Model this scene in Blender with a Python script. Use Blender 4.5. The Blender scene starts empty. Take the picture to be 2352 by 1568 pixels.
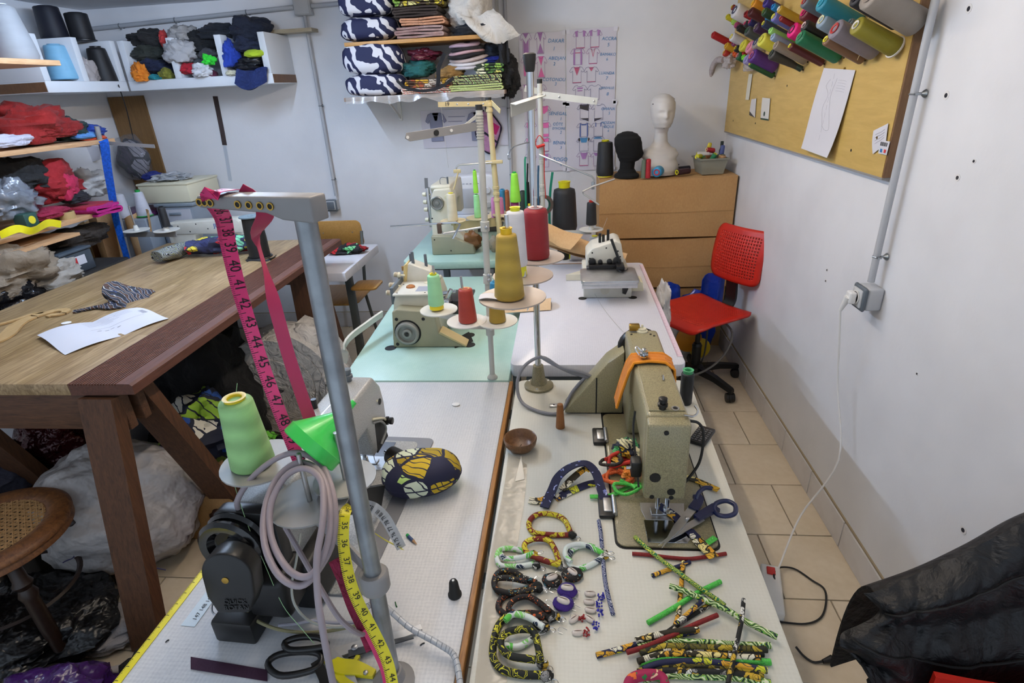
import bpy, bmesh, math, random
from mathutils import Vector as V, Matrix, noise
SC = bpy.context.scene
COL = SC.collection
R = math.radians
PI = math.pi
# ------------------------------------------------------------------ camera
FPX, CXP, CYP = 1285.0, 1176.0, 784.0
CAM = V((0.0, 0.0, 1.62))
_p, _y, _r = R(24.5), R(-6.1), R(3.0)
_F = V((math.sin(_y)*math.cos(_p), math.cos(_y)*math.cos(_p), -math.sin(_p)))
_R0 = V((math.cos(_y), -math.sin(_y), 0))
_D0 = _F.cross(_R0)
_RT = _R0*math.cos(_r) + _D0*math.sin(_r)
_DN = -_R0*math.sin(_r) + _D0*math.cos(_r)
cam = bpy.data.cameras.new('camera')
cam.lens = FPX/2352.0*36.0
cam.sensor_width = 36.0
cam.clip_start = 0.02
camo = bpy.data.objects.new('camera', cam)
COL.objects.link(camo)
_m = Matrix((_RT, -_DN, -_F)).transposed().to_4x4()
_m.translation = CAM
camo.matrix_world = _m
SC.camera = camo
# ------------------------------------------------------------------ world, lamps, exposure
W = bpy.data.worlds.new('world')
SC.world = W
W.use_nodes = True
W.node_tree.nodes['Background'].inputs[0].default_value = (0.72, 0.84, 1.0, 1)
W.node_tree.nodes['Background'].inputs[1].default_value = 1.0
SC.view_settings.view_transform = 'Standard'
SC.view_settings.look = 'None'
SC.view_settings.exposure = 0.0
SC.view_settings.gamma = 1.0
SC.view_settings.use_curve_mapping = False
SC.cycles.max_bounces = 6
SC.cycles.diffuse_bounces = 3
SC.cycles.use_adaptive_sampling = True
SC.cycles.adaptive_threshold = 0.05
SC.cycles.glossy_bounces = 2
SC.cycles.transmission_bounces = 4
SC.cycles.transparent_max_bounces = 8
SC.cycles.caustics_reflective = False
SC.cycles.caustics_refractive = False
# the room's light comes from two fluorescent battens on the low ceiling (tubes below), an added third, and world fill where the rear wall is left out
LAMP_A = ((-0.24, 1.15, 2.1), '#ffeedb', 62.0)
LAMP_FILL = ((-0.24, 2.5, 2.1), '#ffeedb', 50.0)  # extra batten added to brighten the back wall and near tables
LAMP_B = ((-1.55, 2.33, 2.1), '#c6deff', 190.0)
# ------------------------------------------------------------------ pixel -> place on a real plane
def ray(u, v):
 return _RT*((u-CXP)/FPX) + _DN*((v-CYP)/FPX) + _F
def oz(u, v, z):
 d = ray(u, v); return CAM + d*((z-CAM.z)/d.z)
def oy(u, v, y):
 d = ray(u, v); return CAM + d*(y/d.y)
def ox(u, v, x):
 d = ray(u, v); return CAM + d*(x/d.x)
# ------------------------------------------------------------------ mesh builder
def cat(P, n=6, closed=False):
 P = [V(p) for p in P]
 if len(P) < 3: return P
 out = []
 m = len(P)
 rng = range(m if closed else m-1)
 for i in rng:
  if closed: a, b, c, d = P[(i-1) % m], P[i], P[(i+1) % m], P[(i+2) % m]
  else:
   b, c = P[i], P[i+1]
   a = P[i-1] if i else b*2-c
   d = P[i+2] if i+2 < m else c*2-b
  for k in range(n):
   t = k/n
   out.append(0.5*((2*b)+(c-a)*t+(2*a-5*b+4*c-d)*t*t+(3*b-a-3*c+d)*t*t*t))
 if not closed: out.append(P[-1])
 return out
def frame(d, up=V((0, 0, 1))):
 d = V(d).normalized()
 s = d.cross(up)
 if s.length < 1e-4: s = d.cross(V((0, 1, 0)))
 s.normalize()
 return d, s, s.cross(d)
def look(p, d, up=V((0, 0, 1))):
 """matrix whose local z runs along d, at p"""
 d, s, u = frame(d, up)
 m = Matrix((s, u, d)).transposed()
 if m.determinant() < 0: m = Matrix((-s, u, d)).transposed()
 m = m.to_4x4(); m.translation = V(p); return m
def rz(p, a): return Matrix.Translation(V(p)) @ Matrix.Rotation(a, 4, 'Z')
class MB:
 def __init__(s): s.v = []; s.f = []
 def add(s, vs, fs, M=None):
  o = len(s.v)
  s.v += [(M @ V(p)) if M is not None else V(p) for p in vs]
  s.f += [tuple(i+o for i in f) for f in fs]
  return s
 def box(s, x0, y0, z0, x1, y1, z1, M=None):
  vs = [(x0,y0,z0),(x1,y0,z0),(x1,y1,z0),(x0,y1,z0),(x0,y0,z1),(x1,y0,z1),(x1,y1,z1),(x0,y1,z1)]
  return s.add(vs, [(3,2,1,0),(4,5,6,7),(0,1,5,4),(1,2,6,5),(2,3,7,6),(3,0,4,7)], M)
 def rbox(s, x0, y0, z0, x1, y1, z1, r=0.005, seg=2, M=None):
  b = bmesh.new()
  t = MB().box(x0,y0,z0,x1,y1,z1)
  vs = [b.verts.new(p) for p in t.v]
  for f in t.f: b.faces.new([vs[i] for i in f])
  bmesh.ops.bevel(b, geom=list(b.edges), offset=r, segments=seg, profile=0.5, affect='EDGES')
  b.verts.index_update()
  s.add([v.co.copy() for v in b.verts], [[v.index for v in f.verts] for f in b.faces], M); b.free()
  return s
 def cyl(s, p0, p1, r0, r1=None, n=14, caps=True):
  r1 = r0 if r1 is None else r1
  d, a, u = frame(V(p1)-V(p0))
  vs = []
  for p, r in ((p0, r0), (p1, r1)):
   for i in range(n):
    t = 2*PI*i/n; vs.append(V(p)+a*(r*math.cos(t))+u*(r*math.sin(t)))
  fs = [(i, (i+1) % n, n+(i+1) % n, n+i) for i in range(n)]
  if caps: fs += [tuple(reversed(range(n))), tuple(range(n, 2*n))]
  return s.add(vs, fs)
 def lathe(s, prof, n=20, M=None, caps=True):
  vs = []
  for r, z in prof:
   for i in range(n):
    t = 2*PI*i/n; vs.append((r*math.cos(t), r*math.sin(t), z))
  fs = []
  for k in range(len(prof)-1):
   for i in range(n): fs.append((k*n+i, k*n+(i+1) % n, (k+1)*n+(i+1) % n, (k+1)*n+i))
  if caps:
   fs.append(tuple(reversed(range(n)))); fs.append(tuple(range((len(prof)-1)*n, len(prof)*n)))
  return s.add(vs, fs, M)
 def tube(s, P, r, n=8, closed=False, k=6, caps=True):
  P = cat(P, k, closed) if k else [V(p) for p in P]
  m = len(P); vs = []; u = None
  rr = r if callable(r) else (lambda t: r)
  for i, p in enumerate(P):
   if closed: d = P[(i+1) % m]-P[i-1]
   else: d = P[min(i+1, m-1)]-P[max(i-1, 0)]
   if d.length < 1e-9: d = V((0, 0, 1))
   d.normalize()
   if u is None: _, a, u = frame(d)
   u = u-d*u.dot(d)
   if u.length < 1e-6: _, a, u = frame(d)
   u.normalize(); a = d.cross(u)
   q = rr(i/max(1, m-1))
   for j in range(n):
    t = 2*PI*j/n; vs.append(p+a*(q*math.cos(t))+u*(q*math.sin(t)))
  fs = []
  for i in range(m if closed else m-1):
   for j in range(n):
    fs.append((i*n+j, i*n+(j+1) % n, ((i+1) % m)*n+(j+1) % n, ((i+1) % m)*n+j))
  if not closed and caps: fs += [tuple(reversed(range(n))), tuple(range((m-1)*n, m*n))]
  return s.add(vs, fs)
 def ribbon(s, P, w, t=0.0006, up=None, k=6):
  """flat band along P; up = list (or one vector) of side directions"""
  n0 = len(P)
  if up is None: up = V((0, 0, 1))
  U = up if isinstance(up, (list, tuple)) and not isinstance(up[0], (int, float)) else [V(up)]*n0
  Q = cat(P, k) if k else [V(p) for p in P]; UU = cat([V(a) for a in U], k) if k else [V(a) for a in U]
  if len(UU) != len(Q): UU = [UU[min(len(UU)-1, i*len(UU)//len(Q))] for i in range(len(Q))]
  vs = []; m = len(Q)
  for i, p in enumerate(Q):
   d = (Q[min(i+1, m-1)]-Q[max(i-1, 0)]).normalized()
   sd = UU[i]-d*UU[i].dot(d)
   sd = sd.normalized() if sd.length > 1e-6 else frame(d)[1]
   nn = d.cross(sd)
   ww = w(i/(m-1)) if callable(w) else w
   for a, b in ((-1, -1), (1, -1), (1, 1), (-1, 1)): vs.append(p+sd*(a*ww/2)+nn*(b*t/2))
  fs = []
  for i in range(m-1):
   for j in range(4): fs.append((i*4+j, i*4+(j+1) % 4, (i+1)*4+(j+1) % 4, (i+1)*4+j))
  fs += [(3, 2, 1, 0), tuple((m-1)*4+j for j in range(4))]
  return s.add(vs, fs)
 def prism(s, poly, z0, z1, M=None):
  n = len(poly)
  vs = [(p[0], p[1], z0) for p in poly]+[(p[0], p[1], z1) for p in poly]
  fs = [(i, (i+1) % n, n+(i+1) % n, n+i) for i in range(n)]+[tuple(reversed(range(n))), tuple(range(n, 2*n))]
  return s.add(vs, fs, M)
 def rprism(s, poly, z0, z1, r=0.004, seg=2, M=None):
  b = bmesh.new(); t = MB().prism(poly, z0, z1)
  vs = [b.verts.new(p) for p in t.v]
  for f in t.f: b.faces.new([vs[i] for i in f])
  bmesh.ops.recalc_face_normals(b, faces=b.faces)
  bmesh.ops.bevel(b, geom=list(b.edges), offset=r, segments=seg, profile=0.5, affect='EDGES', clamp_overlap=True)
  b.verts.index_update()
  s.add([v.co.copy() for v in b.verts], [[v.index for v in f.verts] for f in b.faces], M); b.free()
  return s
 def grid(s, fn, nu, nv, wu=False, wv=False, M=None):
  vs = [fn(i/(nu if wu else nu-1), j/(nv if wv else nv-1)) for i in range(nu) for j in range(nv)]
  fs = []
  for i in range(nu if wu else nu-1):
   for j in range(nv if wv else nv-1):
    fs.append((i*nv+j, ((i+1) % nu)*nv+j, ((i+1) % nu)*nv+(j+1) % nv, i*nv+(j+1) % nv))
  return s.add(vs, fs, M)
 def sheet(s, fn, nu, nv, t=0.001, M=None):
  """a cloth or paper sheet of thickness t: two offset skins and a rim"""
  A = [[V(fn(i/(nu-1), j/(nv-1))) for j in range(nv)] for i in range(nu)]
  def nrm(i, j):
   a = A[min(i+1, nu-1)][j]-A[max(i-1, 0)][j]; b = A[i][min(j+1, nv-1)]-A[i][max(j-1, 0)]
   c = a.cross(b); return c.normalized() if c.length > 1e-12 else V((0, 0, 1))
  vs = []
  for sg in (0.5, -0.5):
   for i in range(nu):
    for j in range(nv): vs.append(A[i][j]+nrm(i, j)*(sg*t))
  n = nu*nv; fs = []
  for i in range(nu-1):
   for j in range(nv-1):
    q = (i*nv+j, (i+1)*nv+j, (i+1)*nv+j+1, i*nv+j+1)
    fs.append(q); fs.append(tuple(reversed([x+n for x in q])))
  ring = [i*nv for i in range(nu)]+[(nu-1)*nv+j for j in range(1, nv)]+[i*nv+nv-1 for i in range(nu-2, -1, -1)]+[j for j in range(nv-2, 0, -1)]
  for a, b in zip(ring, ring[1:]+ring[:1]): fs.append((b, a, a+n, b+n))
  return s.add(vs, fs, M)
 def mesh(s, name, mat, ang=40):
  me = bpy.data.meshes.new(name)
  me.from_pydata([tuple(p) for p in s.v], [], s.f)
  b = bmesh.new(); b.from_mesh(me)
  bmesh.ops.recalc_face_normals(b, faces=b.faces); b.to_mesh(me); b.free()
  if ang:
   me.shade_smooth(); me.set_sharp_from_angle(angle=R(ang))
  if mat is not None: me.materials.append(mat)
  return me
 def build(s, name, mat, parent=None, ang=40, M=None):
  me = s.mesh(name, mat, ang)
  o = bpy.data.objects.new(name, me); COL.objects.link(o)
  if parent is not None: o.parent = parent
  if M is not None: o.matrix_local = M
  return o
def tag(o, label, cat_, group=None, kind=None):
 o['label'] = label; o['category'] = cat_
 if group: o['group'] = group
 if kind: o['kind'] = kind
 return o
def thing(name, label, cat_, loc=(0, 0, 0), rot=0.0, group=None, M=None):
 o = bpy.data.objects.new(name, None); COL.objects.link(o); o.empty_display_size = 0.05
 if M is not None: o.matrix_world = M
 else:
  o.location = loc; o.rotation_euler = (0, 0, rot)
 return tag(o, label, cat_, group)
def struct(o): o['kind'] = 'structure'; return o
def dup(o, parent=None, M=None, label=None, group=None):
 c = o.copy(); COL.objects.link(c)
 if parent is not None: c.parent = parent
 if M is not None: c.matrix_local = M
 if label: c['label'] = label
 if group: c['group'] = group
 for ch in list(o.children):
  d = ch.copy(); COL.objects.link(d); d.parent = c
  for g in list(ch.children):
   e = g.copy(); COL.objects.link(e); e.parent = d
 return c
# ------------------------------------------------------------------ materials
_MAT = {}
def srgb(h):
 if isinstance(h, str):
  h = h.lstrip('#'); c = [int(h[i:i+2], 16)/255 for i in (0, 2, 4)]
 else: c = [x/255 for x in h]
 return tuple((x/12.92 if x <= 0.04045 else ((x+0.055)/1.055)**2.4) for x in c)+(1,)
class NT:
 def __init__(s, name):
  s.m = bpy.data.materials.new(name); s.m.use_nodes = True
  s.t = s.m.node_tree; s.b = s.t.nodes['Principled BSDF']; s.n = s.t.nodes
 def new(s, t, **kw):
  n = s.n.new(t)
  for k, v in kw.items():
   if k in ('op', 'blend'): k = 'operation' if k == 'op' else 'blend_type'
   setattr(n, k, v)
  return n
 def set(s, n, key, val):
  if isinstance(val, tuple) and len(val) == 2 and hasattr(val[0], 'outputs'):
   s.t.links.new(val[0].outputs[val[1]], n.inputs[key])
  elif hasattr(val, 'outputs'): s.t.links.new(val.outputs[0], n.inputs[key])
  else: n.inputs[key].default_value = val
 def co(s, space='Object', scale=(1, 1, 1), rot=(0, 0, 0)):
  c = s.new('ShaderNodeTexCoord'); m = s.new('ShaderNodeMapping')
  s.t.links.new(c.outputs[space], m.inputs[0])
  m.inputs['Scale'].default_value = scale; m.inputs['Rotation'].default_value = rot
  return m
 def noise(s, scale=10, detail=3, co=None, rough=0.5, dist=0.0):
  n = s.new('ShaderNodeTexNoise'); s.set(n, 'Scale', scale); s.set(n, 'Detail', detail); s.set(n, 'Roughness', rough); s.set(n, 'Distortion', dist)
  s.set(n, 'Vector', co or s.co()); return n
 def wave(s, scale=10, dist=0, co=None, axis='X', dscale=1.0, prof='SIN'):
  n = s.new('ShaderNodeTexWave'); n.bands_direction = axis; n.wave_profile = prof
  s.set(n, 'Scale', scale); s.set(n, 'Distortion', dist); s.set(n, 'Detail Scale', dscale); s.set(n, 'Vector', co or s.co()); return n
 def vor(s, scale=10, feat='F1', co=None, rnd=1.0, out=None):
  n = s.new('ShaderNodeTexVoronoi'); n.feature = feat; s.set(n, 'Scale', scale); s.set(n, 'Randomness', rnd); s.set(n, 'Vector', co or s.co()); return n
 def ramp(s, fac, stops, interp='LINEAR'):
  n = s.new('ShaderNodeValToRGB'); n.color_ramp.interpolation = interp
  e = n.color_ramp.elements
  while len(e) < len(stops): e.new(0.5)
  for x, (p, c) in zip(e, stops):
   x.position = p; x.color = srgb(c) if not (isinstance(c, tuple) and len(c) == 4) else c
  s.set(n, 'Fac', fac); return n
 def mix(s, fac, a, b, blend='MIX'):
  n = s.new('ShaderNodeMix', data_type='RGBA', blend_type=blend)
  s.set(n, 0, fac)
  s.set(n, 6, srgb(a) if isinstance(a, str) else a); s.set(n, 7, srgb(b) if isinstance(b, str) else b)
  return (n, 2)
 def math(s, op, a, b=0.0):
  n = s.new('ShaderNodeMath', op=op); s.set(n, 0, a); s.set(n, 1, b); return n
 def bump(s, h, strength=0.3, dist=0.002):
  n = s.new('ShaderNodeBump'); s.set(n, 'Strength', strength); s.set(n, 'Distance', dist); s.set(n, 'Height', h)
  s.set(s.b, 'Normal', n); return n
def mat(name, col, rough=0.5, metal=0.0, bump=None, vary=None, coat=0.0, spec=None, sheen=0.0, trans=0.0, alpha=1.0, emit=None):
 """plain surface; bump=(scale,strength,dist), vary=(scale,amount)"""
 if name in _MAT: return _MAT[name]
 T = NT(name); c = srgb(col)
 T.b.inputs['Base Color'].default_value = c
 T.b.inputs['Roughness'].default_value = rough; T.b.inputs['Metallic'].default_value = metal
 if coat: T.b.inputs['Coat Weight'].default_value = coat; T.b.inputs['Coat Roughness'].default_value = 0.12
 if spec is not None: T.b.inputs['Specular IOR Level'].default_value = spec
 if sheen: T.b.inputs['Sheen Weight'].default_value = sheen
 if trans: T.b.inputs['Transmission Weight'].default_value = trans
 if alpha < 1: T.b.inputs['Alpha'].default_value = alpha
 if emit: T.b.inputs['Emission Color'].default_value = c; T.b.inputs['Emission Strength'].default_value = emit
 if vary:
  n = T.noise(vary[0], 4)
  k = vary[1]
  d = tuple(x*(1-k) for x in c[:3])+(1,); l = tuple(min(1, x*(1+k)) for x in c[:3])+(1,)
  T.set(T.b, 'Base Color', T.ramp(n, [(0.25, d), (0.75, l)]))
 if bump:
  T.bump(T.noise(bump[0], 3), bump[1], bump[2] if len(bump) > 2 else 0.002)
 _MAT[name] = T.m
 return T.m
def memo(fn):
 def w(*a, **k):
  key = fn.__name__+repr(a)+repr(k)
  if key not in _MAT: _MAT[key] = fn(*a, **k)
  return _MAT[key]
 return w
@memo
def cloth(col, col2=None, scale=60, rough=0.85, wr=0.35):
 """plain woven cloth with a soft crease relief"""
 T = NT('cloth_'+str(col).strip('#'))
 n = T.noise(9, 4)
 T.set(T.b, 'Base Color', T.mix(n, tuple(x*0.72 for x in srgb(col)[:3])+(1,), srgb(col2 or col)))
 T.b.inputs['Roughness'].default_value = rough; T.b.inputs['Sheen Weight'].default_value = 0.04
 T.bump(T.noise(16, 5, dist=1.5), wr*1.6, 0.02)
 return T.m
@memo
def thread(col, pitch=900, rough=0.55, shine=0.25, band=0.0):
 """wound thread: fine turns across the cone's axis, with a slow band in tone"""
 T = NT('thread_'+str(col).strip('#'))
 c = srgb(col)
 co = T.co()
 w = T.wave(pitch/6.28, 1.5, co, 'Z')
 k = T.noise(30, 2, T.co(scale=(0.3, 0.3, 1.0)))
 a = tuple(x*0.78 for x in c[:3])+(1,); b = tuple(min(1, x*1.1) for x in c[:3])+(1,)
 base = T.mix(k, a, b)
 if band:
  z = T.wave(9, 3.0, co, 'Z', 1.5)
  base = T.mix(T.math('MULTIPLY', z, band), base, tuple(x*0.55 for x in c[:3])+(1,))
 T.set(T.b, 'Base Color', base)
 T.b.inputs['Roughness'].default_value = rough; T.b.inputs['Sheen Weight'].default_value = shine*0.2
 T.bump(w, 0.35, 0.0006)
 return T.m
@memo
def wood(c1, c2, sc=1.0, axis=(1, 12, 12), rough=0.5, bump=0.15, dark=None):
 T = NT('wood_'+c1.strip('#'))
 co = T.co(scale=tuple(a*sc for a in axis))
 n = T.noise(6, 6, co, 0.6, 0.8); m = T.noise(24, 3, co)
 f = T.math('ADD', T.math('MULTIPLY', n, 0.75), T.math('MULTIPLY', m, 0.25))
 T.set(T.b, 'Base Color', T.ramp(f, [(0.3, c1), (0.68, c2)]))
 T.b.inputs['Roughness'].default_value = rough
 T.bump(f, bump, 0.002)
 return T.m
@memo
def print_cloth(cols, scale=14, kind='leaf', seed=0.0, rough=0.75):
 """wax-print cotton: bold shapes with dark outlines"""
 T = NT('print_'+kind)
 co = T.co(); co.inputs['Location'].default_value = (seed, seed*1.7, seed*0.6)
 nz = T.noise(scale*0.6, 2, co)
 wv = T.new('ShaderNodeVectorMath', operation='MULTIPLY_ADD')
 T.set(wv, 0, (nz, 1)); wv.inputs[1].default_value = (0.06, 0.06, 0.06); T.set(wv, 2, co)
 if kind == 'leaf':
  v = T.vor(scale, 'F1', wv); e = T.vor(scale, 'DISTANCE_TO_EDGE', wv)
  sep = T.new('ShaderNodeSeparateColor'); T.set(sep, 0, (v, 1))
  st = [(i/len(cols), c) for i, c in enumerate(cols)]
  base = T.ramp((sep, 0), st, 'CONSTANT')
  ribs = T.wave(scale*1.4, 4, wv, 'DIAGONAL')
  base = T.mix(T.ramp(ribs, [(0.88, '#000000'), (0.93, '#ffffff')], 'CONSTANT'), (base, 0), cols[0])
  base = T.mix(T.ramp((e, 0), [(0.0, '#ffffff'), (0.06, '#000000')], 'CONSTANT'), base, cols[0])
 elif kind == 'scroll':
  w1 = T.wave(scale*0.35, 9, wv, 'DIAGONAL', 1.6)
  base = T.ramp(w1, [(0.0, cols[0]), (0.62, cols[1]), (0.9, cols[1] if len(cols) < 3 else cols[2])], 'CONSTANT')
 elif kind == 'stripe':
  w1 = T.wave(scale, 1.2, wv, 'DIAGONAL', 2.0)
  base = T.ramp(w1, [(i/len(cols), c) for i, c in enumerate(cols)], 'CONSTANT')
 else:  # specks
  v = T.vor(scale, 'F1', wv)
  sep = T.new('ShaderNodeSeparateColor'); T.set(sep, 0, (v, 1))
  b2 = T.ramp((sep, 0), [(i/len(cols), c) for i, c in enumerate(cols)], 'CONSTANT')
  base = T.mix(T.ramp((v, 0), [(0.0, '#ffffff'), (0.33, '#000000')], 'CONSTANT'), cols[0], (b2, 0))
 T.set(T.b, 'Base Color', base)
 T.b.inputs['Roughness'].default_value = rough
 T.bump(T.noise(40, 3), 0.2, 0.003)
 return T.m
@memo
def paint(col, rough=0.4, hammer=0.0, coat=0.0):
 T = NT('paint_'+col.strip('#'))
 c = srgb(col)
 if hammer:
  v = T.noise(420, 2)
  T.set(T.b, 'Base Color', T.ramp(v, [(0.35, tuple(x*0.74 for x in c[:3])+(1,)), (0.65, tuple(min(1, x*1.18) for x in c[:3])+(1,))]))
  T.bump(v, hammer, 0.0006)
 else:
  T.set(T.b, 'Base Color', T.ramp(T.noise(14, 4), [(0.3, tuple(x*0.9 for x in c[:3])+(1,)), (0.6, c)]))
 T.b.inputs['Roughness'].default_value = rough
 if coat: T.b.inputs['Coat Weight'].default_value = coat
 return T.m
BLACKP = mat('black_plastic', '#141414', 0.38, bump=(300, 0.1, 0.0005))
RUBBER = mat('black_rubber', '#1c1c1b', 0.6)
STEEL = mat('steel', '#c6c7c8', 0.36, 1.0, vary=(30, 0.12))
CHROME = mat('chrome', '#c9ccd0', 0.12, 1.0)
GALV = None
WHITEP = mat('white_plastic', '#e6e4de', 0.4, vary=(20, 0.03))
IVORY = mat('ivory_plastic', '#ded8bd', 0.4)
YELP = mat('yellow_plastic', '#ecd21a', 0.35)
GREENP = mat('green_plastic', '#1f9a4a', 0.35)
REDP = mat('red_plastic', '#c4161c', 0.35)
PAPER = mat('white_paper', '#d3d2d8', 0.8, bump=(18, 0.15, 0.004))
INK = mat('black_ink', '#16161a', 0.7)
BRASS = mat('brass', '#b08d45', 0.3, 1.0)
def txt(s, size, M, material, parent, name='lettering', align='CENTER', depth=0.0002, shear=0.0):
 c = bpy.data.curves.new(name, 'FONT'); c.body = s; c.size = size; c.align_x = align; c.align_y = 'CENTER'; c.extrude = depth; c.shear = shear
 c.resolution_u = 3
 t = bpy.data.objects.new('_t', c); COL.objects.link(t)
 dg = bpy.context.evaluated_depsgraph_get(); dg.update()
 me = bpy.data.meshes.new_from_object(t.evaluated_get(dg)); me.name = name
 bpy.data.objects.remove(t); bpy.data.curves.remove(c)
 me.materials.clear(); me.materials.append(material)
 o = bpy.data.objects.new(name, me); COL.objects.link(o)
 if parent is not None: o.parent = parent
 o.matrix_local = M
 return o
# ------------------------------------------------------------------ the room
XL, XR, YB, ZC, YF = -3.04, 1.013, 3.84, 2.185, -0.9
def plaster(name, c1, c2):
 T = NT(name)
 T.set(T.b, 'Base Color', T.ramp(T.noise(3, 3), [(0.32, c1), (0.6, c2)]))
 T.b.inputs['Roughness'].default_value = 0.55
 if c1 < '#d': return T.m
 T.bump(T.noise(60, 2), 0.12, 0.004)
 return T.m
WALLM = plaster('white_plaster', '#e0e0e2', '#e9e9eb')
CEILM = plaster('ceiling_paint', '#c9ccd2', '#d8dade')
struct(MB().box(XL-0.1, YB, -0.02, XR+0.1, YB+0.1, ZC+0.1).build('wall_back', WALLM, ang=0))
WR = struct(MB().box(XR, YF, -0.02, XR+0.1, YB, ZC+0.1).build('wall_right', WALLM, ang=0))
struct(MB().box(XL-0.1, YF, -0.02, XL, YB, ZC+0.1).build('wall_left', WALLM, ang=0))
struct(MB().box(XL-0.1, YF, ZC, XR+0.1, YB+0.1, ZC+0.1).build('ceiling', CEILM, ang=0))
GROUT = mat('grout', '#8d8371', 0.9, bump=(120, 0.3, 0.002))
FL = struct(MB().box(XL, YF, -0.1, XR, YB, -0.004).build('floor', GROUT, ang=0))
T = NT('floor_tile')
oi = T.new('ShaderNodeObjectInfo')
n = T.noise(5, 5, T.co('Object')); n2 = T.noise(40, 3)
cc = T.ramp(T.math('ADD', T.math('MULTIPLY', n, 0.7), T.math('MULTIPLY', n2, 0.3)), [(0.3, '#d6c6aa'), (0.65, '#e6d9c2')])
T.set(T.b, 'Base Color', T.mix(T.math('MULTIPLY', (oi, 5), 0.35), (cc, 0), '#cdb998'))
T.b.inputs['Roughness'].default_value = 0.42
T.bump(n2, 0.08, 0.002)
TILE = T.m
_tm = {}
def tile(x0, x1, y0, y1):
 key = (round(x1-x0, 3), round(y1-y0, 3))
 if key not in _tm:
  w, h = key
  _tm[key] = MB().rbox(0, 0, -0.01, w, h, 0.0, 0.0015, 1).mesh('floor_tile', TILE)
 o = bpy.data.objects.new('floor_tile', _tm[key]); COL.objects.link(o); o.parent = FL; o.location = (x0, y0, 0.0)
TS, G = 0.2985, 0.004
row = 0
y = 1.43-TS*3
while y < YB-0.02:
 off = 0.877 if round((y-1.43)/TS) % 2 else 0.729
 off = 0.729 if round((y-1.43)/TS) % 2 == 0 else 0.877
 x = off
 while x > -2.3: x -= TS
 while x < XR-0.02:
  tile(max(x, -2.3)+G/2, min(x+TS, XR)-G/2, y+G/2, min(y+TS, YB)-G/2)
  x += TS
 y += TS
# tiled skirting
T = NT('skirting_tile')
T.set(T.b, 'Base Color', T.ramp(T.noise(7, 4), [(0.3, '#c4bfbd'), (0.6, '#d6d3d2')])); T.b.inputs['Roughness'].default_value = 0.35
SKT = T.m
HB = 0.118
MORT = mat('skirting_mortar', '#a3957a', 0.9, bump=(80, 0.4, 0.003))
BR = struct(MB().box(XR-0.006, 0.2, 0.0, XR, YB, HB+0.005).build('baseboard_right', MORT, ang=0))
BB = struct(MB().box(XL, YB-0.006, 0.0, XR-0.006, YB, HB+0.004).build('baseboard_back', MORT, ang=0))
sm = MB().rbox(-0.006, 0, 0.001, 0.0, 0.294, HB, 0.0015, 1).mesh('skirting_tile', SKT)
y = 2.268-0.298*7
while y < YB-0.1:
 o = bpy.data.objects.new('skirting_tile', sm); COL.objects.link(o); o.parent = BR; o.location = (XR-0.006, y, 0); y += 0.298
sm2 = MB().rbox(0, -0.006, 0.001, 0.294, 0.0, HB, 0.0015, 1).mesh('skirting_tile', SKT)
x = -1.62-0.298*4
while x < XR-0.3:
 o = bpy.data.objects.new('skirting_tile', sm2); COL.objects.link(o); o.parent = BB; o.location = (x, YB-0.006, 0); x += 0.298
# plugged drill holes in the right-hand wall
DARK = mat('hole_dark', '#22222a', 0.9)
for (u, v, r) in [(2226, 20, .006), (2174, 219, .006), (2200, 408, .005), (2238, 370, .0035), (2213, 1217, .006), (1900, 620, .0035), (1897, 645, .0035), (2107, 858, .003)]:
 p = ox(u, v, XR)
 MB().cyl((XR+0.001, p.y, p.z), (XR-0.0012, p.y, p.z), r*1.9, n=12).build('filler_patch', mat('filler', '#e4e2e0', 0.8), WR)
 MB().cyl((XR+0.001, p.y, p.z), (XR-0.002, p.y, p.z), r, n=10).build('drill_hole', DARK, WR)
# ------------------------------------------------------------------ ceiling lamps (out of view above the frame)
def batten(spec, label):
 loc, col, power = spec
 t = thing('ceiling_lamp', label, 'lamp', loc)
 MB().rbox(-0.04, -0.65, 0.025, 0.04, 0.65, 0.085, 0.006).build('housing', WHITEP, t)
 MB().cyl((0, -0.61, -0.002), (0, 0.61, -0.002), 0.013, n=12).build('tube', mat('lamp_tube'+col, col, 0.4, emit=power), t)
 for s in (-1, 1): MB().rbox(-0.018, s*0.62-0.012, -0.02, 0.018, s*0.62+0.012, 0.026, 0.003).build('lamp_holder', WHITEP, t)
batten(LAMP_A, 'first white fluorescent batten lamp on the ceiling above the near sewing tables')
batten(LAMP_FILL, 'added fill batten lamp on the unseen ceiling, brightening the back wall and tables')
batten(LAMP_B, 'white fluorescent batten lamp on the ceiling above the cutting table')
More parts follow.
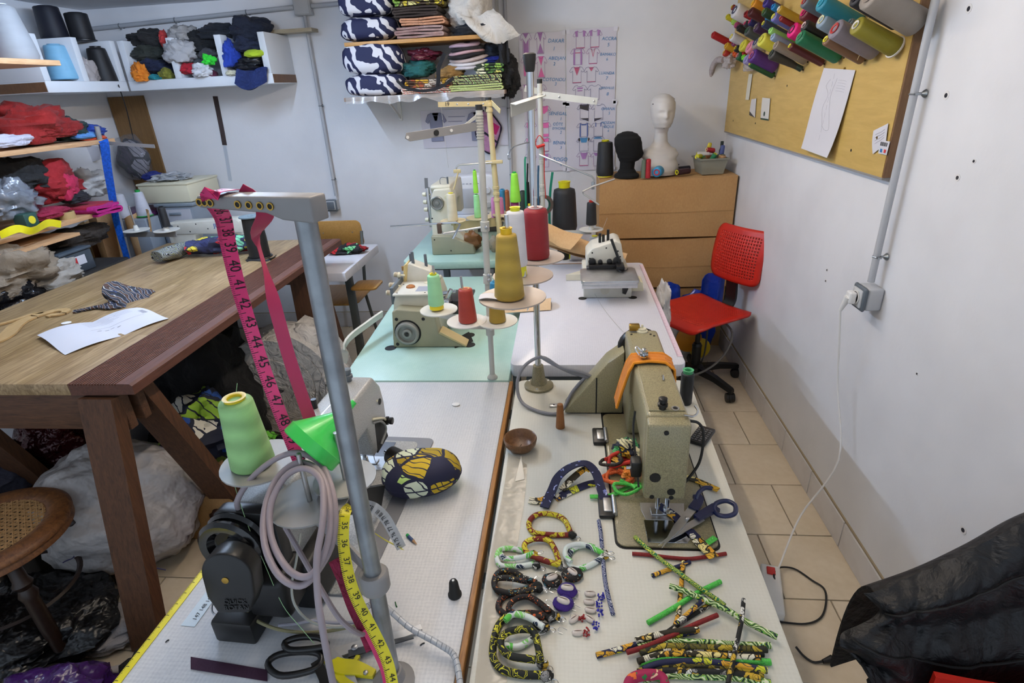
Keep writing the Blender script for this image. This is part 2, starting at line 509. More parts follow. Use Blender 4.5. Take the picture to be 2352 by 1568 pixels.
# ------------------------------------------------------------------ electric conduits
PVC = mat('grey_pvc', '#b4b6ba', 0.45, vary=(6, 0.08))
BOXG = mat('grey_box_plastic', '#b9bbbe', 0.5, vary=(10, 0.04))
DGREY = mat('dark_grey_plastic', '#5f676e', 0.5)
ZINC = mat('zinc', '#9aa0a4', 0.35, 1.0, vary=(60, 0.2))
def pipe(p0, p1, r, label, clips, nrm, group='wall conduits'):
 t = thing('conduit_pipe', label, 'conduit', (0, 0, 0), group=group)
 MB().cyl(p0, p1, r, n=14).build('tube', PVC, t)
 p0, p1, nrm = V(p0), V(p1), V(nrm)
 d = (p1-p0).normalized(); side = d.cross(nrm)
 for c in clips:
  p = p0.lerp(p1, c)
  b = MB()
  b.tube([p+nrm*(math.cos(a)*r*1.12)+side*(math.sin(a)*r*1.12) for a in [i*PI/6 for i in range(-12, 13, 2)]], 0.0025, 6, k=0)
  b.rbox(-0.006, -0.003, -0.003, 0.006, 0.003, 0.003, 0.001, M=look(p+side*(r+0.007), d))
  k = b.build('pipe_clip', ZINC, t)
  MB().lathe([(0.004, 0), (0.004, 0.008), (0.011, 0.016), (0.012, 0.018)], 12, look(p+side*(r*0.2)-nrm*r, -nrm)).build('wall_stud', ZINC, k)
 return t
a = ox(2137+12, 2, XR-0.03); b = ox(2003, 645, XR-0.03)
ymid = (a.y+b.y)/2
pipe((XR-0.032, ymid, 0.99), (XR-0.032, ymid, ZC), 0.0105, 'grey conduit pipe running down the right wall beside the spool board', (0.07, 0.465), (-1, 0, 0))
p = oy(470, 42, YB)
pipe((XL+0.02, YB-0.03, 2.075), (-1.63, YB-0.03, 2.118), 0.0125, 'long grey conduit along the back wall above the white cubby shelf', (0.17, 0.44, 0.78), (0, -1, 0))
pipe((-1.52, YB-0.03, 2.118), (-0.44, YB-0.03, 2.14), 0.0125, 'grey conduit on the back wall behind the blue print fabric stack', (0.9,), (0, -1, 0))
pipe((-1.575, YB-0.025, 0.99), (-1.575, YB-0.025, 2.07), 0.0105, 'thin grey conduit dropping to the switch on the back wall', (0.1, 0.53), (0, -1, 0))
pipe((-0.355, YB-0.025, 0.80), (-0.345, YB-0.025, 2.11), 0.011, 'pale conduit down the back wall left of the posters', (0.22, 0.53, 0.87), (0, -1, 0))
def jbox(cx, cz, w, h, label):
 t = thing('junction_box', label, 'junction box', (cx, YB, cz))
 MB().rbox(-w/2, -0.05, -h/2, w/2, -0.0005, h/2, 0.006).build('body', BOXG, t)
 MB().rbox(-w/2+0.006, -0.056, -h/2+0.006, w/2-0.006, -0.05, h/2-0.006, 0.003).build('lid', BOXG, t)
jbox(-1.575, 2.115, 0.105, 0.09, 'grey junction box on the conduit near the ceiling')
jbox(-0.37, 2.145, 0.12, 0.08, 'grey junction box above the pale conduit beside the posters')
def sbox(name, M, label, cat_):
 t = thing(name, label, cat_, M=M)   # local z = out of the wall, y = up
 MB().rbox(-0.0375, -0.0375, 0.001, 0.0375, 0.0375, 0.05, 0.008, 3).build('back_box', BOXG, t)
 MB().rbox(-0.04, -0.04, 0.05, 0.04, 0.04, 0.063, 0.008, 3).build('cover_frame', DGREY, t)
 MB().rbox(-0.03, -0.03, 0.06, 0.03, 0.03, 0.068, 0.004).build('face_plate', mat('pale_grey_plastic', '#c6c8c8', 0.4), t)
 return t
Mb = Matrix(((1, 0, 0, 0), (0, 0, -1, 0), (0, 1, 0, 0), (0, 0, 0, 1)))
p = oy(768, 468, YB)
M1 = Mb.copy(); M1.translation = (p.x, YB, p.z)
s = sbox('light_switch', M1, 'small grey surface switch on the back wall below the conduit', 'switch')
MB().rbox(-0.026, -0.026, 0.066, 0.026, 0.026, 0.072, 0.003).build('rocker', DGREY, s)
Mr = Matrix(((0, 0, -1, 0), (-1, 0, 0, 0), (0, 1, 0, 0), (0, 0, 0, 1)))
p = ox(1997, 668, XR)
M2 = Mr.copy(); M2.translation = (XR, ymid, p.z)
SOCKZ = p.z
s = sbox('wall_socket', M2, 'grey surface-mounted power socket on the right wall', 'socket')
MB().lathe([(0.024, 0.069), (0.024, 0.0715), (0.0195, 0.0715), (0.019, 0.069)], 20).build('socket_ring', WHITEP, s)
# plug and the white lead hanging from it
t = thing('power_plug_lead', 'white plug in the wall socket with its long white lead to the floor', 'cable', (0, 0, 0))
P0 = V((XR-0.072, ymid, SOCKZ))
WP = mat('lead_white', '#e8e6e2', 0.45)
MB().rbox(-0.017, -0.02, 0.0, 0.017, 0.02, 0.022, 0.006, 3, look(P0, (-1, 0, 0))).cyl(P0+V((-0.02, 0, 0.0)), P0+V((-0.03, 0.012, -0.05)), 0.012, 0.006).build('plug', WP, t)
pts = [P0+V((-0.03, 0.012, -0.05))]+[V(q) for q in [
 (XR-0.085, ymid+0.01, SOCKZ-0.16), (XR-0.06, 1.82, 0.60), (XR-0.055, 1.72, 0.36)]]
g = oz(1840, 1130, 0.02); pts.append(V((0.86, 1.70, 0.12))); pts.append(oz(1790, 1300, 0.03)); pts.append(oz(1780, 1316, 0.03))
MB().tube(pts, 0.0035, 8).build('lead', WP, t)
# ------------------------------------------------------------------ tables
def laminate(name, c, c2, line, sc=260, rough=0.4):
 T = NT(name)
 w1 = T.wave(sc/6.28, 2.5, T.co(), 'X', 3.0); w2 = T.wave(sc/6.28, 2.5, T.co(), 'Y', 3.0)
 n = T.noise(70, 3, T.co(scale=(1, 8, 1))); n2 = T.noise(70, 3, T.co(scale=(8, 1, 1))); st = T.noise(3, 5)
 g = T.math('ADD', T.math('MULTIPLY', T.math('ADD', w1, w2), 0.12), T.math('MULTIPLY', T.math('ADD', n, n2), 0.38))
 base = T.ramp(g, [(0.3, line), (0.62, c)])
 T.set(T.b, 'Base Color', T.mix(T.ramp(st, [(0.5, '#000000'), (0.75, '#ffffff')]), (base, 0), c2))
 T.b.inputs['Roughness'].default_value = rough
 T.bump(g, 0.02, 0.0003)
 return T.m
LAM_GREY = laminate('linen_laminate', '#d8d9da', '#ced1d6', '#c3c5c8')
LAM_MINT = laminate('mint_laminate', '#b4d2c6', '#96bcae', '#a6c8bc', rough=0.35)
LAM_CREAM = laminate('cream_laminate', '#d9d6c8', '#cfcbbb', '#d2cfc0', rough=0.42)
LAM_WHITE = laminate('white_laminate', '#dfdee4', '#d3d1da', '#d2d1d8', rough=0.3)
PLY = wood('#8a6332', '#b58a50', 3.0, (12, 1, 12), 0.55)
EDGEW = wood('#7d4f1e', '#a8722f', 3.0, (12, 1, 12), 0.45)
FRAME = paint('#5d625f', 0.45)
def leg_frame(t, x0, x1, y, h):
 b = MB().rbox(x0, y-0.02, 0.03, x0+0.04, y+0.02, h, 0.003).rbox(x1-0.04, y-0.02, 0.03, x1, y+0.02, h, 0.003)
 b.rbox(x0-0.02, y-0.025, 0.0, x1+0.02, y+0.025, 0.03, 0.004).rbox(x0, y-0.02, h-0.035, x1, y+0.02, h, 0.003)
 b.build('leg_frame', FRAME, t)
def table(poly, z, th, m, label, edge=None, lf=None, bev=0.006):
 t = thing('sewing_table', label, 'table', (0, 0, 0), group='sewing machine tables')
 MB().rprism(poly, z-th, z, bev).build('tabletop', m, t)
 if edge: MB().rbox(*edge, 0.002).build('edge_strip', EDGEW, t)
 xs = [p[0] for p in poly]; ys = [p[1] for p in poly]
 for y in (min(ys)+0.12, max(ys)-0.14): leg_frame(t, min(xs)+0.05, max(xs)-0.05, y, z-th)
 MB().rbox(min(xs)+0.24, min(ys)+0.12, 0.12, min(xs)+0.28, max(ys)-0.14, 0.16, 0.003).build('stretcher', FRAME, t)
 return t
def rc(x0, y0, x1, y1, r, corners=(0, 1, 2, 3), n=5):
 """rectangle with rounded corners, counter-clockwise from x0,y0"""
 C = [((x0+r, y0+r), PI), ((x1-r, y0+r), 1.5*PI), ((x1-r, y1-r), 0), ((x0+r, y1-r), PI/2)]
 E = [(x0, y0), (x1, y0), (x1, y1), (x0, y1)]
 out = []
 for i in range(4):
  if i in corners:
   (cx, cy), a = C[i]
   for k in range(n+1): out.append((cx+r*math.cos(a+PI/2*k/n), cy+r*math.sin(a+PI/2*k/n)))
  else: out.append(E[i])
 return out
ZT = 0.75
LT1 = table([(-0.765, 0.33), (-0.184, 0.33), (-0.184, 1.588), (-0.722, 1.588)], ZT, 0.04, LAM_GREY, 'grey-white linen-pattern sewing table nearest the camera with yellow tape along its edge', (-0.184, 0.33, ZT-0.042, -0.173, 1.588, ZT+0.0015))
RT1 = table([(-0.163, 0.33)]+[(0.362, 0.33), (0.387, 1.55), (0.383, 1.575), (0.37, 1.595), (0.35, 1.603)]+[(-0.14, 1.603), (-0.158, 1.593), (-0.163, 1.57)], ZT, 0.042, LAM_CREAM, 'cream sewing table with the olive machine and scattered bracelets on it', bev=0.009)
LT2 = table([(-0.755, 1.596), (-0.187, 1.596), (-0.187, 2.70), (-0.80, 2.70)], ZT, 0.042, LAM_MINT, 'mint green sewing table in the middle carrying the cream overlock machine')
LT3 = table(rc(-0.865, 2.80, -0.30, 3.70, 0.05, (0,)), 0.80, 0.042, LAM_MINT, 'mint green sewing table furthest back against the wall')
RT2 = table(rc(-0.187, 1.645, 0.385, 2.78, 0.025, (0, 1, 2)), 0.78, 0.045, LAM_WHITE, 'white sewing table in front of the red chair carrying the small overlock machine', bev=0.007)
RT3 = table(rc(-0.27, 2.84, 0.18, 3.70, 0.02, (0, 1)), 0.765, 0.035, LAM_WHITE, 'white table at the back beside the cardboard boxes')
MB().rbox(-0.27, 2.832, 0.728, 0.18, 2.8395, 0.765, 0.002).build('edge_strip', EDGEW, RT3)
MB().rbox(-0.866, 2.7925, 0.757, -0.80, 2.799, 0.782, 0.002).build('worn_corner', PLY, LT3)
# yellow tape measure stuck along the near table's left edge
def tick_tape(t, P, up, w, col, step, nums, first, m_ink, tn=0.0007, size=None, side=1, flip=0, k=6, tick=True, skew=0):
 """printed tape: a ribbon plus tick marks and figures lying on its face"""
 b = MB().ribbon(P, w, tn, up, k); b.build('band', col, t)
 Q = cat(P, 24); U = cat([V(a) for a in up], 24) if isinstance(up, (list, tuple)) and not isinstance(up[0], (int, float)) else [V(up)]*len(Q)
 if len(U) != len(Q): U = [U[min(len(U)-1, i*len(U)//len(Q))] for i in range(len(Q))]
 L = [0]
 for a, c in zip(Q, Q[1:]): L.append(L[-1]+(c-a).length)
 def at(s):
  for i in range(len(L)-1):
   if L[i+1] >= s:
    f = (s-L[i])/max(1e-9, L[i+1]-L[i]); p = Q[i].lerp(Q[i+1], f); d = (Q[i+1]-Q[i]).normalized(); u = U[i].lerp(U[i+1], f); u = (u-d*u.dot(d)).normalized(); return p, d, u
  d = (Q[-1]-Q[-2]).normalized(); u = U[-1]; return Q[-1], d, (u-d*u.dot(d)).normalized()
 ink = MB(); s = step*0.35; i = 0; sub = 10
 while s < L[-1]-step*0.2:
  p, d, u = at(s); nn = d.cross(u)*side
  major = (i % sub == 0)
  if tick:
   ln = w*(0.46 if i % sub == 0 else (0.3 if i % 5 == 0 else 0.2))
   if major: ln = w*0.5
   q = p+nn*(tn/2+0.00025)
   a = q+u*(w/2); e = q+u*(w/2-ln)
   h = d*0.00035*(1.6 if major else 1)
   ink.add([a-h, a+h, e+h, e-h], [(0, 1, 2, 3)])
  if nums and i % sub == 5:
   q = p+nn*(tn/2+0.0008)-u*(w*0.08)
   x = d if not flip else -d
   yv = nn.cross(x)
   M = Matrix((x, yv, nn)).transposed().to_4x4(); M.translation = q
   if skew: M = M @ Matrix.Rotation(skew, 4, 'Z')
   txt(str(first), size or w*0.6, M, m_ink, t, 'figure', depth=0.0)
   first += nums
  s += step/sub; i += 1
 if ink.v: ink.build('tick_marks', m_ink, t, 0)
TAPEY = mat('tape_yellow', '#e3d61c', 0.4, vary=(25, 0.08))
t = thing('tape_measure', 'yellow tape measure stuck along the left edge of the near table', 'tape measure')
a = V((-0.7545, 0.34, ZT+0.001)); b = V((-0.7145, 1.585, ZT+0.001))
tick_tape(t, [a, a.lerp(b, .5), b], V((-1, 0.033, 0)), 0.014, TAPEY, 0.0254, 0, 0, INK, side=1)
t = thing('tape_measure', 'pale pink tape measure stuck along the right edge of the white table', 'tape measure')
tick_tape(t, [V((0.374, 1.70, 0.7812)), V((0.374, 2.2, 0.7812)), V((0.374, 2.74, 0.7812))], V((-1, 0, 0)), 0.018, mat('tape_pale_pink', '#e2c9d2', 0.4), 0.03, 0, 0, mat('ink_rose', '#9a6a7c', 0.7), side=1)
p = oz(470, 1385, ZT+0.0008)
st = MB().rbox(-0.014, -0.05, 0, 0.014, 0.05, 0.0005, 0.0001, 1).build('scale_sticker', mat('pale_blue_label', '#c9d8e2', 0.5)); st.location = p; st.rotation_euler = (0, 0, -0.04)
tag(st, 'pale blue number sticker beside the yellow edge tape', 'sticker')
txt('147 148 149 150', 0.011, Matrix.Translation((0.004, 0, 0.001)) @ Matrix.Rotation(PI/2, 4, 'Z'), INK, st, 'figures', depth=0)
# ------------------------------------------------------------------ cutting table on trestles
T = NT('oak_block')
co = T.co()
br = T.new('ShaderNodeTexBrick'); T.set(br, 'Vector', T.co(rot=(0, 0, PI/2))); br.offset = 0.37
T.set(br, 'Color1', srgb('#a58a60')); T.set(br, 'Color2', srgb('#bda27a')); T.set(br, 'Mortar', srgb('#9c825a')); T.set(br, 'Scale', 1.0)
T.set(br, 'Brick Width', 0.55); T.set(br, 'Row Height', 0.042); T.set(br, 'Mortar Size', 0.0006)
g = T.noise(7, 6, T.co(scale=(14, 1, 10)), 0.6, 0.6)
T.set(T.b, 'Base Color', T.mix(0.75, (br, 0), (T.ramp(g, [(0.3, '#7d6440'), (0.7, '#ffffff')]), 0), 'MULTIPLY'))
T.b.inputs['Roughness'].default_value = 0.42
T.bump(g, 0.08, 0.001)
OAK = T.m
DECK = wood('#4a2a20', '#6e4434', 2.0, (12, 1, 12), 0.55, 0.3)
TIMB = wood('#3c2415', '#684329', 2.0, (10, 10, 1), 0.62, 0.4)
TIMBX = wood('#3d2517', '#6b472e', 2.0, (1, 10, 10), 0.62, 0.4)
ct = thing('cutting_table', 'large oak cutting table with a dark grooved front board on trestles', 'table', (0, 0, 0))
MB().rbox(-2.26, 1.30, 0.862, -1.436, 2.955, 0.9, 0.003).build('oak_top', OAK, ct)
poly = []; x = -1.434; n = 17; w = 0.15/n
for i in range(n):
 poly += [(x+w*i, 0.9), (x+w*i+w*0.55, 0.9), (x+w*i+w*0.62, 0.8945), (x+w*i+w*0.93, 0.8945)]
poly += [(x+0.15, 0.9), (-1.243, 0.8995), (-1.236, 0.893), (-1.236, 0.866), (-1.434, 0.862)]
Mx = Matrix(((1, 0, 0, 0), (0, 0, -1, 2.955), (0, 1, 0, 0), (0, 0, 0, 1)))
MB().prism(poly, 0, 1.655, Mx).build('grooved_board', DECK, ct, 25)
def beam(b, p0, p1, w, h, up=V((0, 0, 1))):
 d, s, u = frame(V(p1)-V(p0), V(up)); vs = []
 for p in (V(p0), V(p1)):
  for a, c in ((-1, -1), (1, -1), (1, 1), (-1, 1)): vs.append(p+s*(a*w/2)+u*(c*h/2))
 b.add(vs, [(0, 1, 2, 3), (7, 6, 5, 4)]+[(i, (i+1) % 4, 4+(i+1) % 4, 4+i) for i in range(4)]); return b
for y0, sx in ((1.36, 0), (2.70, 0)):
 MB().rbox(-2.2, y0-0.045, 0.735, -1.30, y0-0.015, 0.861, 0.004).build('trestle_rail', TIMBX, ct)
 MB().rbox(-2.2, y0+0.015, 0.735, -1.30, y0+0.045, 0.861, 0.004).build('trestle_rail', TIMBX, ct)
 for xx in (-1.365, -2.1):
  dn = 0.215 if y0 < 2 else 0.07
  beam(MB(), (xx+0.012, y0-0.055, 0.855), (xx, y0-dn, 0.0), 0.105, 0.045, V((0, 1, 0))).build('trestle_leg', TIMB, ct)
  beam(MB(), (xx+0.012, y0+0.055, 0.855), (xx+(0.03 if y0 < 2 else 0.1), y0+(0.36 if y0 < 2 else 0.075), 0.0), 0.105, 0.045, V((0, 1, 0))).build('trestle_leg', TIMB, ct)
 MB().cyl((-1.33, y0-0.046, 0.79), (-1.33, y0-0.05, 0.79), 0.006, n=8).build('bolt', BRASS, ct)
# ------------------------------------------------------------------ desk behind the cutting table and the plywood chair
t = thing('sewing_desk', 'white sewing desk against the back wall behind the cutting table', 'table')
MB().rprism(rc(-2.75, 2.99, -1.182, 3.40, 0.02, (0, 1, 2, 3)), 0.70, 0.75, 0.006).build('tabletop', LAM_WHITE, t)
MB().rbox(-1.5, 2.80, 0.70, -1.182, 2.995, 0.75, 0.006).build('table_flap', LAM_WHITE, t)
for xx in (-2.35, -1.30):
 MB().rbox(xx-0.02, 3.1, 0.03, xx+0.02, 3.14, 0.70, 0.003).rbox(xx-0.02, 2.95, 0, xx+0.02, 3.38, 0.03, 0.003).build('leg_frame', FRAME, t)
BEECH = wood('#a87a36', '#c39450', 2.0, (10, 1, 10), 0.4)
t = thing('plywood_chair', 'honey-coloured plywood school chair behind the white desk', 'chair', (0, 0, 0))
pl = rc(-0.165, -0.09, 0.165, 0.09, 0.035)
Mc = Matrix.Translation((-1.50, 3.56, 0.785)) @ Matrix.Rotation(R(100), 4, 'X')
MB().rprism(pl, -0.005, 0.005, 0.002, M=Mc).build('backrest', BEECH, t)
for sx in (-0.1, 0.1):
 MB().lathe([(0.004, 0), (0.004, 0.002), (0.001, 0.0035)], 10, Mc @ Matrix.Translation((sx, 0.01, 0.005))).build('rivet', STEEL, t)
MB().rprism(rc(-1.70, 3.12, -1.28, 3.50, 0.06), 0.44, 0.452, 0.004).build('seat', BEECH, t)
MB().rprism(rc(-1.28, 3.05, -1.12, 3.22, 0.03), 0.56, 0.572, 0.003, M=None).build('arm_tablet', BEECH, t)
b = MB()
for sx in (-1.64, -1.34):
 MB().tube([(sx, 3.16, 0.0), (sx, 3.18, 0.43), (sx, 3.46, 0.435), (sx, 3.56, 0.80)], 0.011, 8, k=0).build('side_frame', FRAME, t)
 MB().tube([(sx, 3.44, 0.43), (sx, 3.58, 0.0)], 0.011, 8, k=0).build('rear_leg', FRAME, t)
# ------------------------------------------------------------------ cardboard boxes
def card(name, c1, c2):
 T = NT(name)
 n = T.noise(160, 3, T.co(scale=(1, 1, 0.4))); m = T.noise(3, 4); w = T.wave(95, 0.6, T.co(), 'Z')
 f = T.math('ADD', T.math('MULTIPLY', n, 0.4), T.math('MULTIPLY', m, 0.6))
 T.set(T.b, 'Base Color', T.ramp(f, [(0.3, c1), (0.65, c2)])); T.b.inputs['Roughness'].default_value = 0.8
 T.bump(w, 0.06, 0.001)
 return T.m
CARD = card('cardboard', '#b08452', '#c69c66'); CARDD = card('cardboard_dark', '#9c7444', '#b48c58')
CTAPE = mat('parcel_tape', '#87653f', 0.3)
def cbox(x0, y0, z0, x1, y1, z1, label, m, rot=0.0, sag=0.01):
 cx, cy = (x0+x1)/2, (y0+y1)/2
 t = thing('cardboard_box', label, 'box', (cx, cy, z0), rot, group='stacked cardboard boxes')
 w, d, h = (x1-x0)/2, (y1-y0)/2, z1-z0
 def face(sy):
  def fn(u, v): return (-w+2*w*u, sy*(d+0.006*math.sin(PI*u)*math.sin(PI*v)), h*v-sag*math.sin(PI*u)*(v**4))
  return fn
 b = MB().grid(face(-1), 14, 8).grid(face(1), 14, 8)
 for sx in (-1, 1): b.grid(lambda u, v, sx=sx: (sx*(w), -d+2*d*u, h*v), 4, 8)
 b.grid(lambda u, v: (-w+2*w*u, -d+2*d*v, 0), 4, 4)
 b.build('body', m, t)
 for s, k in ((-1, 0), (1, 1)):   # two top flaps meeting in the middle
  def fl(u, v, s=s): return (-w+2*w*u, s*(d-d*0.995*v), h-sag*math.sin(PI*u)+0.002+0.004*k*math.sin(PI*u)*v)
  MB().sheet(fl, 12, 4, 0.004).build('top_flap', m, t)
 MB().sheet(lambda u, v: (-w+2*w*u, -d-0.001-0.006*math.sin(PI*u)*math.sin(PI*(0.45)), h*0.43+0.002*math.sin(9*u)+0.004*v), 10, 3, 0.0012).build('crease', CARDD, t)
 return t
cbox(0.215, 3.45, 0.0, 1.0, 3.82, 0.405, 'lowest of the three stacked cardboard boxes, behind the red chair seat', CARDD)
cbox(0.205, 3.44, 0.414, 1.0, 3.82, 0.722, 'middle cardboard box of the stack behind the red chair backrest', CARD)
cbox(0.205, 3.45, 0.732, 1.0, 3.82, 1.083, 'top cardboard box carrying the mannequin heads', CARD)
# ------------------------------------------------------------------ red swivel chair
REDC = mat('red_chair_plastic', '#c42414', 0.42, bump=(500, 0.05, 0.0004))
ch = thing('swivel_chair', 'red perforated plastic swivel chair on a black five-star base', 'chair', (0.735, 2.94, 0), R(-58))
def holes_panel(nx, ny, w, h, fn, th, r, name, material, parent, hole=0.28, corner=0.06, margin=0.035, keep=None):
 """curved plate with real perforations: each grid cell carries a square hole unless it lies in the margin"""
 b = bmesh.new()
 def ins(u, v):
  x, y = abs(u)*w/2, abs(v)*h/2
  cx, cy = w/2-corner, h/2-corner
  if x > cx and y > cy: return math.hypot(x-cx, y-cy) <= corner
  return True
 def sq(u, v):  # squeeze the square grid into a rounded rectangle
  x, y = u*w/2, v*h/2; cx, cy = w/2-corner, h/2-corner
  ax, ay = abs(x), abs(y)
  if ax > cx and ay > cy:
   dx, dy = (ax-cx)/corner, (ay-cy)/corner
   m = max(dx, dy); L = math.hypot(dx, dy)
   if L > 1e-9: dx, dy = dx*m/L, dy*m/L
   ax, ay = cx+dx*corner, cy+dy*corner
  return (math.copysign(ax, x) if x else 0.0, math.copysign(ay, y) if y else 0.0)
 V_ = {}
 def vert(i, j, di=0.0, dj=0.0):
  key = (round(i+di, 4), round(j+dj, 4))
  if key not in V_:
   u, v = -1+2*(i+di)/nx, -1+2*(j+dj)/ny
   x, y = sq(u, v); V_[key] = b.verts.new(fn(x, y))
  return V_[key]
 for i in range(nx):
  for j in range(ny):
   c = [vert(i, j), vert(i+1, j), vert(i+1, j+1), vert(i, j+1)]
   x, y = -w/2+w*(i+0.5)/nx, -h/2+h*(j+0.5)/ny
   inner = abs(x) < w/2-margin and abs(y) < h/2-margin and (keep is None or keep(x, y))
   if not inner: b.faces.new(c); continue
   q = hole/2
   d = [vert(i, j, .5-q, .5-q), vert(i, j, .5+q, .5-q), vert(i, j, .5+q, .5+q), vert(i, j, .5-q, .5+q)]
   for k in range(4): b.faces.new((c[k], c[(k+1) % 4], d[(k+1) % 4], d[k]))
 bmesh.ops.recalc_face_normals(b, faces=b.faces)
 me = bpy.data.meshes.new(name); b.to_mesh(me); b.free()
 me.shade_smooth(); me.set_sharp_from_angle(angle=R(50)); me.materials.append(material)
 o = bpy.data.objects.new(name, me); COL.objects.link(o); o.parent = parent
 m = o.modifiers.new('thickness', 'SOLIDIFY'); m.thickness = th; m.offset = 0
 return o
def seatf(x, y):
 e = max(abs(x)/0.205, abs(y)/0.20)
 return V((x, y, 0.462-0.022*(1-(x/0.21)**2)*(0.5+0.5*math.cos(y*6))-(0.05*max(0, -y/0.2-0.55)**2*4)-0.03*max(0, e-0.86)**1*2))
holes_panel(30, 28, 0.41, 0.40, seatf, 0.01, 0, 'seat', REDC, ch, 0.46, 0.07, 0.04)
def backf(x, y):
 return V((x+0.02, 0.222-0.035*(1-(x/0.2)**2)+0.045*(y/0.15)*0.5+0.02*(y/0.15)**2, 0.735+y))
holes_panel(22, 18, 0.34, 0.29, backf, 0.01, 0, 'backrest', REDC, ch, 0.48, 0.05, 0.034)
MB().ribbon([(0, 0.05, 0.42), (0, 0.17, 0.425), (0, 0.222, 0.47), (0, 0.215, 0.60), (0, 0.205, 0.68), (0, 0.215, 0.74)], 0.07, 0.014, V((1, 0, 0))).build('back_bar', BLACKP, ch)
MB().rbox(-0.08, -0.09, 0.405, 0.08, 0.09, 0.43, 0.006).build('seat_mount', BLACKP, ch)
MB().cyl((0, 0, 0.22), (0, 0, 0.41), 0.014).build('gas_lift', BLACKP, ch)
MB().cyl((0, 0, 0.08), (0, 0, 0.24), 0.026).cyl((0, 0, 0.24), (0, 0, 0.255), 0.028, 0.02).build('lift_sleeve', BLACKP, ch)
MB().lathe([(0.04, 0.075), (0.045, 0.09), (0.045, 0.115), (0.03, 0.125)], 18).build('hub', BLACKP, ch)
for k in range(5):
 a = R(72*k-70)
 d = V((math.cos(a), math.sin(a), 0)); s = V((-d.y, d.x, 0))
 vs = []
 for q, hw, z0, z1 in ((0.03, 0.022, 0.078, 0.118), (0.15, 0.019, 0.078, 0.108), (0.265, 0.016, 0.06, 0.085), (0.275, 0.012, 0.062, 0.08)):
  for sg, z in ((-1, z0), (1, z0), (0.8, z1), (-0.8, z1)): vs.append(d*q+s*(sg*hw)+V((0, 0, z)))
 fs = []
 for i in range(3):
  for j in range(4): fs.append((i*4+j, i*4+(j+1) % 4, i*4+4+(j+1) % 4, i*4+4+j))
 fs += [(3, 2, 1, 0), (12, 13, 14, 15)]
 MB().add(vs, fs).build('base_arm', BLACKP, ch, 30)
 c = MB(); p = d*0.262+V((0, 0, 0.027)); w = s.lerp(d, 0.4).normalized()
 for sg in (-1, 1): c.lathe([(0.012, -0.009), (0.025, -0.008), (0.027, 0), (0.025, 0.008), (0.012, 0.009)], 16, look(p+w*(0.014*sg), w))
 c.rbox(-0.008, -0.012, 0.0, 0.008, 0.012, 0.036, 0.004, M=look(p+V((0, 0, 0.002)), V((0, 0, 1)))); c.lathe([(0.027, -0.006), (0.029, 0.0), (0.027, 0.006)], 16, look(p, w))
 c.build('caster', BLACKP, ch)
MB().tube([(0.05, 0.08, 0.41), (0.16, 0.08, 0.36), (0.18, 0.02, 0.25), (0.12, -0.08, 0.14), (-0.05, -0.24, 0.04), (-0.12, -0.3, 0.02)], 0.006, 8).build('grey_lead', mat('grey_cable', '#6d6a66', 0.5), ch)
# ------------------------------------------------------------------ sewing machines
PXZ = Matrix(((1, 0, 0, 0), (0, 0, 1, 0), (0, 1, 0, 0), (0, 0, 0, 1)))     # (x, z, depth) -> prism along y
PYZ = Matrix(((0, 0, 1, 0), (1, 0, 0, 0), (0, 1, 0, 0), (0, 0, 0, 1)))     # (y, z, depth) -> prism along x
OLIVE = paint('#98906f', 0.34, 0.25, 0.2)
OLIVED = paint('#7f775a', 0.36, 0.25, 0.2)
HGREY = paint('#a9aaa8', 0.36, 0.25, 0.2)
CREAMM = paint('#d3cfbc', 0.38)
CREAML = paint('#dad7ca', 0.35)
KHAKI = paint('#97937a', 0.42)
HOLE = mat('machine_hole', '#0c0c0c', 0.6)
def knob(p, d, r, h, m, t, name='knob', ridge=True):
 prof = [(r*0.7, 0), (r*0.7, h*0.25), (r, h*0.28), (r, h*0.5), (r*0.62, h*0.55), (r*0.62, h*0.66), (r*0.85, h*0.7), (r*0.85, h*0.96), (r*0.7, h)]
 return MB().lathe(prof, 16, look(p, d)).build(name, m, t)
def dot(p, d, r, t, m=None, name='screw_hole', h=0.0008):
 return MB().lathe([(r, -0.002), (r, h), (r*0.3, h)], 12, look(p, d)).build(name, m or HOLE, t)
def screw(p, d, r, t):
 return MB().lathe([(r, -0.001), (r, r*0.5), (r*0.6, r*0.8)], 12, look(p, d)).build('screw', STEEL, t)
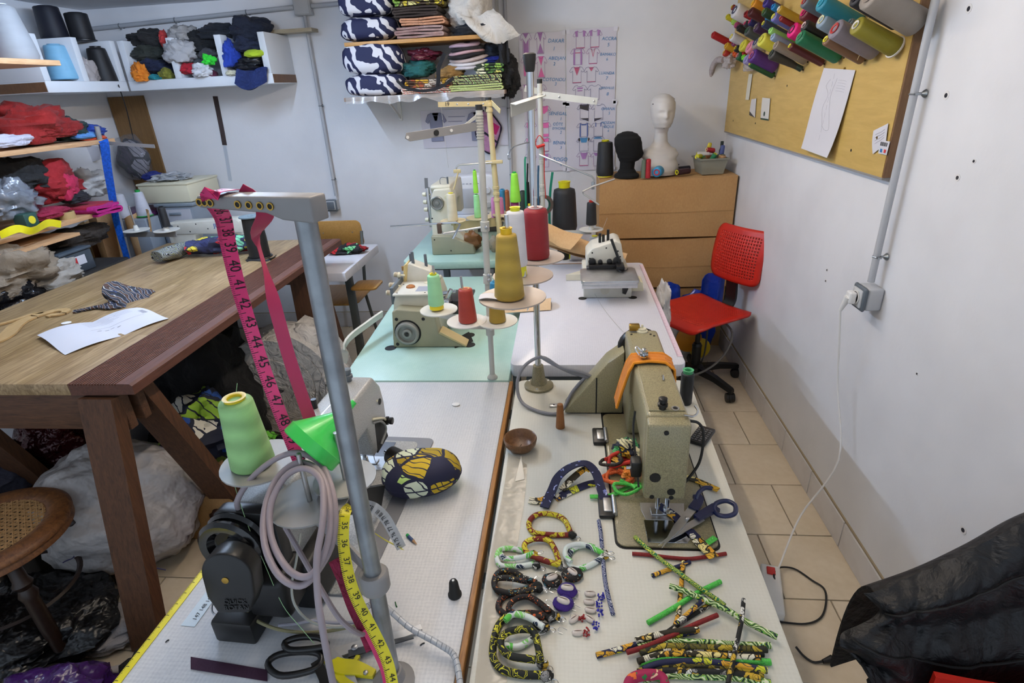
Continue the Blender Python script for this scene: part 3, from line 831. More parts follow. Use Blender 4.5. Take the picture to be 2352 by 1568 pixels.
def lockstitch(label, origin, rot, body, dark, plate=True, chamfer=False):
 """flat-bed machine. origin: table point under the needle; +y: needle end; operator on -x"""
 t = thing('sewing_machine', label, 'sewing machine', origin, rot, group='flat-bed sewing machines')
 MB().rprism(rc(-0.102, -0.40, 0.102, 0.105, 0.018), 0.0005, 0.006, 0.002).build('bed_plate', dark, t)
 if chamfer: prof = [(-0.44, 0.25), (0.018, 0.25), (0.05, 0.21), (0.06, 0.16), (0.055, 0.09), (0.035, 0.062), (-0.045, 0.062), (-0.06, 0.15), (-0.26, 0.155), (-0.29, 0.13), (-0.30, 0.006), (-0.44, 0.006)]
 else: prof = [(-0.44, 0.25), (0.0, 0.252), (0.0, 0.062), (-0.06, 0.062), (-0.075, 0.14), (-0.26, 0.15), (-0.28, 0.135), (-0.295, 0.006), (-0.44, 0.006)]
 MB().rprism(prof, -0.043, 0.043, 0.010, 3, PYZ).build('arm_body', body, t, 50)
 if not chamfer:
  MB().rprism([(0.0, 0.25), (0.026, 0.244), (0.028, 0.062), (0.0, 0.062)], -0.043, 0.043, 0.005, 2, PYZ).build('face_plate', body, t, 50)
  MB().rprism([(-0.41, 0.2505), (-0.015, 0.2525), (-0.015, 0.2545), (-0.41, 0.2525)], -0.036, 0.036, 0.0008, 1, PYZ).build('top_cover', body, t)
 # needle bar, presser bar, foot, needle plate
 MB().cyl((0.010, 0.012, 0.025), (0.010, 0.012, 0.07), 0.0045).cyl((0.010, 0.012, 0.004), (0.010, 0.012, 0.03), 0.0012, n=6).build('needle_bar', CHROME, t)
 MB().cyl((-0.012, 0.005, 0.018), (-0.012, 0.005, 0.07), 0.005).build('presser_bar', CHROME, t)
 MB().rprism([(0.022, -0.006), (0.022, 0.016), (-0.016, 0.016), (-0.02, 0.006), (-0.016, -0.006)], 0.008, 0.0105, 0.0006, 1).rbox(-0.017, 0.0, 0.010, -0.005, 0.011, 0.022, 0.002).build('presser_foot', STEEL, t)
 if plate:
  MB().rprism([(-0.055, -0.025), (-0.048, 0.02), (-0.03, 0.03), (0.035, 0.03), (0.042, 0.0), (0.042, -0.025)], 0.006, 0.0075, 0.0004, 1).build('needle_plate', STEEL, t)
  MB().rprism([(-0.05, 0.03), (0.04, 0.03), (0.04, 0.095), (-0.04, 0.095), (-0.05, 0.08)], 0.006, 0.0075, 0.0004, 1).build('slide_plate', CHROME, t)
 return t
m1 = lockstitch('olive green hammered-finish sewing machine with an orange strap on its arm', (0.203, 0.985, ZT), PI, OLIVE, OLIVED)
F_ = V((0, 1, 0)); UP = V((0, 0, 1))
for x, z, r in ((0.006, 0.228, 0.005), (0.022, 0.118, 0.0115), (-0.013, 0.082, 0.0085), (0.026, 0.068, 0.005), (-0.014, 0.067, 0.005)): dot((x, 0.028, z), F_, r, m1)
knob((0.008, -0.022, 0.254), UP, 0.0105, 0.026, BLACKP, m1, 'oil_knob')
for x, y in ((0.0, -0.055), (-0.018, -0.022)):
 MB().lathe([(0.0085, 0), (0.0085, 0.0015), (0.0055, 0.0015), (0.0055, -0.002)], 14, Matrix.Translation((x, y, 0.2545))).build('eyelet', STEEL, m1); dot((x, y, 0.254), UP, 0.005, m1)
for x, y in ((-0.028, -0.39), (0.03, -0.40), (-0.02, -0.40)): dot((x, y, 0.253), UP, 0.003, m1)
g = MB().lathe([(0.015, 0), (0.015, 0.004), (0.011, 0.005), (0.011, 0.01), (0.003, 0.011), (0.003, 0.02)], 18, Matrix.Translation((0.0, -0.42, 0.252)))
g.build('bobbin_winder', IVORY, m1)
MB().rbox(0.006, -0.435, 0.254, 0.034, -0.418, 0.272, 0.003).build('winder_bracket', BRASS, m1)
# thread tension on the arm's top with its spring
MB().lathe([(0.004, 0), (0.010, 0.001), (0.0105, 0.004), (0.006, 0.006), (0.0105, 0.008), (0.010, 0.011), (0.006, 0.012), (0.0065, 0.02), (0.004, 0.022)], 16, Matrix.Translation((0.019, -0.235, 0.268))).build('tension_post', CHROME, m1)
MB().tube([(0.03, -0.24, 0.27), (0.038, -0.246, 0.282), (0.034, -0.255, 0.285), (0.02, -0.25, 0.272)], 0.0018, 6).build('check_spring', CHROME, m1)
MB().tube([(-0.012, -0.16, 0.256), (-0.013, -0.15, 0.262), (-0.012, -0.14, 0.256)], 0.002, 6).build('thread_guide', CHROME, m1)
# belt guard wedge on the far side with the machine head pulley behind
wedge = [(0.045, 0.20), (0.045, 0.004), (0.21, 0.004), (0.205, 0.014), (0.09, 0.165)]
MB().rprism(wedge, -0.475, -0.405, 0.004, 2, PXZ).build('belt_guard', OLIVE, m1)
MB().rprism([(0.118, 0.12), (0.1215, 0.12), (0.1215, 0.004), (0.118, 0.004)], -0.4045, -0.4035, 0.0003, 1, PXZ).build('guard_seam', HOLE, m1)
MB().lathe([(0.02, 0), (0.055, 0.002), (0.06, 0.008), (0.06, 0.022), (0.05, 0.026), (0.02, 0.026)], 24, look((0, -0.445, 0.185), (0, -1, 0))).build('handwheel', BLACKP, m1)
MB().ribbon([(0.052, -0.10, 0.20), (0.056, -0.085, 0.16), (0.052, -0.03, 0.10), (0.05, 0.0, 0.07)], 0.006, 0.004, V((0, 1, 0))).build('knee_lever', BLACKP, m1)
MB().rbox(0.044, -0.04, 0.085, 0.066, -0.012, 0.125, 0.004).build('lever_boss', BLACKP, m1)
MB().cyl((0.043, -0.028, 0.10), (0.075, -0.028, 0.10), 0.004).build('lever_pin', CHROME, m1)
MB().tube([(-0.042, 0.0, 0.24), (-0.062, 0.004, 0.235), (-0.075, -0.003, 0.20), (-0.074, -0.01, 0.13), (-0.05, -0.005, 0.085), (-0.043, 0.0, 0.082)], 0.003, 8).build('oil_hose', RUBBER, m1)
MB().tube([(-0.03, 0.005, 0.256), (-0.05, 0.002, 0.252), (-0.06, -0.01, 0.256), (-0.056, -0.022, 0.262)], 0.0022, 6).build('wire_guide', CHROME, m1)
for y in (-0.01, -0.285):
 h = MB().rbox(0.1, y-0.035, 0.0008, 0.135, y+0.035, 0.012, 0.004).build('hinge', BLACKP, m1)
 MB().rbox(0.106, y-0.022, 0.006, 0.124, y+0.022, 0.0145, 0.002).build('hinge_plate', STEEL, h)
 MB().cyl((0.10, y-0.03, 0.012), (0.10, y+0.03, 0.012), 0.005).build('hinge_pin', STEEL, h)
MB().rprism(rc(-0.106, -0.45, 0.106, 0.109, 0.02), 0.0002, 0.0006, 0.0001, 1).build('bed_gap', HOLE, m1)
# orange towelling strap laid over the arm, with trimmed edges
ORG = cloth('#d9802c', '#e88f35', rough=0.95, wr=0.5); ORG2 = mat('orange_binding', '#e8921e', 0.8)
t = thing('cleaning_cloth', 'orange towelling strap wrapped over the arm of the olive machine', 'cloth')
c0 = V((0.203, 1.225, 0))
path = [(-0.078, 0.03, 0.87), (-0.066, 0.018, 0.93), (-0.054, 0.01, 0.985), (-0.044, 0.006, 1.008), (-0.01, 0.002, 1.0115), (0.03, 0.0, 1.010), (0.0505, 0.002, 0.995), (0.056, 0.01, 0.94), (0.058, 0.02, 0.88)]
pp = [c0+V(p) for p in path]
def strap(u, v):
 i = u*(len(pp)-1); a = min(int(i), len(pp)-2); q = pp[a].lerp(pp[a+1], i-a)
 w = 0.052+0.008*math.sin(u*9)
 return q+V((0, (v-0.5)*w*2*0.5-0.03*(1-u)*0+0.003*math.sin(u*14), 0.0015*math.sin(v*17+u*5)))
MB().sheet(strap, 40, 10, 0.005).build('towelling', ORG, t, 60)
for v in (0, 1): MB().tube([strap(i/24, v) for i in range(25)], 0.0035, 6, k=0).build('binding', ORG2, t)
# ---- grey machine on the near-left table
m2 = lockstitch('grey hammered-finish sewing machine on the near table with a black motor at its end', (-0.507, 1.14, ZT), R(-3), HGREY, HGREY, chamfer=True)
MB().rprism(rc(-0.102, -0.40, 0.14, 0.125, 0.018), 0.0003, 0.0045, 0.0008, 1).build('bed_rim', mat('bed_rim', '#85868a', 0.4, 0.3), m2)
knob((-0.01, -0.005, 0.25), UP, 0.011, 0.032, DGREY, m2, 'presser_knob')
MB().tube([(-0.035, -0.02, 0.25), (-0.03, -0.02, 0.262), (-0.024, -0.02, 0.262), (-0.02, -0.02, 0.252)], 0.0015, 6).build('thread_guide', CHROME, m2)
dot((-0.022, 0.0, 0.25), UP, 0.006, m2, mat('tan_plug', '#a0917a', 0.6), 'plug')
MB().cyl((-0.035, -0.13, 0.25), (-0.035, -0.13, 0.272), 0.006).build('thread_pin', BLACKP, m2)
dot((0.044, 0.028, 0.175), (1, 0, 0), 0.008, m2); dot((0.044, 0.014, 0.185), (1, 0, 0), 0.003, m2, IVORY, 'plug')
knob((0.043, 0.035, 0.115), (1, 0, 0), 0.011, 0.024, BLACKP, m2, 'tension_knob')
MB().tube([(0.044, -0.03, 0.16), (0.05, -0.01, 0.15), (0.052, 0.015, 0.135), (0.05, 0.03, 0.12)], 0.003, 6).build('guide_wire', IVORY, m2)
MB().tube([(0.044, -0.03, 0.15), (0.052, 0.0, 0.135), (0.052, 0.02, 0.10), (0.047, -0.01, 0.075)], 0.003, 6).build('guide_wire', mat('grey_wire', '#8c8d8b', 0.5), m2)
MB().rprism([(-0.03, 0.062), (0.045, 0.062), (0.03, 0.12), (-0.02, 0.14)], 0.040, 0.0438, 0.001, 1, PYZ).build('side_recess', HOLE, m2)
b = MB().lathe([(0.018, -0.02), (0.023, -0.019), (0.0235, 0), (0.023, 0.019), (0.018, 0.02), (0.012, 0.019), (0.012, -0.019)], 24, look((0.075, 0.0, 0.029), (0.85, -0.5, 0)), caps=False)
b.build('edge_guide_roller', BLACKP, m2)
MB().cyl((0.04, 0.02, 0.029), (0.075, 0.0, 0.029), 0.007).build('roller_axle', CHROME, m2)
# pulley end: guard, wheel, motor
MB().rprism(rc(-0.062, 0.05, 0.05, 0.252, 0.02), -0.462, -0.436, 0.004, 2, PXZ).build('end_guard', BLACKP, m2)
MB().lathe([(0.03, 0.0), (0.052, 0.002), (0.056, 0.008), (0.051, 0.014), (0.045, 0.014), (0.045, 0.02), (0.053, 0.022), (0.056, 0.03), (0.05, 0.036), (0.038, 0.034), (0.03, 0.024)], 28, look((-0.024, -0.458, 0.198), (0, -1, 0))).build('handwheel', mat('gloss_black', '#0e0e10', 0.16, coat=0.5), m2)
MB().cyl((-0.018, -0.48, 0.196), (0.008, -0.525, 0.195), 0.022).build('motor_neck', mat('grey_metal_sleeve', '#77797c', 0.35, 0.8), m2)
Md = look((0.014, -0.555, 0.168), (0.12, -1, 0.12)) @ Matrix.Scale(0.8, 4)
cap = [(-0.05, 0.0)] + [(0.05*math.cos(a), 0.05+0.05*math.sin(a)) for a in [PI-PI*i/12 for i in range(13)]] + [(0.046, 0.0), (0.028, -0.04), (-0.036, -0.04)]
MB().rprism(cap, -0.045, 0.0, 0.006, 3, Md).build('drive_cover', BLACKP, m2)
MB().lathe([(0.007, 0), (0.007, 0.001), (0.005, 0.0012)], 14, Md @ Matrix.Translation((-0.004, 0.04, 0.0002))).build('cover_screw', BRASS, m2)
for k, s_ in enumerate(('QUICK', 'ROTAN')):
 txt(s_, 0.0145, Md @ Matrix.Translation((0.006, -0.010-0.0145*k, 0.0008)), mat('embossed_black', '#2a2a2a', 0.5), m2, 'embossed_lettering', depth=0.001)
MB().rbox(-0.055, -0.44, 0.004, 0.075, -0.30, 0.115, 0.012, 3).rbox(-0.02, -0.50, 0.05, 0.06, -0.42, 0.14, 0.014, 3).build('motor', mat('motor_black', '#101011', 0.45, bump=(200, 0.2, 0.0005)), m2)
beam(MB(), (0.045, -0.40, 0.20), (0.10, -0.17, 0.05), 0.012, 0.05).build('belt_cover', BLACKP, m2)
MB().rbox(-0.088, -0.515, 0.0005, -0.01, -0.435, 0.05, 0.006).build('switch_box', BLACKP, m2)
MB().tube([(-0.10, -0.44, 0.035), (-0.115, -0.46, 0.04), (-0.11, -0.48, 0.03), (-0.09, -0.48, 0.02)], 0.0018, 6).build('wire_hook', CHROME, m2)
LBL = mat('pink_label', '#e7c9d2', 0.6)
MB().rbox(0.0435, -0.33, 0.10, 0.0445, -0.19, 0.17, 0.0003, 1).build('paper_label', LBL, m2)
txt('ATTENTION', 0.014, Matrix.Translation((0.0455, -0.26, 0.15)) @ Matrix.Rotation(PI/2, 4, 'Z') @ Matrix.Rotation(PI/2, 4, 'X'), INK, m2, 'label_lettering', depth=0)
# ---- overlock on the mint table, seen from its pulley end
t = thing('overlock_machine', 'cream overlock machine with a khaki belt cover on the mint table', 'sewing machine', (0, 0, 0), group='overlock machines')
Y0 = 1.85
MB().rprism([(-0.645, 0.7505), (-0.632, 0.893), (-0.615, 0.903), (-0.475, 0.892), (-0.467, 0.81), (-0.372, 0.7505)], Y0, Y0+0.055, 0.006, 3, PXZ).build('belt_cover', KHAKI, t, 50)
MB().rprism([(-0.468, 0.806), (-0.462, 0.815), (-0.366, 0.756), (-0.37, 0.7505)], Y0-0.001, Y0+0.057, 0.0015, 1, PXZ).build('cover_rib', paint('#c3b183', 0.45), t)
MB().rprism([(-0.665, 0.752), (-0.640, 0.905), (-0.63, 0.938), (-0.50, 0.938), (-0.485, 0.88), (-0.47, 0.752)], Y0+0.055, Y0+0.30, 0.008, 3, PXZ).build('body', CREAMM, t, 50)
MB().rbox(-0.635, Y0+0.04, 0.938, -0.495, Y0+0.27, 0.947, 0.004, 2).build('top_cover', CREAML, t)
MB().rprism([(-0.628, 0.945), (-0.618, 1.01), (-0.60, 1.018), (-0.52, 0.985), (-0.515, 0.945)], Y0+0.19, Y0+0.26, 0.004, 2, PXZ).build('tension_housing', CREAML, t)
MB().rprism([(-0.632, 0.945), (-0.622, 1.012), (-0.608, 1.020), (-0.606, 1.014), (-0.618, 0.945)], Y0+0.186, Y0+0.264, 0.002, 1, PXZ).build('housing_edge', paint('#d6bf82', 0.5), t)
MB().lathe([(0.044, 0), (0.044, 0.016), (0.040, 0.02), (0.034, 0.02), (0.033, 0.008), (0.018, 0.008), (0.018, 0.017), (0.010, 0.019), (0.010, 0.012)], 32, look((-0.582, Y0+0.002, 0.812), (0, -1, 0))).build('handwheel', paint('#8d8d87', 0.35), t)
MB().lathe([(0.0335, 0), (0.0335, 0.0015), (0.019, 0.0015)], 28, look((-0.582, Y0-0.004, 0.812), (0, -1, 0))).build('wheel_recess', HOLE, t)
MB().lathe([(0.050, 0), (0.050, 0.001), (0.044, 0.001)], 28, look((-0.582, Y0-0.0005, 0.812), (0, -1, 0))).build('wheel_shadow_gap', HOLE, t)
dot((-0.582, Y0-0.018, 0.812), (0, -1, 0), 0.006, t)
for x, z in ((-0.618, 0.865), (-0.518, 0.865), (-0.627, 0.765)): dot((x, Y0, z), (0, -1, 0), 0.0065, t)
MB().lathe([(0.018, 0), (0.016, 0.006), (0.008, 0.010), (0.003, 0.011)], 18, Matrix.Translation((-0.585, Y0+0.12, 0.946))).build('oil_sight', mat('amber_glass', '#a2683a', 0.15), t)
MB().lathe([(0.015, 0), (0.014, 0.003), (0.002, 0.004)], 16, Matrix.Translation((-0.53, Y0+0.17, 0.946))).build('cap', IVORY, t)
MB().rbox(-0.555, Y0+0.07, 0.9468, -0.505, Y0+0.125, 0.9478, 0.0002, 1).build('data_plate', mat('data_plate', '#aab0c0', 0.4, 0.3), t)
for x, y in ((-0.62, Y0+0.055), (-0.515, Y0+0.055), (-0.62, Y0+0.15), (-0.515, Y0+0.20)): dot((x, y, 0.947), UP, 0.003, t)
for x, y, z in ((-0.655, Y0+0.10, 0.93), (-0.65, Y0+0.13, 0.95), (-0.642, Y0+0.18, 0.975)):
 k = MB().lathe([(0.004, -0.01), (0.004, 0.006), (0.011, 0.008), (0.0115, 0.016), (0.009, 0.018), (0.0095, 0.030), (0.007, 0.033)], 16, look((x+0.012, y, z), (-1, -0.1, 0.15))).build('tension_dial', IVORY, t)
 MB().lathe([(0.0098, 0), (0.0098, 0.012)], 16, look((x-0.005, y-0.002, z+0.003), (-1, -0.1, 0.15))).build('dial_grip', mat('tan_grip', '#b5a58b', 0.7), k)
MB().rbox(-0.648, Y0+0.06, 0.90, -0.634, Y0+0.2, 0.965, 0.003).build('tension_plate', DGREY, t)
for x, y, h in ((-0.59, Y0+0.21, 0.055), (-0.603, Y0+0.23, 0.04), (-0.545, Y0+0.23, 0.035)):
 MB().rbox(x-0.005, y-0.004, 0.99, x+0.006, y+0.006, 1.015+h*0.8, 0.003).build('thread_guide_post', DGREY, t)
# looper and presser area on the right-hand side
MB().rbox(-0.47, Y0+0.20, 0.80, -0.40, Y0+0.27, 0.86, 0.006).rbox(-0.46, Y0+0.17, 0.86, -0.37, Y0+0.30, 0.872, 0.003).build('looper_cover', mat('gunmetal', '#565457', 0.35, 0.7), t)
MB().rbox(-0.48, Y0+0.10, 0.84, -0.44, Y0+0.17, 0.90, 0.006).cyl((-0.45, Y0+0.12, 0.90), (-0.43, Y0+0.12, 0.935), 0.008).cyl((-0.47, Y0+0.15, 0.91), (-0.42, Y0+0.15, 0.915), 0.007).build('needle_clamp', CHROME, t)
MB().rprism([(-0.43, Y0+0.06), (-0.38, Y0+0.14), (-0.35, Y0+0.05), (-0.41, Y0-0.01)], 0.7508, 0.7525, 0.0003, 1).build('chip_guard', BLACKP, t)
for x, y in ((-0.655, Y0-0.002), (-0.36, Y0+0.02), (-0.375, Y0+0.11)):
 MB().lathe([(0.022, 0.0004), (0.022, 0.0012), (0.002, 0.0012)], 20, Matrix.Translation((x, y, ZT))).build('table_cutout', HOLE, t)
# bracket with a white arm at the table's left edge
w = MB().ribbon([(-0.82, 1.79, 0.72), (-0.80, 1.80, 0.80), (-0.76, 1.93, 0.815), (-0.73, 2.02, 0.82)], 0.028, 0.008, V((0.3, 0, 1))).build('hose_bracket', CREAML)
tag(w, 'pale bent metal bracket at the left edge of the mint table', 'bracket')
# ---- coverstitch machine on the far mint table
t = thing('coverstitch_machine', 'cream coverstitch machine with tension dials on the far mint table', 'sewing machine', (0, 0, 0))
Y1 = 2.93
MB().rprism([(-0.725, 0.8005), (-0.722, 0.905), (-0.615, 0.90), (-0.495, 0.845), (-0.49, 0.8005)], Y1, Y1+0.07, 0.005, 2, PXZ).build('base_cover', KHAKI, t, 50)
MB().rprism([(-0.735, 0.802), (-0.722, 0.905), (-0.715, 1.09), (-0.69, 1.145), (-0.60, 1.15), (-0.585, 1.09), (-0.60, 0.95), (-0.54, 0.88), (-0.54, 0.802)], Y1+0.03, Y1+0.14, 0.010, 3, PXZ).build('column', CREAMM, t, 50)
MB().rprism([(Y1+0.04, 1.15), (Y1+0.05, 1.165), (Y1+0.38, 1.16), (Y1+0.40, 1.10), (Y1+0.39, 0.97), (Y1+0.31, 0.97), (Y1+0.30, 1.06), (Y1+0.10, 1.07)], -0.71, -0.60, 0.010, 3, PYZ).build('arm', CREAMM, t, 50)
MB().rbox(-0.73, Y1+0.1, 0.802, -0.53, Y1+0.42, 0.87, 0.008).build('bed', CREAMM, t)
MB().lathe([(0.036, 0), (0.036, 0.012), (0.033, 0.015), (0.027, 0.014), (0.024, 0.008), (0.012, 0.008), (0.011, 0.014), (0.004, 0.015)], 28, look((-0.675, Y1+0.03, 1.075), (0, -1, 0))).build('handwheel', mat('wheel_metal', '#8b8b86', 0.4, 0.6), t)
MB().lathe([(0.010, 0), (0.009, 0.003)], 14, look((-0.625, Y1+0.03, 1.105), (0, -1, 0))).build('oil_gauge', mat('cream_gauge', '#d9d2b0', 0.3), t)
for z in (1.115, 1.075, 1.035, 0.98):
 MB().lathe([(0.004, -0.02), (0.004, 0.004), (0.011, 0.006), (0.011, 0.022), (0.008, 0.026)], 14, look((-0.735, Y1+0.07, z), (-1, 0, 0.02))).build('tension_dial', IVORY, t)
MB().rbox(-0.738, Y1+0.055, 0.94, -0.722, Y1+0.09, 1.15, 0.003).build('tension_plate', STEEL, t)
MB().ribbon([(-0.735, Y1+0.07, 1.145), (-0.732, Y1+0.07, 1.20)], 0.018, 0.003, V((1, 0, 0.1)), k=0).build('guide_plate', mat('perforated_grey', '#6d6f72', 0.5), t)
MB().cyl((-0.62, Y1+0.08, 1.15), (-0.62, Y1+0.08, 1.20), 0.005).tube([(-0.62, Y1+0.08, 1.195), (-0.655, Y1+0.08, 1.197), (-0.66, Y1+0.08, 1.165), (-0.64, Y1+0.08, 1.16)], 0.0015, 6).build('thread_post', DGREY, t)
for x, z in ((-0.705, 0.885), (-0.62, 0.823), (-0.705, 1.0)): dot((x, Y1, z), (0, -1, 0), 0.004, t)
MB().rbox(-0.60, Y1+0.12, 0.87, -0.55, Y1+0.2, 0.93, 0.01).build('needle_clamp', CHROME, t)
# ---- white household machine behind it
t = thing('household_machine', 'white household sewing machine standing at the back wall', 'sewing machine', (0, 0, 0))
HW = mat('household_white', '#e2e5ec', 0.3, coat=0.2)
Y2 = 3.46
MB().rprism([(-0.70, 0.905), (-0.70, 1.115), (-0.685, 1.135), (-0.45, 1.145), (-0.415, 1.12), (-0.405, 0.905)], Y2, Y2+0.13, 0.018, 3, PXZ).build('body', HW, t, 50)
MB().rbox(-0.665, Y2-0.003, 0.945, -0.555, Y2+0.01, 1.065, 0.005).build('window_recess', mat('recess_grey', '#b9bfca', 0.4), t)
MB().rbox(-0.70, Y2-0.02, 0.865, -0.405, Y2+0.14, 0.905, 0.008).build('bed', HW, t)
for z in (1.05, 0.965): MB().lathe([(0.02, 0), (0.02, 0.012), (0.016, 0.016)], 20, look((-0.47, Y2, z), (0, -1, 0))).build('dial', mat('dial_white', '#cfd2d8', 0.35), t)
for i in range(6): MB().rbox(-0.645+i*0.022, Y2-0.002, 1.09, -0.632+i*0.022, Y2+0.002, 1.094, 0.0005, 1).build('stitch_mark', mat('print_grey', '#8b93a5', 0.5), t)
MB().rbox(-0.705, Y2-0.03, 0.8005, -0.40, Y2+0.15, 0.865, 0.01).build('base', mat('dark_base', '#4a4644', 0.6), t)
# ---- small overlock facing the camera on the white table
t = thing('overlock_machine', 'small cream overlock machine with a steel work plate on the white table', 'sewing machine', (0, 0, 0), group='overlock machines')
Y3, Z3 = 2.27, 0.78
MB().rbox(0.075, Y3, Z3+0.0005, 0.277, Y3+0.30, Z3+0.085, 0.006, 2).build('base', CREAML, t)
MB().rprism(rc(0.062, Y3-0.075, 0.298, Y3+0.11, 0.02), Z3+0.085, Z3+0.1, 0.003, 2).build('work_plate', STEEL, t)
MB().rbox(0.066, Y3-0.07, Z3+0.066, 0.292, Y3-0.062, Z3+0.086, 0.003).build('plate_skirt', STEEL, t)
MB().rprism([(0.09, Z3+0.10), (0.09, Z3+0.155), (0.115, Z3+0.185), (0.215, Z3+0.215), (0.238, Z3+0.205), (0.252, Z3+0.13), (0.245, Z3+0.10)], Y3+0.12, Y3+0.27, 0.006, 2, PXZ).build('upper_body', CREAML, t, 50)
DKM = mat('dark_mechanism', '#1b1a1b', 0.4, 0.3)
b = MB().rbox(0.10, Y3+0.085, Z3+0.10, 0.235, Y3+0.122, Z3+0.118, 0.003)
for x, r in ((0.115, 0.016), (0.15, 0.01), (0.19, 0.012), (0.222, 0.018)): b.lathe([(r, 0), (r, 0.014), (r*0.5, 0.018)], 16, look((x, Y3+0.12, Z3+0.122+r*0.3), (0, -1, 0)))
b.build('looper_mechanism', DKM, t)
MB().rbox(0.09, Y3+0.09, Z3+0.1002, 0.245, Y3+0.121, Z3+0.108, 0.001, 1).build('feed_strip', mat('gunmetal', '#565457', 0.35, 0.7), t)
beam(MB(), (0.195, Y3+0.115, Z3+0.225), (0.235, Y3+0.10, Z3+0.12), 0.008, 0.01).build('presser_lever', BLACKP, t)
MB().rbox(0.215, Y3+0.05, Z3+0.1, 0.25, Y3+0.12, Z3+0.122, 0.004).tube([(0.22, Y3+0.06, Z3+0.106), (0.235, Y3+0.04, Z3+0.103), (0.26, Y3+0.06, Z3+0.104), (0.265, Y3+0.075, Z3+0.106)], 0.002, 6).build('presser_foot', DKM, t)
for x, h in ((0.15, 0.03), (0.165, 0.022), (0.185, 0.04)): MB().cyl((x, Y3+0.17, Z3+0.19+0.15*(x-0.1)), (x, Y3+0.17, Z3+0.20+0.15*(x-0.1)+h), 0.006).build('thread_guide_post', BLACKP, t)
for x, z in ((0.115, 0.165), (0.175, 0.185), (0.225, 0.17), (0.235, 0.145), (0.105, 0.14)): dot((x, Y3+0.12, Z3+z), (0, -1, 0), 0.0035, t)
MB().lathe([(0.019, 0), (0.019, 0.0008), (0.018, 0.0008)], 24, look((0.165, Y3, Z3+0.035), (0, -1, 0))).build('round_cap', CREAMM, t)
MB().rprism([(0.228, Z3+0.075), (0.252, Z3+0.078), (0.262, Z3+0.04), (0.252, Z3+0.015), (0.238, Z3+0.02), (0.236, Z3+0.05)], Y3-0.004, Y3+0.002, 0.001, 1, PXZ).build('thread_chute', BLACKP, t)
MB().rprism([(0.277, Z3+0.02), (0.277, Z3+0.075), (0.325, Z3+0.06), (0.33, Z3+0.02)], Y3+0.02, Y3+0.10, 0.004, 2, PXZ).build('waste_shield', IVORY, t)
for x, y in ((0.07, Y3-0.002), (0.282, Y3+0.0)):
 MB().lathe([(0.018, 0.0004), (0.018, 0.0012), (0.002, 0.0012)], 18, Matrix.Translation((x, y, Z3))).build('table_cutout', HOLE, t)
MB().rprism([(0.0, Y3+0.24), (0.07, Y3+0.30), (0.07, Y3+0.24)], Z3+0.0005, Z3+0.03, 0.001, 1).build('side_bracket', CREAMM, t)
# ---- machine on the desk behind the cutting table
t = thing('sewing_machine', 'cream flat-bed sewing machine on the desk behind the cutting table', 'sewing machine', (0, 0, 0), group='flat-bed sewing machines')
MB().rprism([(-2.46, 0.80), (-2.46, 0.92), (-2.44, 0.955), (-1.98, 0.972), (-1.95, 0.95), (-1.95, 0.80), (-2.02, 0.80), (-2.04, 0.875), (-2.28, 0.88), (-2.30, 0.80)], 3.24, 3.33, 0.012, 3, PXZ).build('arm_body', CREAML, t, 50)
MB().rprism([(-2.40, 0.885), (-2.40, 0.945), (-2.38, 0.952), (-1.99, 0.966), (-1.97, 0.95), (-1.97, 0.885)], 3.232, 3.242, 0.004, 2, PXZ).build('side_cover', CREAML, t)
MB().rbox(-2.47, 3.19, 0.752, -1.93, 3.36, 0.80, 0.006).build('bed', CREAML, t)
MB().rprism([(-2.415, 0.87), (-2.44, 0.95), (-2.43, 0.955), (-2.405, 0.94), (-2.405, 0.87)], 3.23, 3.236, 0.001, 1, PXZ).build('dark_panel', DGREY, t)
for x, z in ((-2.37, 0.935), (-2.25, 0.945), (-2.18, 0.915), (-2.30, 0.90), (-2.02, 0.955), (-2.05, 0.905)): dot((x, 3.232, z), (0, -1, 0), 0.004, t)
txt('JUKI', 0.036, Matrix.Translation((-2.105, 3.2305, 0.932)) @ Matrix.Rotation(PI/2, 4, 'X'), mat('logo_blue', '#2b57a8', 0.5), t, 'maker_lettering', depth=0.0005)
# ------------------------------------------------------------------ thread cones
def cone(base, r0, r1, h, col, label, core='#e2c81d', up=0.008, dn=0.0, axis=UP, group='thread cones', band=0.0, rc_=None, sh=0.006, name='thread_cone', rim=None, n=24, cat_='thread cone'):
 """wound cone: thread_winding on a plastic core; local z = axis, origin at its base"""
 t = thing(name, label, cat_, M=look(base, axis), group=group)
 rk = rc_ or r1*0.55
 prof = [(r0*0.93, dn), (r0, dn+sh*0.6)]
 for k in range(1, 5): prof.append((r0+(r1-r0)*k/5, dn+sh+(h-dn-2*sh)*k/5))
 prof += [(r1, h-sh), (r1*0.93, h-sh*0.3), (rk*1.02, h)]
 MB().lathe([(rk, dn)]+prof, n).build('thread_winding', thread(col, band=band), t, 60)
 cm = mat('core_'+core.strip('#'), core, 0.4)
 MB().lathe([(rk*1.05, 0), (rk*1.05, 0.003), (rk, 0.004), (rk, h+up*0.6), (rk*1.12, h+up), (rk*0.9, h+up), (rk*0.7, h+up-0.001), (rk*0.6, h-0.004), (0.001, h-0.01)], 18).build('cone_core', cm, t)
 if dn > 0.001:
  MB().lathe([(r0*0.86, 0), (r0*0.9, 0.001), (r0*0.86, dn), (rk, dn)], 18).build('core_skirt', cm, t)
 if rim:
  MB().lathe([(r0*1.06, -0.002), (r0*1.12, 0.0), (r0*1.12, 0.004), (r0*0.9, 0.005)], 24).build('end_flange', mat('core_'+rim.strip('#'), rim, 0.4), t)
 return t
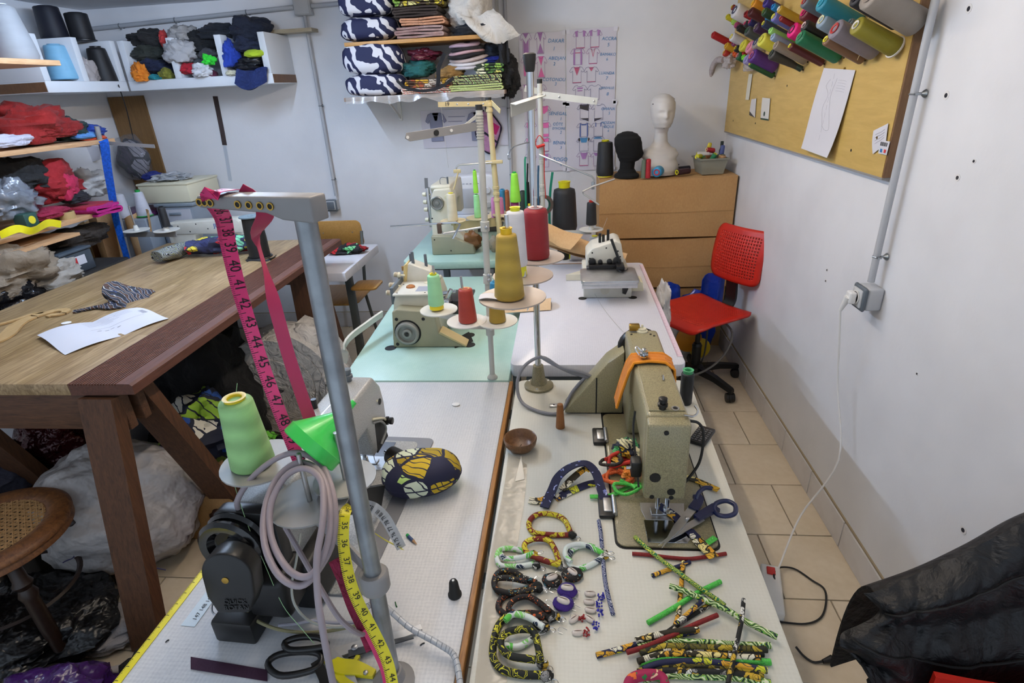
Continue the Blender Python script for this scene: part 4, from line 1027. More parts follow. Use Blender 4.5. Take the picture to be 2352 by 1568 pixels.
def disc(t, c, r, m, pin=0.05, cone_up=0.0, n=28, seat=True, name='spool_disc'):
 """thread-stand saucer with its spindle; c is the saucer's centre"""
 c = V(c)
 d = MB().lathe([(0.012, -0.008), (r*0.93, -0.002), (r, 0.0), (r, 0.003), (r*0.93, 0.0025), (r*0.4, -0.0005), (0.012, 0.0005)], n, Matrix.Translation(c)).build(name, m, t, 50)
 if pin: MB().cyl(c, c+V((0, 0, pin)), 0.004, n=10).build('spindle', STEEL, d)
 return d
GALV = mat('galvanised', '#8f9498', 0.38, 0.85, vary=(18, 0.35), bump=(60, 0.15, 0.001))
STG = paint('#8e8c8b', 0.45); STW = paint('#c4c4bc', 0.45); STC = paint('#cfbd8d', 0.5); DISCG = paint('#a2a09b', 0.45)
TAN = mat('disc_tan', '#b0a396', 0.35, vary=(25, 0.06))
WDISC = mat('disc_white', '#dcdad2', 0.4)
# ---- near-left stand with the grey box arm, tapes and cable
s1 = thing('thread_stand', 'tall galvanised thread stand in the foreground with a grey arm full of eyelets', 'thread stand', group='thread stands')
SB = V((-0.283, 0.575, ZT)); ST = oz(700, 492, 1.50)
MB().cyl(SB, ST, 0.0125, n=20).build('pole', GALV, s1)
MB().lathe([(0.034, 0.0005), (0.034, 0.004), (0.02, 0.012), (0.016, 0.03), (0.0128, 0.03)], 24, Matrix.Translation(SB)).build('base_flange', STG, s1)
def onpole(z): f = (z-SB.z)/(ST.z-SB.z); return SB.lerp(ST, f)
pc = onpole(0.965)
ax_ = (ST-SB).normalized()
MB().lathe([(0.013, -0.016), (0.02, -0.016), (0.022, -0.012), (0.022, 0.012), (0.019, 0.016), (0.013, 0.016)], 20, look(pc, ax_)).build('collar', STG, s1)
A0 = ST+V((0.004, 0.0, 0.012)); A1 = oz(478, 464, 1.512); A1.z = A0.z+0.004
dA = (A1-A0); LA = dA.length; dA.normalize(); sA = V((0, 0, 1)).cross(dA).normalized()
MA = Matrix((dA, sA, V((0, 0, 1)))).transposed().to_4x4(); MA.translation = A0
MB().rprism([(-0.017, -0.019), (-0.017, 0.010), (0.026, 0.009), (LA, 0.006), (LA+0.003, -0.003), (LA, -0.008), (0.045, -0.010), (0.024, -0.017)], -0.015, 0.015, 0.0025, 2, MA @ PXZ).build('arm', STG, s1, 50)
side = 1 if (CAM-A0).dot(sA) > 0 else -1
for f in (0.26, 0.36, 0.47, 0.58, 0.86, 0.92, 0.975):
 q = MA @ V((LA*f, side*0.0152, -0.001-0.001*(1-f)))
 MB().lathe([(0.0045, 0), (0.0045, 0.0015), (0.003, 0.0015), (0.0026, -0.0005)], 16, look(q, sA*side)).build('eyelet', BRASS, s1)
 dot(q, sA*side, 0.0029, s1)
ZD = 1.052
D1 = oz(600, 1062, ZD); D2 = oz(712, 1150, ZD-0.012); D3 = oz(793, 1100, ZD)
for c, r in ((D1, 0.066), (D2, 0.062), (D3, 0.05)): disc(s1, c, r, DISCG, 0.09)
for c in (D1, D2, D3):
 pq = onpole(0.975); beam(MB(), pq, V(c)-V((0, 0, 0.012)), 0.004, 0.02).build('disc_arm', STG, s1)
# green cone on the first saucer
GC = cone(D1+V((-0.012, -0.004, 0.002)), 0.036, 0.027, 0.125, '#a9e090', 'large pale green thread cone on the foreground stand', '#e6c81e', 0.005, band=0.6, sh=0.007, rc_=0.0165)
# funnel lying over the second spindle
t = thing('funnel', 'bright green plastic funnel tipped over on the foreground stand', 'funnel')
FM = mat('funnel_green', '#3fd057', 0.3, coat=0.2)
fa = oz(722, 1020, 1.115); fb = oz(814, 922, 1.16)
fd = (fb-fa).normalized(); H_ = (fb-fa).length
MB().lathe([(0.048, -0.014), (0.050, -0.012), (0.050, 0.006), (0.047, 0.008), (0.008, H_*0.70), (0.005, H_*1.0), (0.0035, H_*1.0), (0.0065, H_*0.70), (0.0455, 0.006), (0.048, -0.014)], 32, look(fa, fd), caps=False).build('funnel_body', FM, t, 40)
# mauve power cable, coiled and hung on the stand
CBL = mat('mauve_cable', '#9d9196', 0.45, vary=(14, 0.12))
t = thing('power_cable', 'coiled mauve-grey power cable hanging on the foreground stand', 'cable')
def P(u, v, z): return oz(u, v, z)
c0 = P(705, 1065, 1.085)
loops = []
R_ = random.Random(3)
pix = [(560, 1185, .98), (545, 1150, 1.02), (585, 1090, 1.06), (640, 1050, 1.09), (690, 1040, 1.10), (740, 1070, 1.10), (768, 1150, 1.08), (765, 1240, 1.05), (730, 1310, 1.03), (690, 1345, 1.02), (640, 1320, 1.03), (608, 1250, 1.05), (608, 1170, 1.07), (635, 1100, 1.09), (685, 1062, 1.105), (735, 1085, 1.105), (757, 1160, 1.09), (752, 1250, 1.06), (715, 1320, 1.035), (665, 1310, 1.035), (625, 1240, 1.05), (622, 1160, 1.075), (655, 1095, 1.10), (700, 1075, 1.11), (738, 1105, 1.11), (742, 1190, 1.09), (728, 1280, 1.06), (730, 1370, 1.02), (742, 1450, 0.98), (755, 1520, 0.93), (768, 1585, 0.88)]
MB().tube([P(*q) for q in pix], 0.0048, 10, k=5).build('coil', CBL, t)
pix2 = [(655, 1210, 1.0), (690, 1270, .97), (730, 1340, .94), (780, 1420, .90), (825, 1455, .86), (842, 1450, .85)]
MB().tube([P(*q) for q in pix2], 0.0042, 8).build('loose_end', CBL, t)
pix3 = [(762, 1560, .80), (780, 1480, .80), (820, 1410, .82), (870, 1385, .80), (940, 1440, .785), (1010, 1480, .775), (1045, 1510, .765), (1060, 1590, .762)]
cs = thing('wrapped_cable', 'translucent spiral-wrapped cable curving over the near table edge', 'cable')
MB().tube([P(*q) for q in pix3[2:]], 0.0052, 10).build('sheath', mat('clear_wrap', '#b9bdc2', 0.25, coat=0.3), cs)
q = cat([P(*a) for a in pix3[2:]], 10)
for i in range(3, len(q)-2, 2):
 d = (q[i+1]-q[i-1]).normalized()
 MB().lathe([(0.0053, -0.0006), (0.0058, 0), (0.0053, 0.0006)], 12, look(q[i], (d+V((0.0, 0.25, 0.1))).normalized())).build('wrap_turn', mat('wrap_edge', '#83888e', 0.35), cs)
for nm, col, r, px in (('cream lead snaking from the black motor across the near table', '#8f8a66', 0.003, [(565, 1400, .80), (590, 1425, .79), (640, 1445, .775), (700, 1452, .765), (760, 1448, .765), (812, 1438, .77), (850, 1435, .775)]),
                       ('thin pale grey lead drooping under the coiled cable', '#a7aaa2', 0.0022, [(690, 1225, .93), (680, 1290, .90), (670, 1345, .87), (678, 1390, .84), (710, 1425, .80), (760, 1440, .775), (820, 1436, .77)]),
                       ('white short lead by the scissors on the near table', '#b9b9c6', 0.003, [(640, 1435, .765), (680, 1432, .765), (720, 1425, .764), (770, 1430, .764), (830, 1428, .764)])):
 c = MB().tube([P(*a) for a in px], r, 8).build('lead', mat('lead_'+col, col, 0.45)); c.name = 'motor_lead'; tag(c, nm, 'cable')
th = MB().tube([P(545, 880, 1.18), P(528, 1050, 1.05), P(560, 1180, 1.0), P(610, 1300, .92), P(650, 1390, .84), P(690, 1440, .80), P(722, 1478, .77)], 0.0005, 5).build('loose_thread', mat('thread_pale_green', '#a9d8a0', 0.6)); tag(th, 'single pale green thread trailing from the green cone', 'thread')
# pink tape measure hung over the arm
PNK = mat('tape_pink', '#e23a78', 0.4, vary=(20, 0.06))
t = thing('tape_measure', 'pink tape measure hung over the arm of the foreground stand', 'tape measure')
def view_side(P_): # side vectors so that the band faces the camera
 out = []
 for i, p in enumerate(P_):
  d = (P_[min(i+1, len(P_)-1)]-P_[max(0, i-1)]).normalized(); out.append(d.cross((CAM-p).normalized()).normalized())
 return out
topA = MA @ V((LA*0.80, -side*0.004, 0.0085))
pf = [MA @ V((LA*0.80, -side*0.016, 0.009)), topA+V((0, 0, 0.002)), MA @ V((LA*0.81, side*0.02, 0.008)), P(512, 500, 1.485), P(524, 560, 1.44), P(545, 650, 1.375), P(572, 740, 1.305), P(604, 840, 1.23), P(640, 940, 1.155), P(668, 1010, 1.10), P(688, 1060, 1.065)]
sd = view_side(pf); sd[0] = dA; sd[1] = dA; sd[2] = dA.lerp(sd[3], 0.5)
if sd[3].dot(dA) < 0: sd = sd[:3]+[-a for a in sd[3:]]
tick_tape(t, pf, [a for a in sd], 0.0205, PNK, 0.0345, 1, 34, INK, size=0.021, side=-1, flip=0)
pb = [MA @ V((LA*0.72, -side*0.014, 0.010)), MA @ V((LA*0.62, -side*0.03, -0.02)), P(590, 540, 1.43), P(610, 620, 1.375), P(636, 720, 1.305), P(664, 820, 1.23), P(694, 910, 1.16), P(722, 990, 1.10)]
sb = view_side(pb); sb[0] = dA; sb[1] = dA.lerp(sb[2], 0.4) if sb[2].dot(dA) > 0 else dA.lerp(-sb[2], 0.4)
for i in range(2, len(sb)):
 if sb[i].dot(sb[i-1]) < 0: sb[i] = -sb[i]
 if i == 3 or i == 2: sb[i] = sb[i]*0.35+(CAM-pb[i]).normalized()*0.94
MB().ribbon(pb, 0.0205, 0.0007, sb).build('back_strand', mat('tape_pink_reverse', '#b12a58', 0.45), t)
# yellow tape measure draped round the pole and its pale reverse
t = thing('tape_measure', 'yellow tape measure draped round the foreground pole', 'tape measure')
py = [P(806, 1162, 1.035), P(792, 1180, 1.045), P(789, 1250, 1.01), P(803, 1330, .97), P(826, 1390, .935), P(858, 1450, .90), P(890, 1520, .86), P(905, 1590, .82)]
sy = view_side(py)
if sy[2].dot(_RT) > 0: sy = [-a for a in sy]
tick_tape(t, py, sy, 0.0165, TAPEY, 0.026, 1, 34, INK, size=0.012, side=-1, flip=0)
pw = [P(842, 1160, 1.0), P(862, 1168, 1.0), P(885, 1190, .96), P(905, 1225, .92), P(922, 1258, .875)]
sw = view_side(pw)
if sw[2].dot(_RT) < 0: sw = [-a for a in sw]
tick_tape(t, pw, sw, 0.0175, mat('tape_reverse', '#c9cacb', 0.45), 0.016, -1, 82, INK, size=0.011, side=1, flip=1, tick=False)
pw2 = [P(862, 1225, .90), P(885, 1240, .89), P(908, 1252, .88), P(925, 1262, .87)]
MB().ribbon(pw2, 0.017, 0.0006, [V((0, -0.5, 0.8))]*4).build('folded_end', TAPEY, t)
# crimson mesh strip and dark strap hanging behind the yellow tape
c = MB().ribbon([P(770, 1285, .98), P(790, 1330, .94), P(812, 1390, .90), P(835, 1440, .86), P(855, 1490, .83)], 0.02, 0.003, view_side([P(770, 1285, .98), P(790, 1330, .94), P(812, 1390, .90), P(835, 1440, .86), P(855, 1490, .83)])).build('mesh_strip', cloth('#8f2145', '#a52a50', wr=0.8)); tag(c, 'crimson mesh strip hanging beside the yellow tape', 'strip')
c = MB().ribbon([P(845, 1440, .86), P(870, 1490, .83), P(890, 1540, .80), P(900, 1600, .78)], 0.02, 0.002, view_side([P(845, 1440, .86), P(870, 1490, .83), P(890, 1540, .80), P(900, 1600, .78)])).build('pink_strip', PNK); tag(c, 'end of a pink tape beside the pole foot', 'strip')
# ---- chrome stand on the cream table with three tan saucers
s2 = thing('thread_stand', 'chrome thread stand on a conical foot between the cream and white tables', 'thread stand', group='thread stands')
b2 = V((-0.088, 1.555, ZT))
MB().cyl(b2+V((0, 0, 0.07)), b2+V((0.002, 0.004, 0.93)), 0.0095, n=18).build('pole', CHROME, s2)
MB().lathe([(0.046, 0.0005), (0.046, 0.007), (0.043, 0.009), (0.026, 0.013), (0.021, 0.03), (0.016, 0.075), (0.0098, 0.076)], 28, Matrix.Translation(b2)).build('foot', OLIVED, s2)
for a in (0.6, 2.6, 4.6): screw(b2+V((0.036*math.cos(a), 0.036*math.sin(a), 0.009)), UP, 0.004, s2)
MB().lathe([(0.0105, 0), (0.0125, 0.004), (0.016, 0.03), (0.0165, 0.04), (0.012, 0.043)], 20, Matrix.Translation(b2+V((0.002, 0.004, 0.90)))).build('rubber_cap', RUBBER, s2)
ZS = 1.215
EA, EB, EC = oz(1177, 684, ZS), oz(1201, 634, ZS), oz(1233, 592, ZS)
for c in (EA, EB, EC): disc(s2, c, 0.071, TAN, 0.0)
beam(MB(), b2+V((0, 0, ZS-ZT-0.014)), EA+V((0, 0, -0.014)), 0.016, 0.005).build('disc_arm', DGREY, s2)
MB().lathe([(0.02, -0.012), (0.014, -0.02), (0.006, -0.026)], 16, Matrix.Translation(EA)).build('disc_nut', BLACKP, s2)
MB().ribbon([EA+V((0.03, 0, -0.01)), EA+V((0.034, 0, -0.02)), EA+V((0.03, 0, -0.028))], 0.01, 0.001, V((0, 1, 0))).build('spring_clip', CHROME, s2)
zb = 1.575
for (u, v), (u2, v2), dz in (((1228, 262), (1158, 270), 0.0),):
 p0 = V((b2.x+0.012, b2.y-0.01, zb)); p1 = oy(1160, 262, 1.40)
 d = (p1-p0); L_ = d.length; d.normalize(); sd_ = V((0, 0, 1)).cross(d).normalized()
 Mk = Matrix((d, sd_, V((0, 0, 1)))).transposed().to_4x4(); Mk.translation = p0
 MB().prism([(-0.006, 0.0), (L_*0.82, 0.0), (L_, 0.03), (-0.006, 0.03)], 0.018, 0.0195, Mk).prism([(-0.006, 0.0), (L_*0.82, 0.0), (L_*0.82, -0.03), (-0.006, -0.03)], 0, 0.0015, Mk @ Matrix(((1, 0, 0, 0), (0, 0, 1, 0), (0, 1, 0, 0.0195), (0, 0, 0, 1)))).build('guide_bracket', STW, s2, 30)
 for f in (0.1, 0.42, 0.74): MB().lathe([(0.005, 0), (0.005, 0.002), (0.003, 0.002)], 14, Mk @ look((L_*f, 0.0, 0.004), (0, -1, 0))).build('grommet', mat('maroon_grommet', '#5b2430', 0.5), s2)
MB().tube([b2+V((0, 0, 0.735)), b2+V((-0.04, -0.03, 0.728)), b2+V((-0.055, -0.045, 0.715)), b2+V((-0.058, -0.05, 0.70)), b2+V((-0.052, -0.048, 0.70))], 0.0016, 6).build('wire_hook', CHROME, s2)
# cones on the tan saucers
cone(EA+V((-0.006, 0, 0.002)), 0.032, 0.021, 0.135, '#b99b3c', 'golden yellow thread cone on the nearest tan saucer', '#e7bd1f', 0.012, dn=0.0, band=0.5)
cone(EB+V((-0.012, 0.004, 0.002)), 0.024, 0.020, 0.15, '#dcdde4', 'white thread cone on a yellow core on the middle tan saucer', '#dede2a', 0.008, dn=0.024)
cone(EC+V((0.0, 0, 0.002)), 0.033, 0.030, 0.125, '#8e1420', 'fat dark red thread cone on the furthest tan saucer', '#ead9d5', 0.003, sh=0.009)
MB().cyl(EC, EC+V((0, 0, 0.155)), 0.004, n=10).build('spindle', STEEL, s2); MB().cyl(EA, EA+V((-0.004, 0, 0.175)), 0.0045, n=10).build('spindle', STEEL, s2); MB().cyl(EB+V((0.003, -0.006, 0)), EB+V((0.0, 0.002, 0.03)), 0.006, n=10).build('spindle', STEEL, s2)
# folded fabric label on the near saucer
q = EA+V((-0.045, -0.006, 0.006)); p = MB().sheet(lambda u, v: q+V((-0.024+0.048*u, -0.016+0.03*v, 0.003*math.sin(u*4))), 6, 4, 0.0006).build('paper_slip', PAPER); tag(p, 'torn white paper slip lying on the near tan saucer', 'paper')
# grey flex looped over the stand and into the belt guard
t = MB().tube([P(1415, 900, .80), P(1350, 860, .86), P(1290, 845, .88), P(1245, 820, .90), P(1205, 840, .87), P(1188, 880, .82), P(1200, 925, .765), P(1250, 948, .756), P(1288, 945, .76), P(1315, 900, .80), P(1345, 868, .84), P(1375, 862, .85)], 0.005, 8).build('grey_flex', mat('grey_flex', '#87878c', 0.45)); tag(t, 'grey flex looped round the chrome stand to the olive machine', 'cable')
t = MB().tube([P(1240, 818, .905), P(1275, 838, .885), P(1320, 858, .86), P(1380, 872, .84)], 0.005, 8).build('grey_flex', mat('grey_flex', '#87878c', 0.45)); tag(t, 'second strand of grey flex running down to the belt guard', 'cable')
# ---- white-painted stand on the mint table
s3 = thing('thread_stand', 'off-white thread stand with three white saucers on the mint table', 'thread stand', group='thread stands')
b3 = V((-0.243, 1.612, ZT)); t3 = oy(1101, 262, 1.625); t3.z = 1.565
def on3(z): return b3.lerp(t3, (z-b3.z)/(t3.z-b3.z))
MB().cyl(b3, on3(0.96), 0.0085, n=16).cyl(on3(0.94), t3, 0.0095, n=16).build('pole', STW, s3)
MB().lathe([(0.017, 0.0005), (0.017, 0.004), (0.011, 0.012), (0.0086, 0.014)], 18, Matrix.Translation(b3)).build('base_nut', STW, s3)
MB().cyl(t3, t3+V((0, 0, 0.014)), 0.0098).build('rubber_cap', RUBBER, s3)
for i in range(9): MB().lathe([(0.0096, 0), (0.0112, 0.0015), (0.0112, 0.005), (0.0096, 0.006)], 16, look(on3(1.49+i*0.0075), (t3-b3))).build('tape_turn', mat('masking_tape', '#b7b4ab', 0.6), s3)
for z in (0.918, 0.955, 1.09, 1.25): MB().lathe([(0.009, -0.016), (0.0135, -0.014), (0.0135, 0.014), (0.009, 0.016)], 16, look(on3(z), (t3-b3))).build('clamp', STW, s3)
for z in (0.93, 1.09, 1.105, 1.25): screw(on3(z)+V((0.006, -0.0125, 0)), (0, -1, 0), 0.0055, s3)
ZW = 0.968
G1, G2, G3 = oz(1008, 712, ZW), oz(1072, 738, ZW), oz(1143, 738, ZW)
for c in (G1, G2, G3): disc(s3, c, 0.061, WDISC, 0.03)
for c in (G1, G2, G3): beam(MB(), on3(0.935), V(c)+V((0, 0, -0.014)), 0.004, 0.022).build('disc_arm', STW, s3)
cone(G1+V((-0.006, 0, 0.006)), 0.026, 0.0195, 0.115, '#a4e3ac', 'mint green thread cone on the left white saucer', '#e8d21c', 0.004, dn=0.014)
MB().cyl(G1, G1+V((-0.004, 0, 0.15)), 0.0035).build('spindle', STEEL, s3)
cone(G2+V((0.004, 0, 0.002)), 0.0285, 0.0215, 0.105, '#a8382a', 'brick red thread cone on the middle white saucer', '#d9a86a', 0.001)
MB().cyl(G2, G2+V((-0.006, 0.0, 0.145)), 0.0035).build('spindle', STEEL, s3)
cone(G3+V((0.0, 0, 0.002)), 0.026, 0.02, 0.08, '#a8892c', 'small golden cone behind the off-white pole', '#e8c41c', 0.014)
cone(G3+V((0.0, 0, 0.098)), 0.018, 0.016, 0.03, '#2b83ab', 'short blue spool stacked on the small golden cone', '#2b83ab', 0.002)
zt = t3.z-0.03
p0 = on3(1.525); p1 = oy(930, 316, 1.50)
d = (p1-p0); L_ = d.length; d.normalize(); Mk = Matrix((d, V((0, 0, 1)).cross(d).normalized(), V((0, 0, 1)))).transposed().to_4x4(); Mk.translation = p0
MB().rprism([(0, -0.011), (L_-0.012, -0.011), (L_, -0.002), (L_-0.004, 0.011), (0, 0.011)], -0.0015, 0.0015, 0.0005, 1, Mk @ PXZ).build('thread_arm', STG, s3)
MB().rprism([(0.0, 0.035), (0.045, 0.011), (0.03, 0.011), (0, 0.022)], -0.001, 0.001, 0.0003, 1, Mk @ PXZ).build('arm_brace', STW, s3)
sg = -1 if (CAM-p0).dot(Mk.to_3x3() @ V((0, 1, 0))) < 0 else 1
for f, r, m in ((0.97, 0.004, WHITEP), (0.6, 0.0075, RUBBER), (0.4, 0.004, WHITEP)): MB().lathe([(r, 0), (r, 0.002), (r*0.45, 0.002)], 14, Mk @ look((L_*f, sg*0.0015, 0), (0, sg, 0))).build('grommet', m, s3)
za = 1.25
MB().cyl(on3(za)+V((0.01, 0, 0)), oy(1018, 536, 1.60), 0.0032).build('rod', STEEL, s3)
MB().tube([oy(1018, 536, 1.60), oy(1012, 530, 1.60), oy(1010, 518, 1.60)], 0.003, 8, k=0).build('rod_bend', STEEL, s3)
MB().rbox(-0.006, -0.006, -0.018, 0.006, 0.006, 0.012, 0.002, M=Matrix.Translation(oy(1009, 522, 1.595))).build('rod_clamp', mat('aged_steel', '#6d5c50', 0.5, 0.6), s3)
MB().tube([oy(897, 520, 1.60), oy(1048, 511, 1.60), oy(1057, 515, 1.595), oy(1048, 533, 1.58), oy(1040, 548, 1.575)], 0.0034, 8, k=0).build('sliding_rod', CHROME, s3)
# ---- cream stand marked 19 on the far mint table
s4 = thing('thread_stand', 'cream thread stand marked 19 on the far mint table', 'thread stand', group='thread stands')
b4 = V((-0.338, 2.86, 0.80)); t4 = V((-0.357, 2.86, 1.565))
MB().cyl(b4, t4, 0.0135, n=16).build('pole', STC, s4)
MB().lathe([(0.028, 0.0005), (0.028, 0.005), (0.0138, 0.02)], 18, Matrix.Translation(b4)).build('base_nut', STC, s4)
MB().cyl(t4, t4+V((0, 0, 0.012)), 0.014).build('rubber_cap', RUBBER, s4)
for z in (1.545, 1.52, 1.16, 1.13, 1.10): MB().lathe([(0.0138, -0.008), (0.017, -0.006), (0.017, 0.006), (0.0138, 0.008)], 16, Matrix.Translation(b4.lerp(t4, (z-0.8)/0.765))).build('clamp', STC, s4)
p0 = t4+V((0.0, -0.014, -0.015)); p1 = oy(1006, 240, 2.78)
beam(MB(), p0, p1, 0.003, 0.022).build('thread_arm', STC, s4)
d = (p1-p0).normalized(); sd = d.cross(UP)
txt('19', 0.024, Matrix((d*-1, UP, V((0, -1, 0)))).transposed().to_4x4() @ Matrix.Identity(4) if False else Matrix.Translation(p0.lerp(p1, 0.82)+V((0.0, -0.004, 0.0))) @ Matrix.Rotation(PI/2, 4, 'X'), INK, s4, 'number_19', depth=0.0005)
beam(MB(), t4+V((0.012, 0, -0.01)), oy(1149, 256, 2.78), 0.003, 0.02).build('thread_arm', STC, s4)
for f in (0.1, 0.4, 0.62): screw(p0.lerp(p1, f)+V((0, -0.002, 0)), (0, -1, 0), 0.004, s4)
q = oy(1135, 372, 2.845)
MB().rbox(-0.042, -0.006, -0.008, 0.042, 0.006, 0.008, 0.002, M=Matrix.Translation(q)).build('rod_block', STC, s4)
MB().tube([q, oy(1053, 379, 2.80), oy(1048, 384, 2.80), oy(1048, 395, 2.80)], 0.004, 8, k=0).build('rod', STEEL, s4)
MB().rbox(-0.018, -0.005, -0.008, 0.018, 0.005, 0.008, 0.002, M=Matrix.Translation(oy(1050, 393, 2.79))).build('rod_block', STC, s4)
MB().tube([oy(1053, 393, 2.79), oy(1042, 435, 2.78)], 0.004, 8, k=0).build('rod', STC, s4)
Z4 = 1.012
dc = [oy(1040, 499, 2.80), oy(1100, 497, 2.86), oy(1160, 494, 2.92)]
for c in dc: c.z = Z4; disc(s4, c, 0.066, paint('#d6c6a0', 0.5), 0.02)
beam(MB(), dc[0]+V((0, 0, -0.03)), dc[2]+V((-0.02, 0, -0.035)), 0.004, 0.045).build('disc_arm', STC, s4)
for c in dc: MB().cyl(c+V((0, 0, -0.02)), c, 0.012).build('disc_post', STC, s4)
cone(dc[0]+V((0.0, 0, 0.002)), 0.026, 0.022, 0.135, '#ddd4ba', 'cream thread cone on the cream stand marked 19', '#d9cf4a', 0.004, rc_=0.012)
cone(dc[1]+V((-0.006, 0, 0.002)), 0.0175, 0.0145, 0.115, '#9fe6a0', 'pale green cone half hidden behind the off-white pole', '#59c765', 0.002)
cone(dc[1]+V((-0.006, 0, 0.125)), 0.013, 0.009, 0.11, '#a5f04c', 'neon green cone stacked on the pale green cone', '#2faa3c', 0.004)
k = oy(1184, 462, 2.95); k.z = 1.062
cone(oy(1183, 486, 2.95), 0.022, 0.021, 0.05, '#8a1f63', 'magenta spool under the neon green cone', '#8a1f63', 0.001)
cone(oy(1184, 463, 2.95), 0.029, 0.017, 0.145, '#9df04a', 'neon lime thread cone beside the conduit behind the white cone', '#22a04a', 0.006)
for (u, v, r, h, col, lb) in ((1136, 500, 0.016, 0.105, '#d48ac2', 'left of two pink thread cones at the foot of the cream stand'), (1152, 500, 0.017, 0.105, '#d07fb0', 'right of two pink thread cones at the foot of the cream stand'), (1156, 486, 0.019, 0.12, '#2f7fa8', 'blue thread cone behind the two pink cones'), (1166, 484, 0.016, 0.11, '#9a5a33', 'brown thread cone behind the two pink cones')):
 p = oy(u, v, 2.95 if 'pink' in lb and 'behind' not in lb else 3.06); cone(p, r, r*0.8, h, col, lb, col, 0.002)
MB().rbox(-0.075, -0.08, -0.008, 0.11, 0.16, 0.0, 0.003, M=Matrix.Translation(oy(1150, 498, 2.98))).build('tray', paint('#d6c6a0', 0.5), s4)
MB().cyl(oy(1150, 500, 2.98), V((-0.33, 2.87, 0.9)), 0.006).build('tray_post', STC, s4)
# brown leather bundle behind the coverstitch machine
# ---- white stand with long arms beside the boxes
s5 = thing('thread_stand', 'off-white thread stand with long arms in front of the posters', 'thread stand', group='thread stands')
b5 = V((-0.118, 2.99, 0.765)); t5 = V((-0.119, 2.985, 1.625))
MB().cyl(b5, t5, 0.0125, n=16).build('pole', STW, s5)
MB().lathe([(0.03, 0.0005), (0.03, 0.005), (0.013, 0.02)], 18, Matrix.Translation(b5)).build('base_nut', STW, s5)
MB().cyl(t5, t5+V((0, 0, 0.02)), 0.0128).build('rubber_cap', RUBBER, s5)
for z in (1.57, 1.26, 1.14, 1.10): MB().lathe([(0.0128, -0.009), (0.016, -0.007), (0.016, 0.007), (0.0128, 0.009)], 16, Matrix.Translation(b5.lerp(t5, (z-0.765)/0.86))).build('clamp', STW, s5)
p0 = V((t5.x+0.01, 2.98, 1.575)); p1 = oy(1372, 233, 2.90)
beam(MB(), p0, p1, 0.003, 0.03).build('thread_arm', STW, s5)
for f in (0.05, 0.32, 0.94): screw(p0.lerp(p1, f)+V((0, -0.002, 0)), (0, -1, 0), 0.005, s5)
beam(MB(), V((t5.x-0.005, 2.985, 1.59)), oy(1205, 203, 2.98), 0.003, 0.028).build('thread_arm', STW, s5)
MB().tube([oy(1238, 353, 2.96), oy(1240, 356, 2.95), oy(1360, 405, 2.85), oy(1365, 412, 2.85), oy(1364, 425, 2.85)], 0.0045, 8, k=0).build('rod', STEEL, s5)
MB().rbox(-0.008, -0.006, -0.018, 0.008, 0.006, 0.018, 0.002, M=Matrix.Translation(oy(1362, 426, 2.85))).build('rod_clamp', ZINC, s5)
MB().tube([oy(1412, 411, 2.85), oy(1362, 428, 2.84), oy(1338, 440, 2.83), oy(1340, 445, 2.82), oy(1376, 470, 2.80)], 0.004, 8, k=0).build('rod', STEEL, s5)
dd = oy(1358, 527, 2.90)
disc(s5, dd, 0.062, WDISC, 0.02); beam(MB(), V((-0.118, 2.985, dd.z-0.03)), dd+V((0, 0, -0.014)), 0.004, 0.022).build('disc_arm', STW, s5)
MB().lathe([(0.014, 0.001), (0.014, 0.004), (0.0105, 0.03), (0.008, 0.03)], 14, Matrix.Translation(dd)).build('cone_seat', WDISC, s5)
cone(dd+V((0, 0, 0.026)), 0.0275, 0.023, 0.115, '#1b1c1e', 'black thread cone with a red core on the white saucer before the boxes', '#d23a2c', 0.008)
# red thread tangle and coloured sticks tied to the pole
t = MB().tube([V((-0.10, 2.965, 1.36)), V((-0.125, 2.96, 1.39)), V((-0.145, 2.96, 1.36)), V((-0.135, 2.96, 1.33)), V((-0.11, 2.963, 1.345)), V((-0.103, 2.963, 1.32)), V((-0.105, 2.963, 1.20)), V((-0.10, 2.963, 1.08))], 0.0022, 6).build('red_thread', mat('red_thread', '#c0261f', 0.7)); tag(t, 'red thread looped round the off-white stand pole', 'thread')
t = MB().tube([V((-0.14, 2.965, 1.335)), V((-0.10, 2.963, 1.345))], 0.008, 6, k=0).build('thread_knot', mat('red_thread', '#c0261f', 0.7)); tag(t, 'red knot tied on the off-white stand pole', 'thread')
# things standing on the far table between the stands
cone(oy(1297, 527, 3.2), 0.071, 0.062, 0.235, '#232427', 'huge black thread cone with a bright yellow core by the boxes', '#e6dc1c', 0.034, rc_=0.031, sh=0.03)
p = oy(1297, 527, 3.2)
c = MB().cyl((p.x, p.y, 0.766), (p.x, p.y, p.z), 0.05, 0.05, n=20).build('tin_can', mat('white_tin', '#c9c6c2', 0.4)); tag(c, 'white tin can under the huge black cone', 'can')
cone(V((-0.012, 2.93, 0.766)), 0.034, 0.030, 0.085, '#1a1a1c', 'squat black cone standing behind the red cone', '#1a1a1c', 0.003)
cone(oz(1308, 590, 0.79)+V((0, 0.02, 0.012)), 0.031, 0.026, 0.095, '#d9d9de', 'white thread cone lying on its side behind the small overlock', '#d9e024', 0.002, dn=0.006, axis=(1, -0.05, -0.06))
cone(V((0.155, 2.99, 0.766)), 0.03, 0.026, 0.10, '#d3d2d2', 'white cone with a yellow tip behind the kraft paper', '#e6dc1c', 0.004)
cone((-0.19, 3.06, 0.766), 0.024, 0.020, 0.26, '#565c66', 'grey spool with a yellow tip behind the red cone', '#e8cf1c', 0.010)
cone((-0.245, 3.3, 0.766), 0.024, 0.019, 0.30, '#2c3a33', 'dark green-black cone by the conduit', '#2c3a33', 0.002)
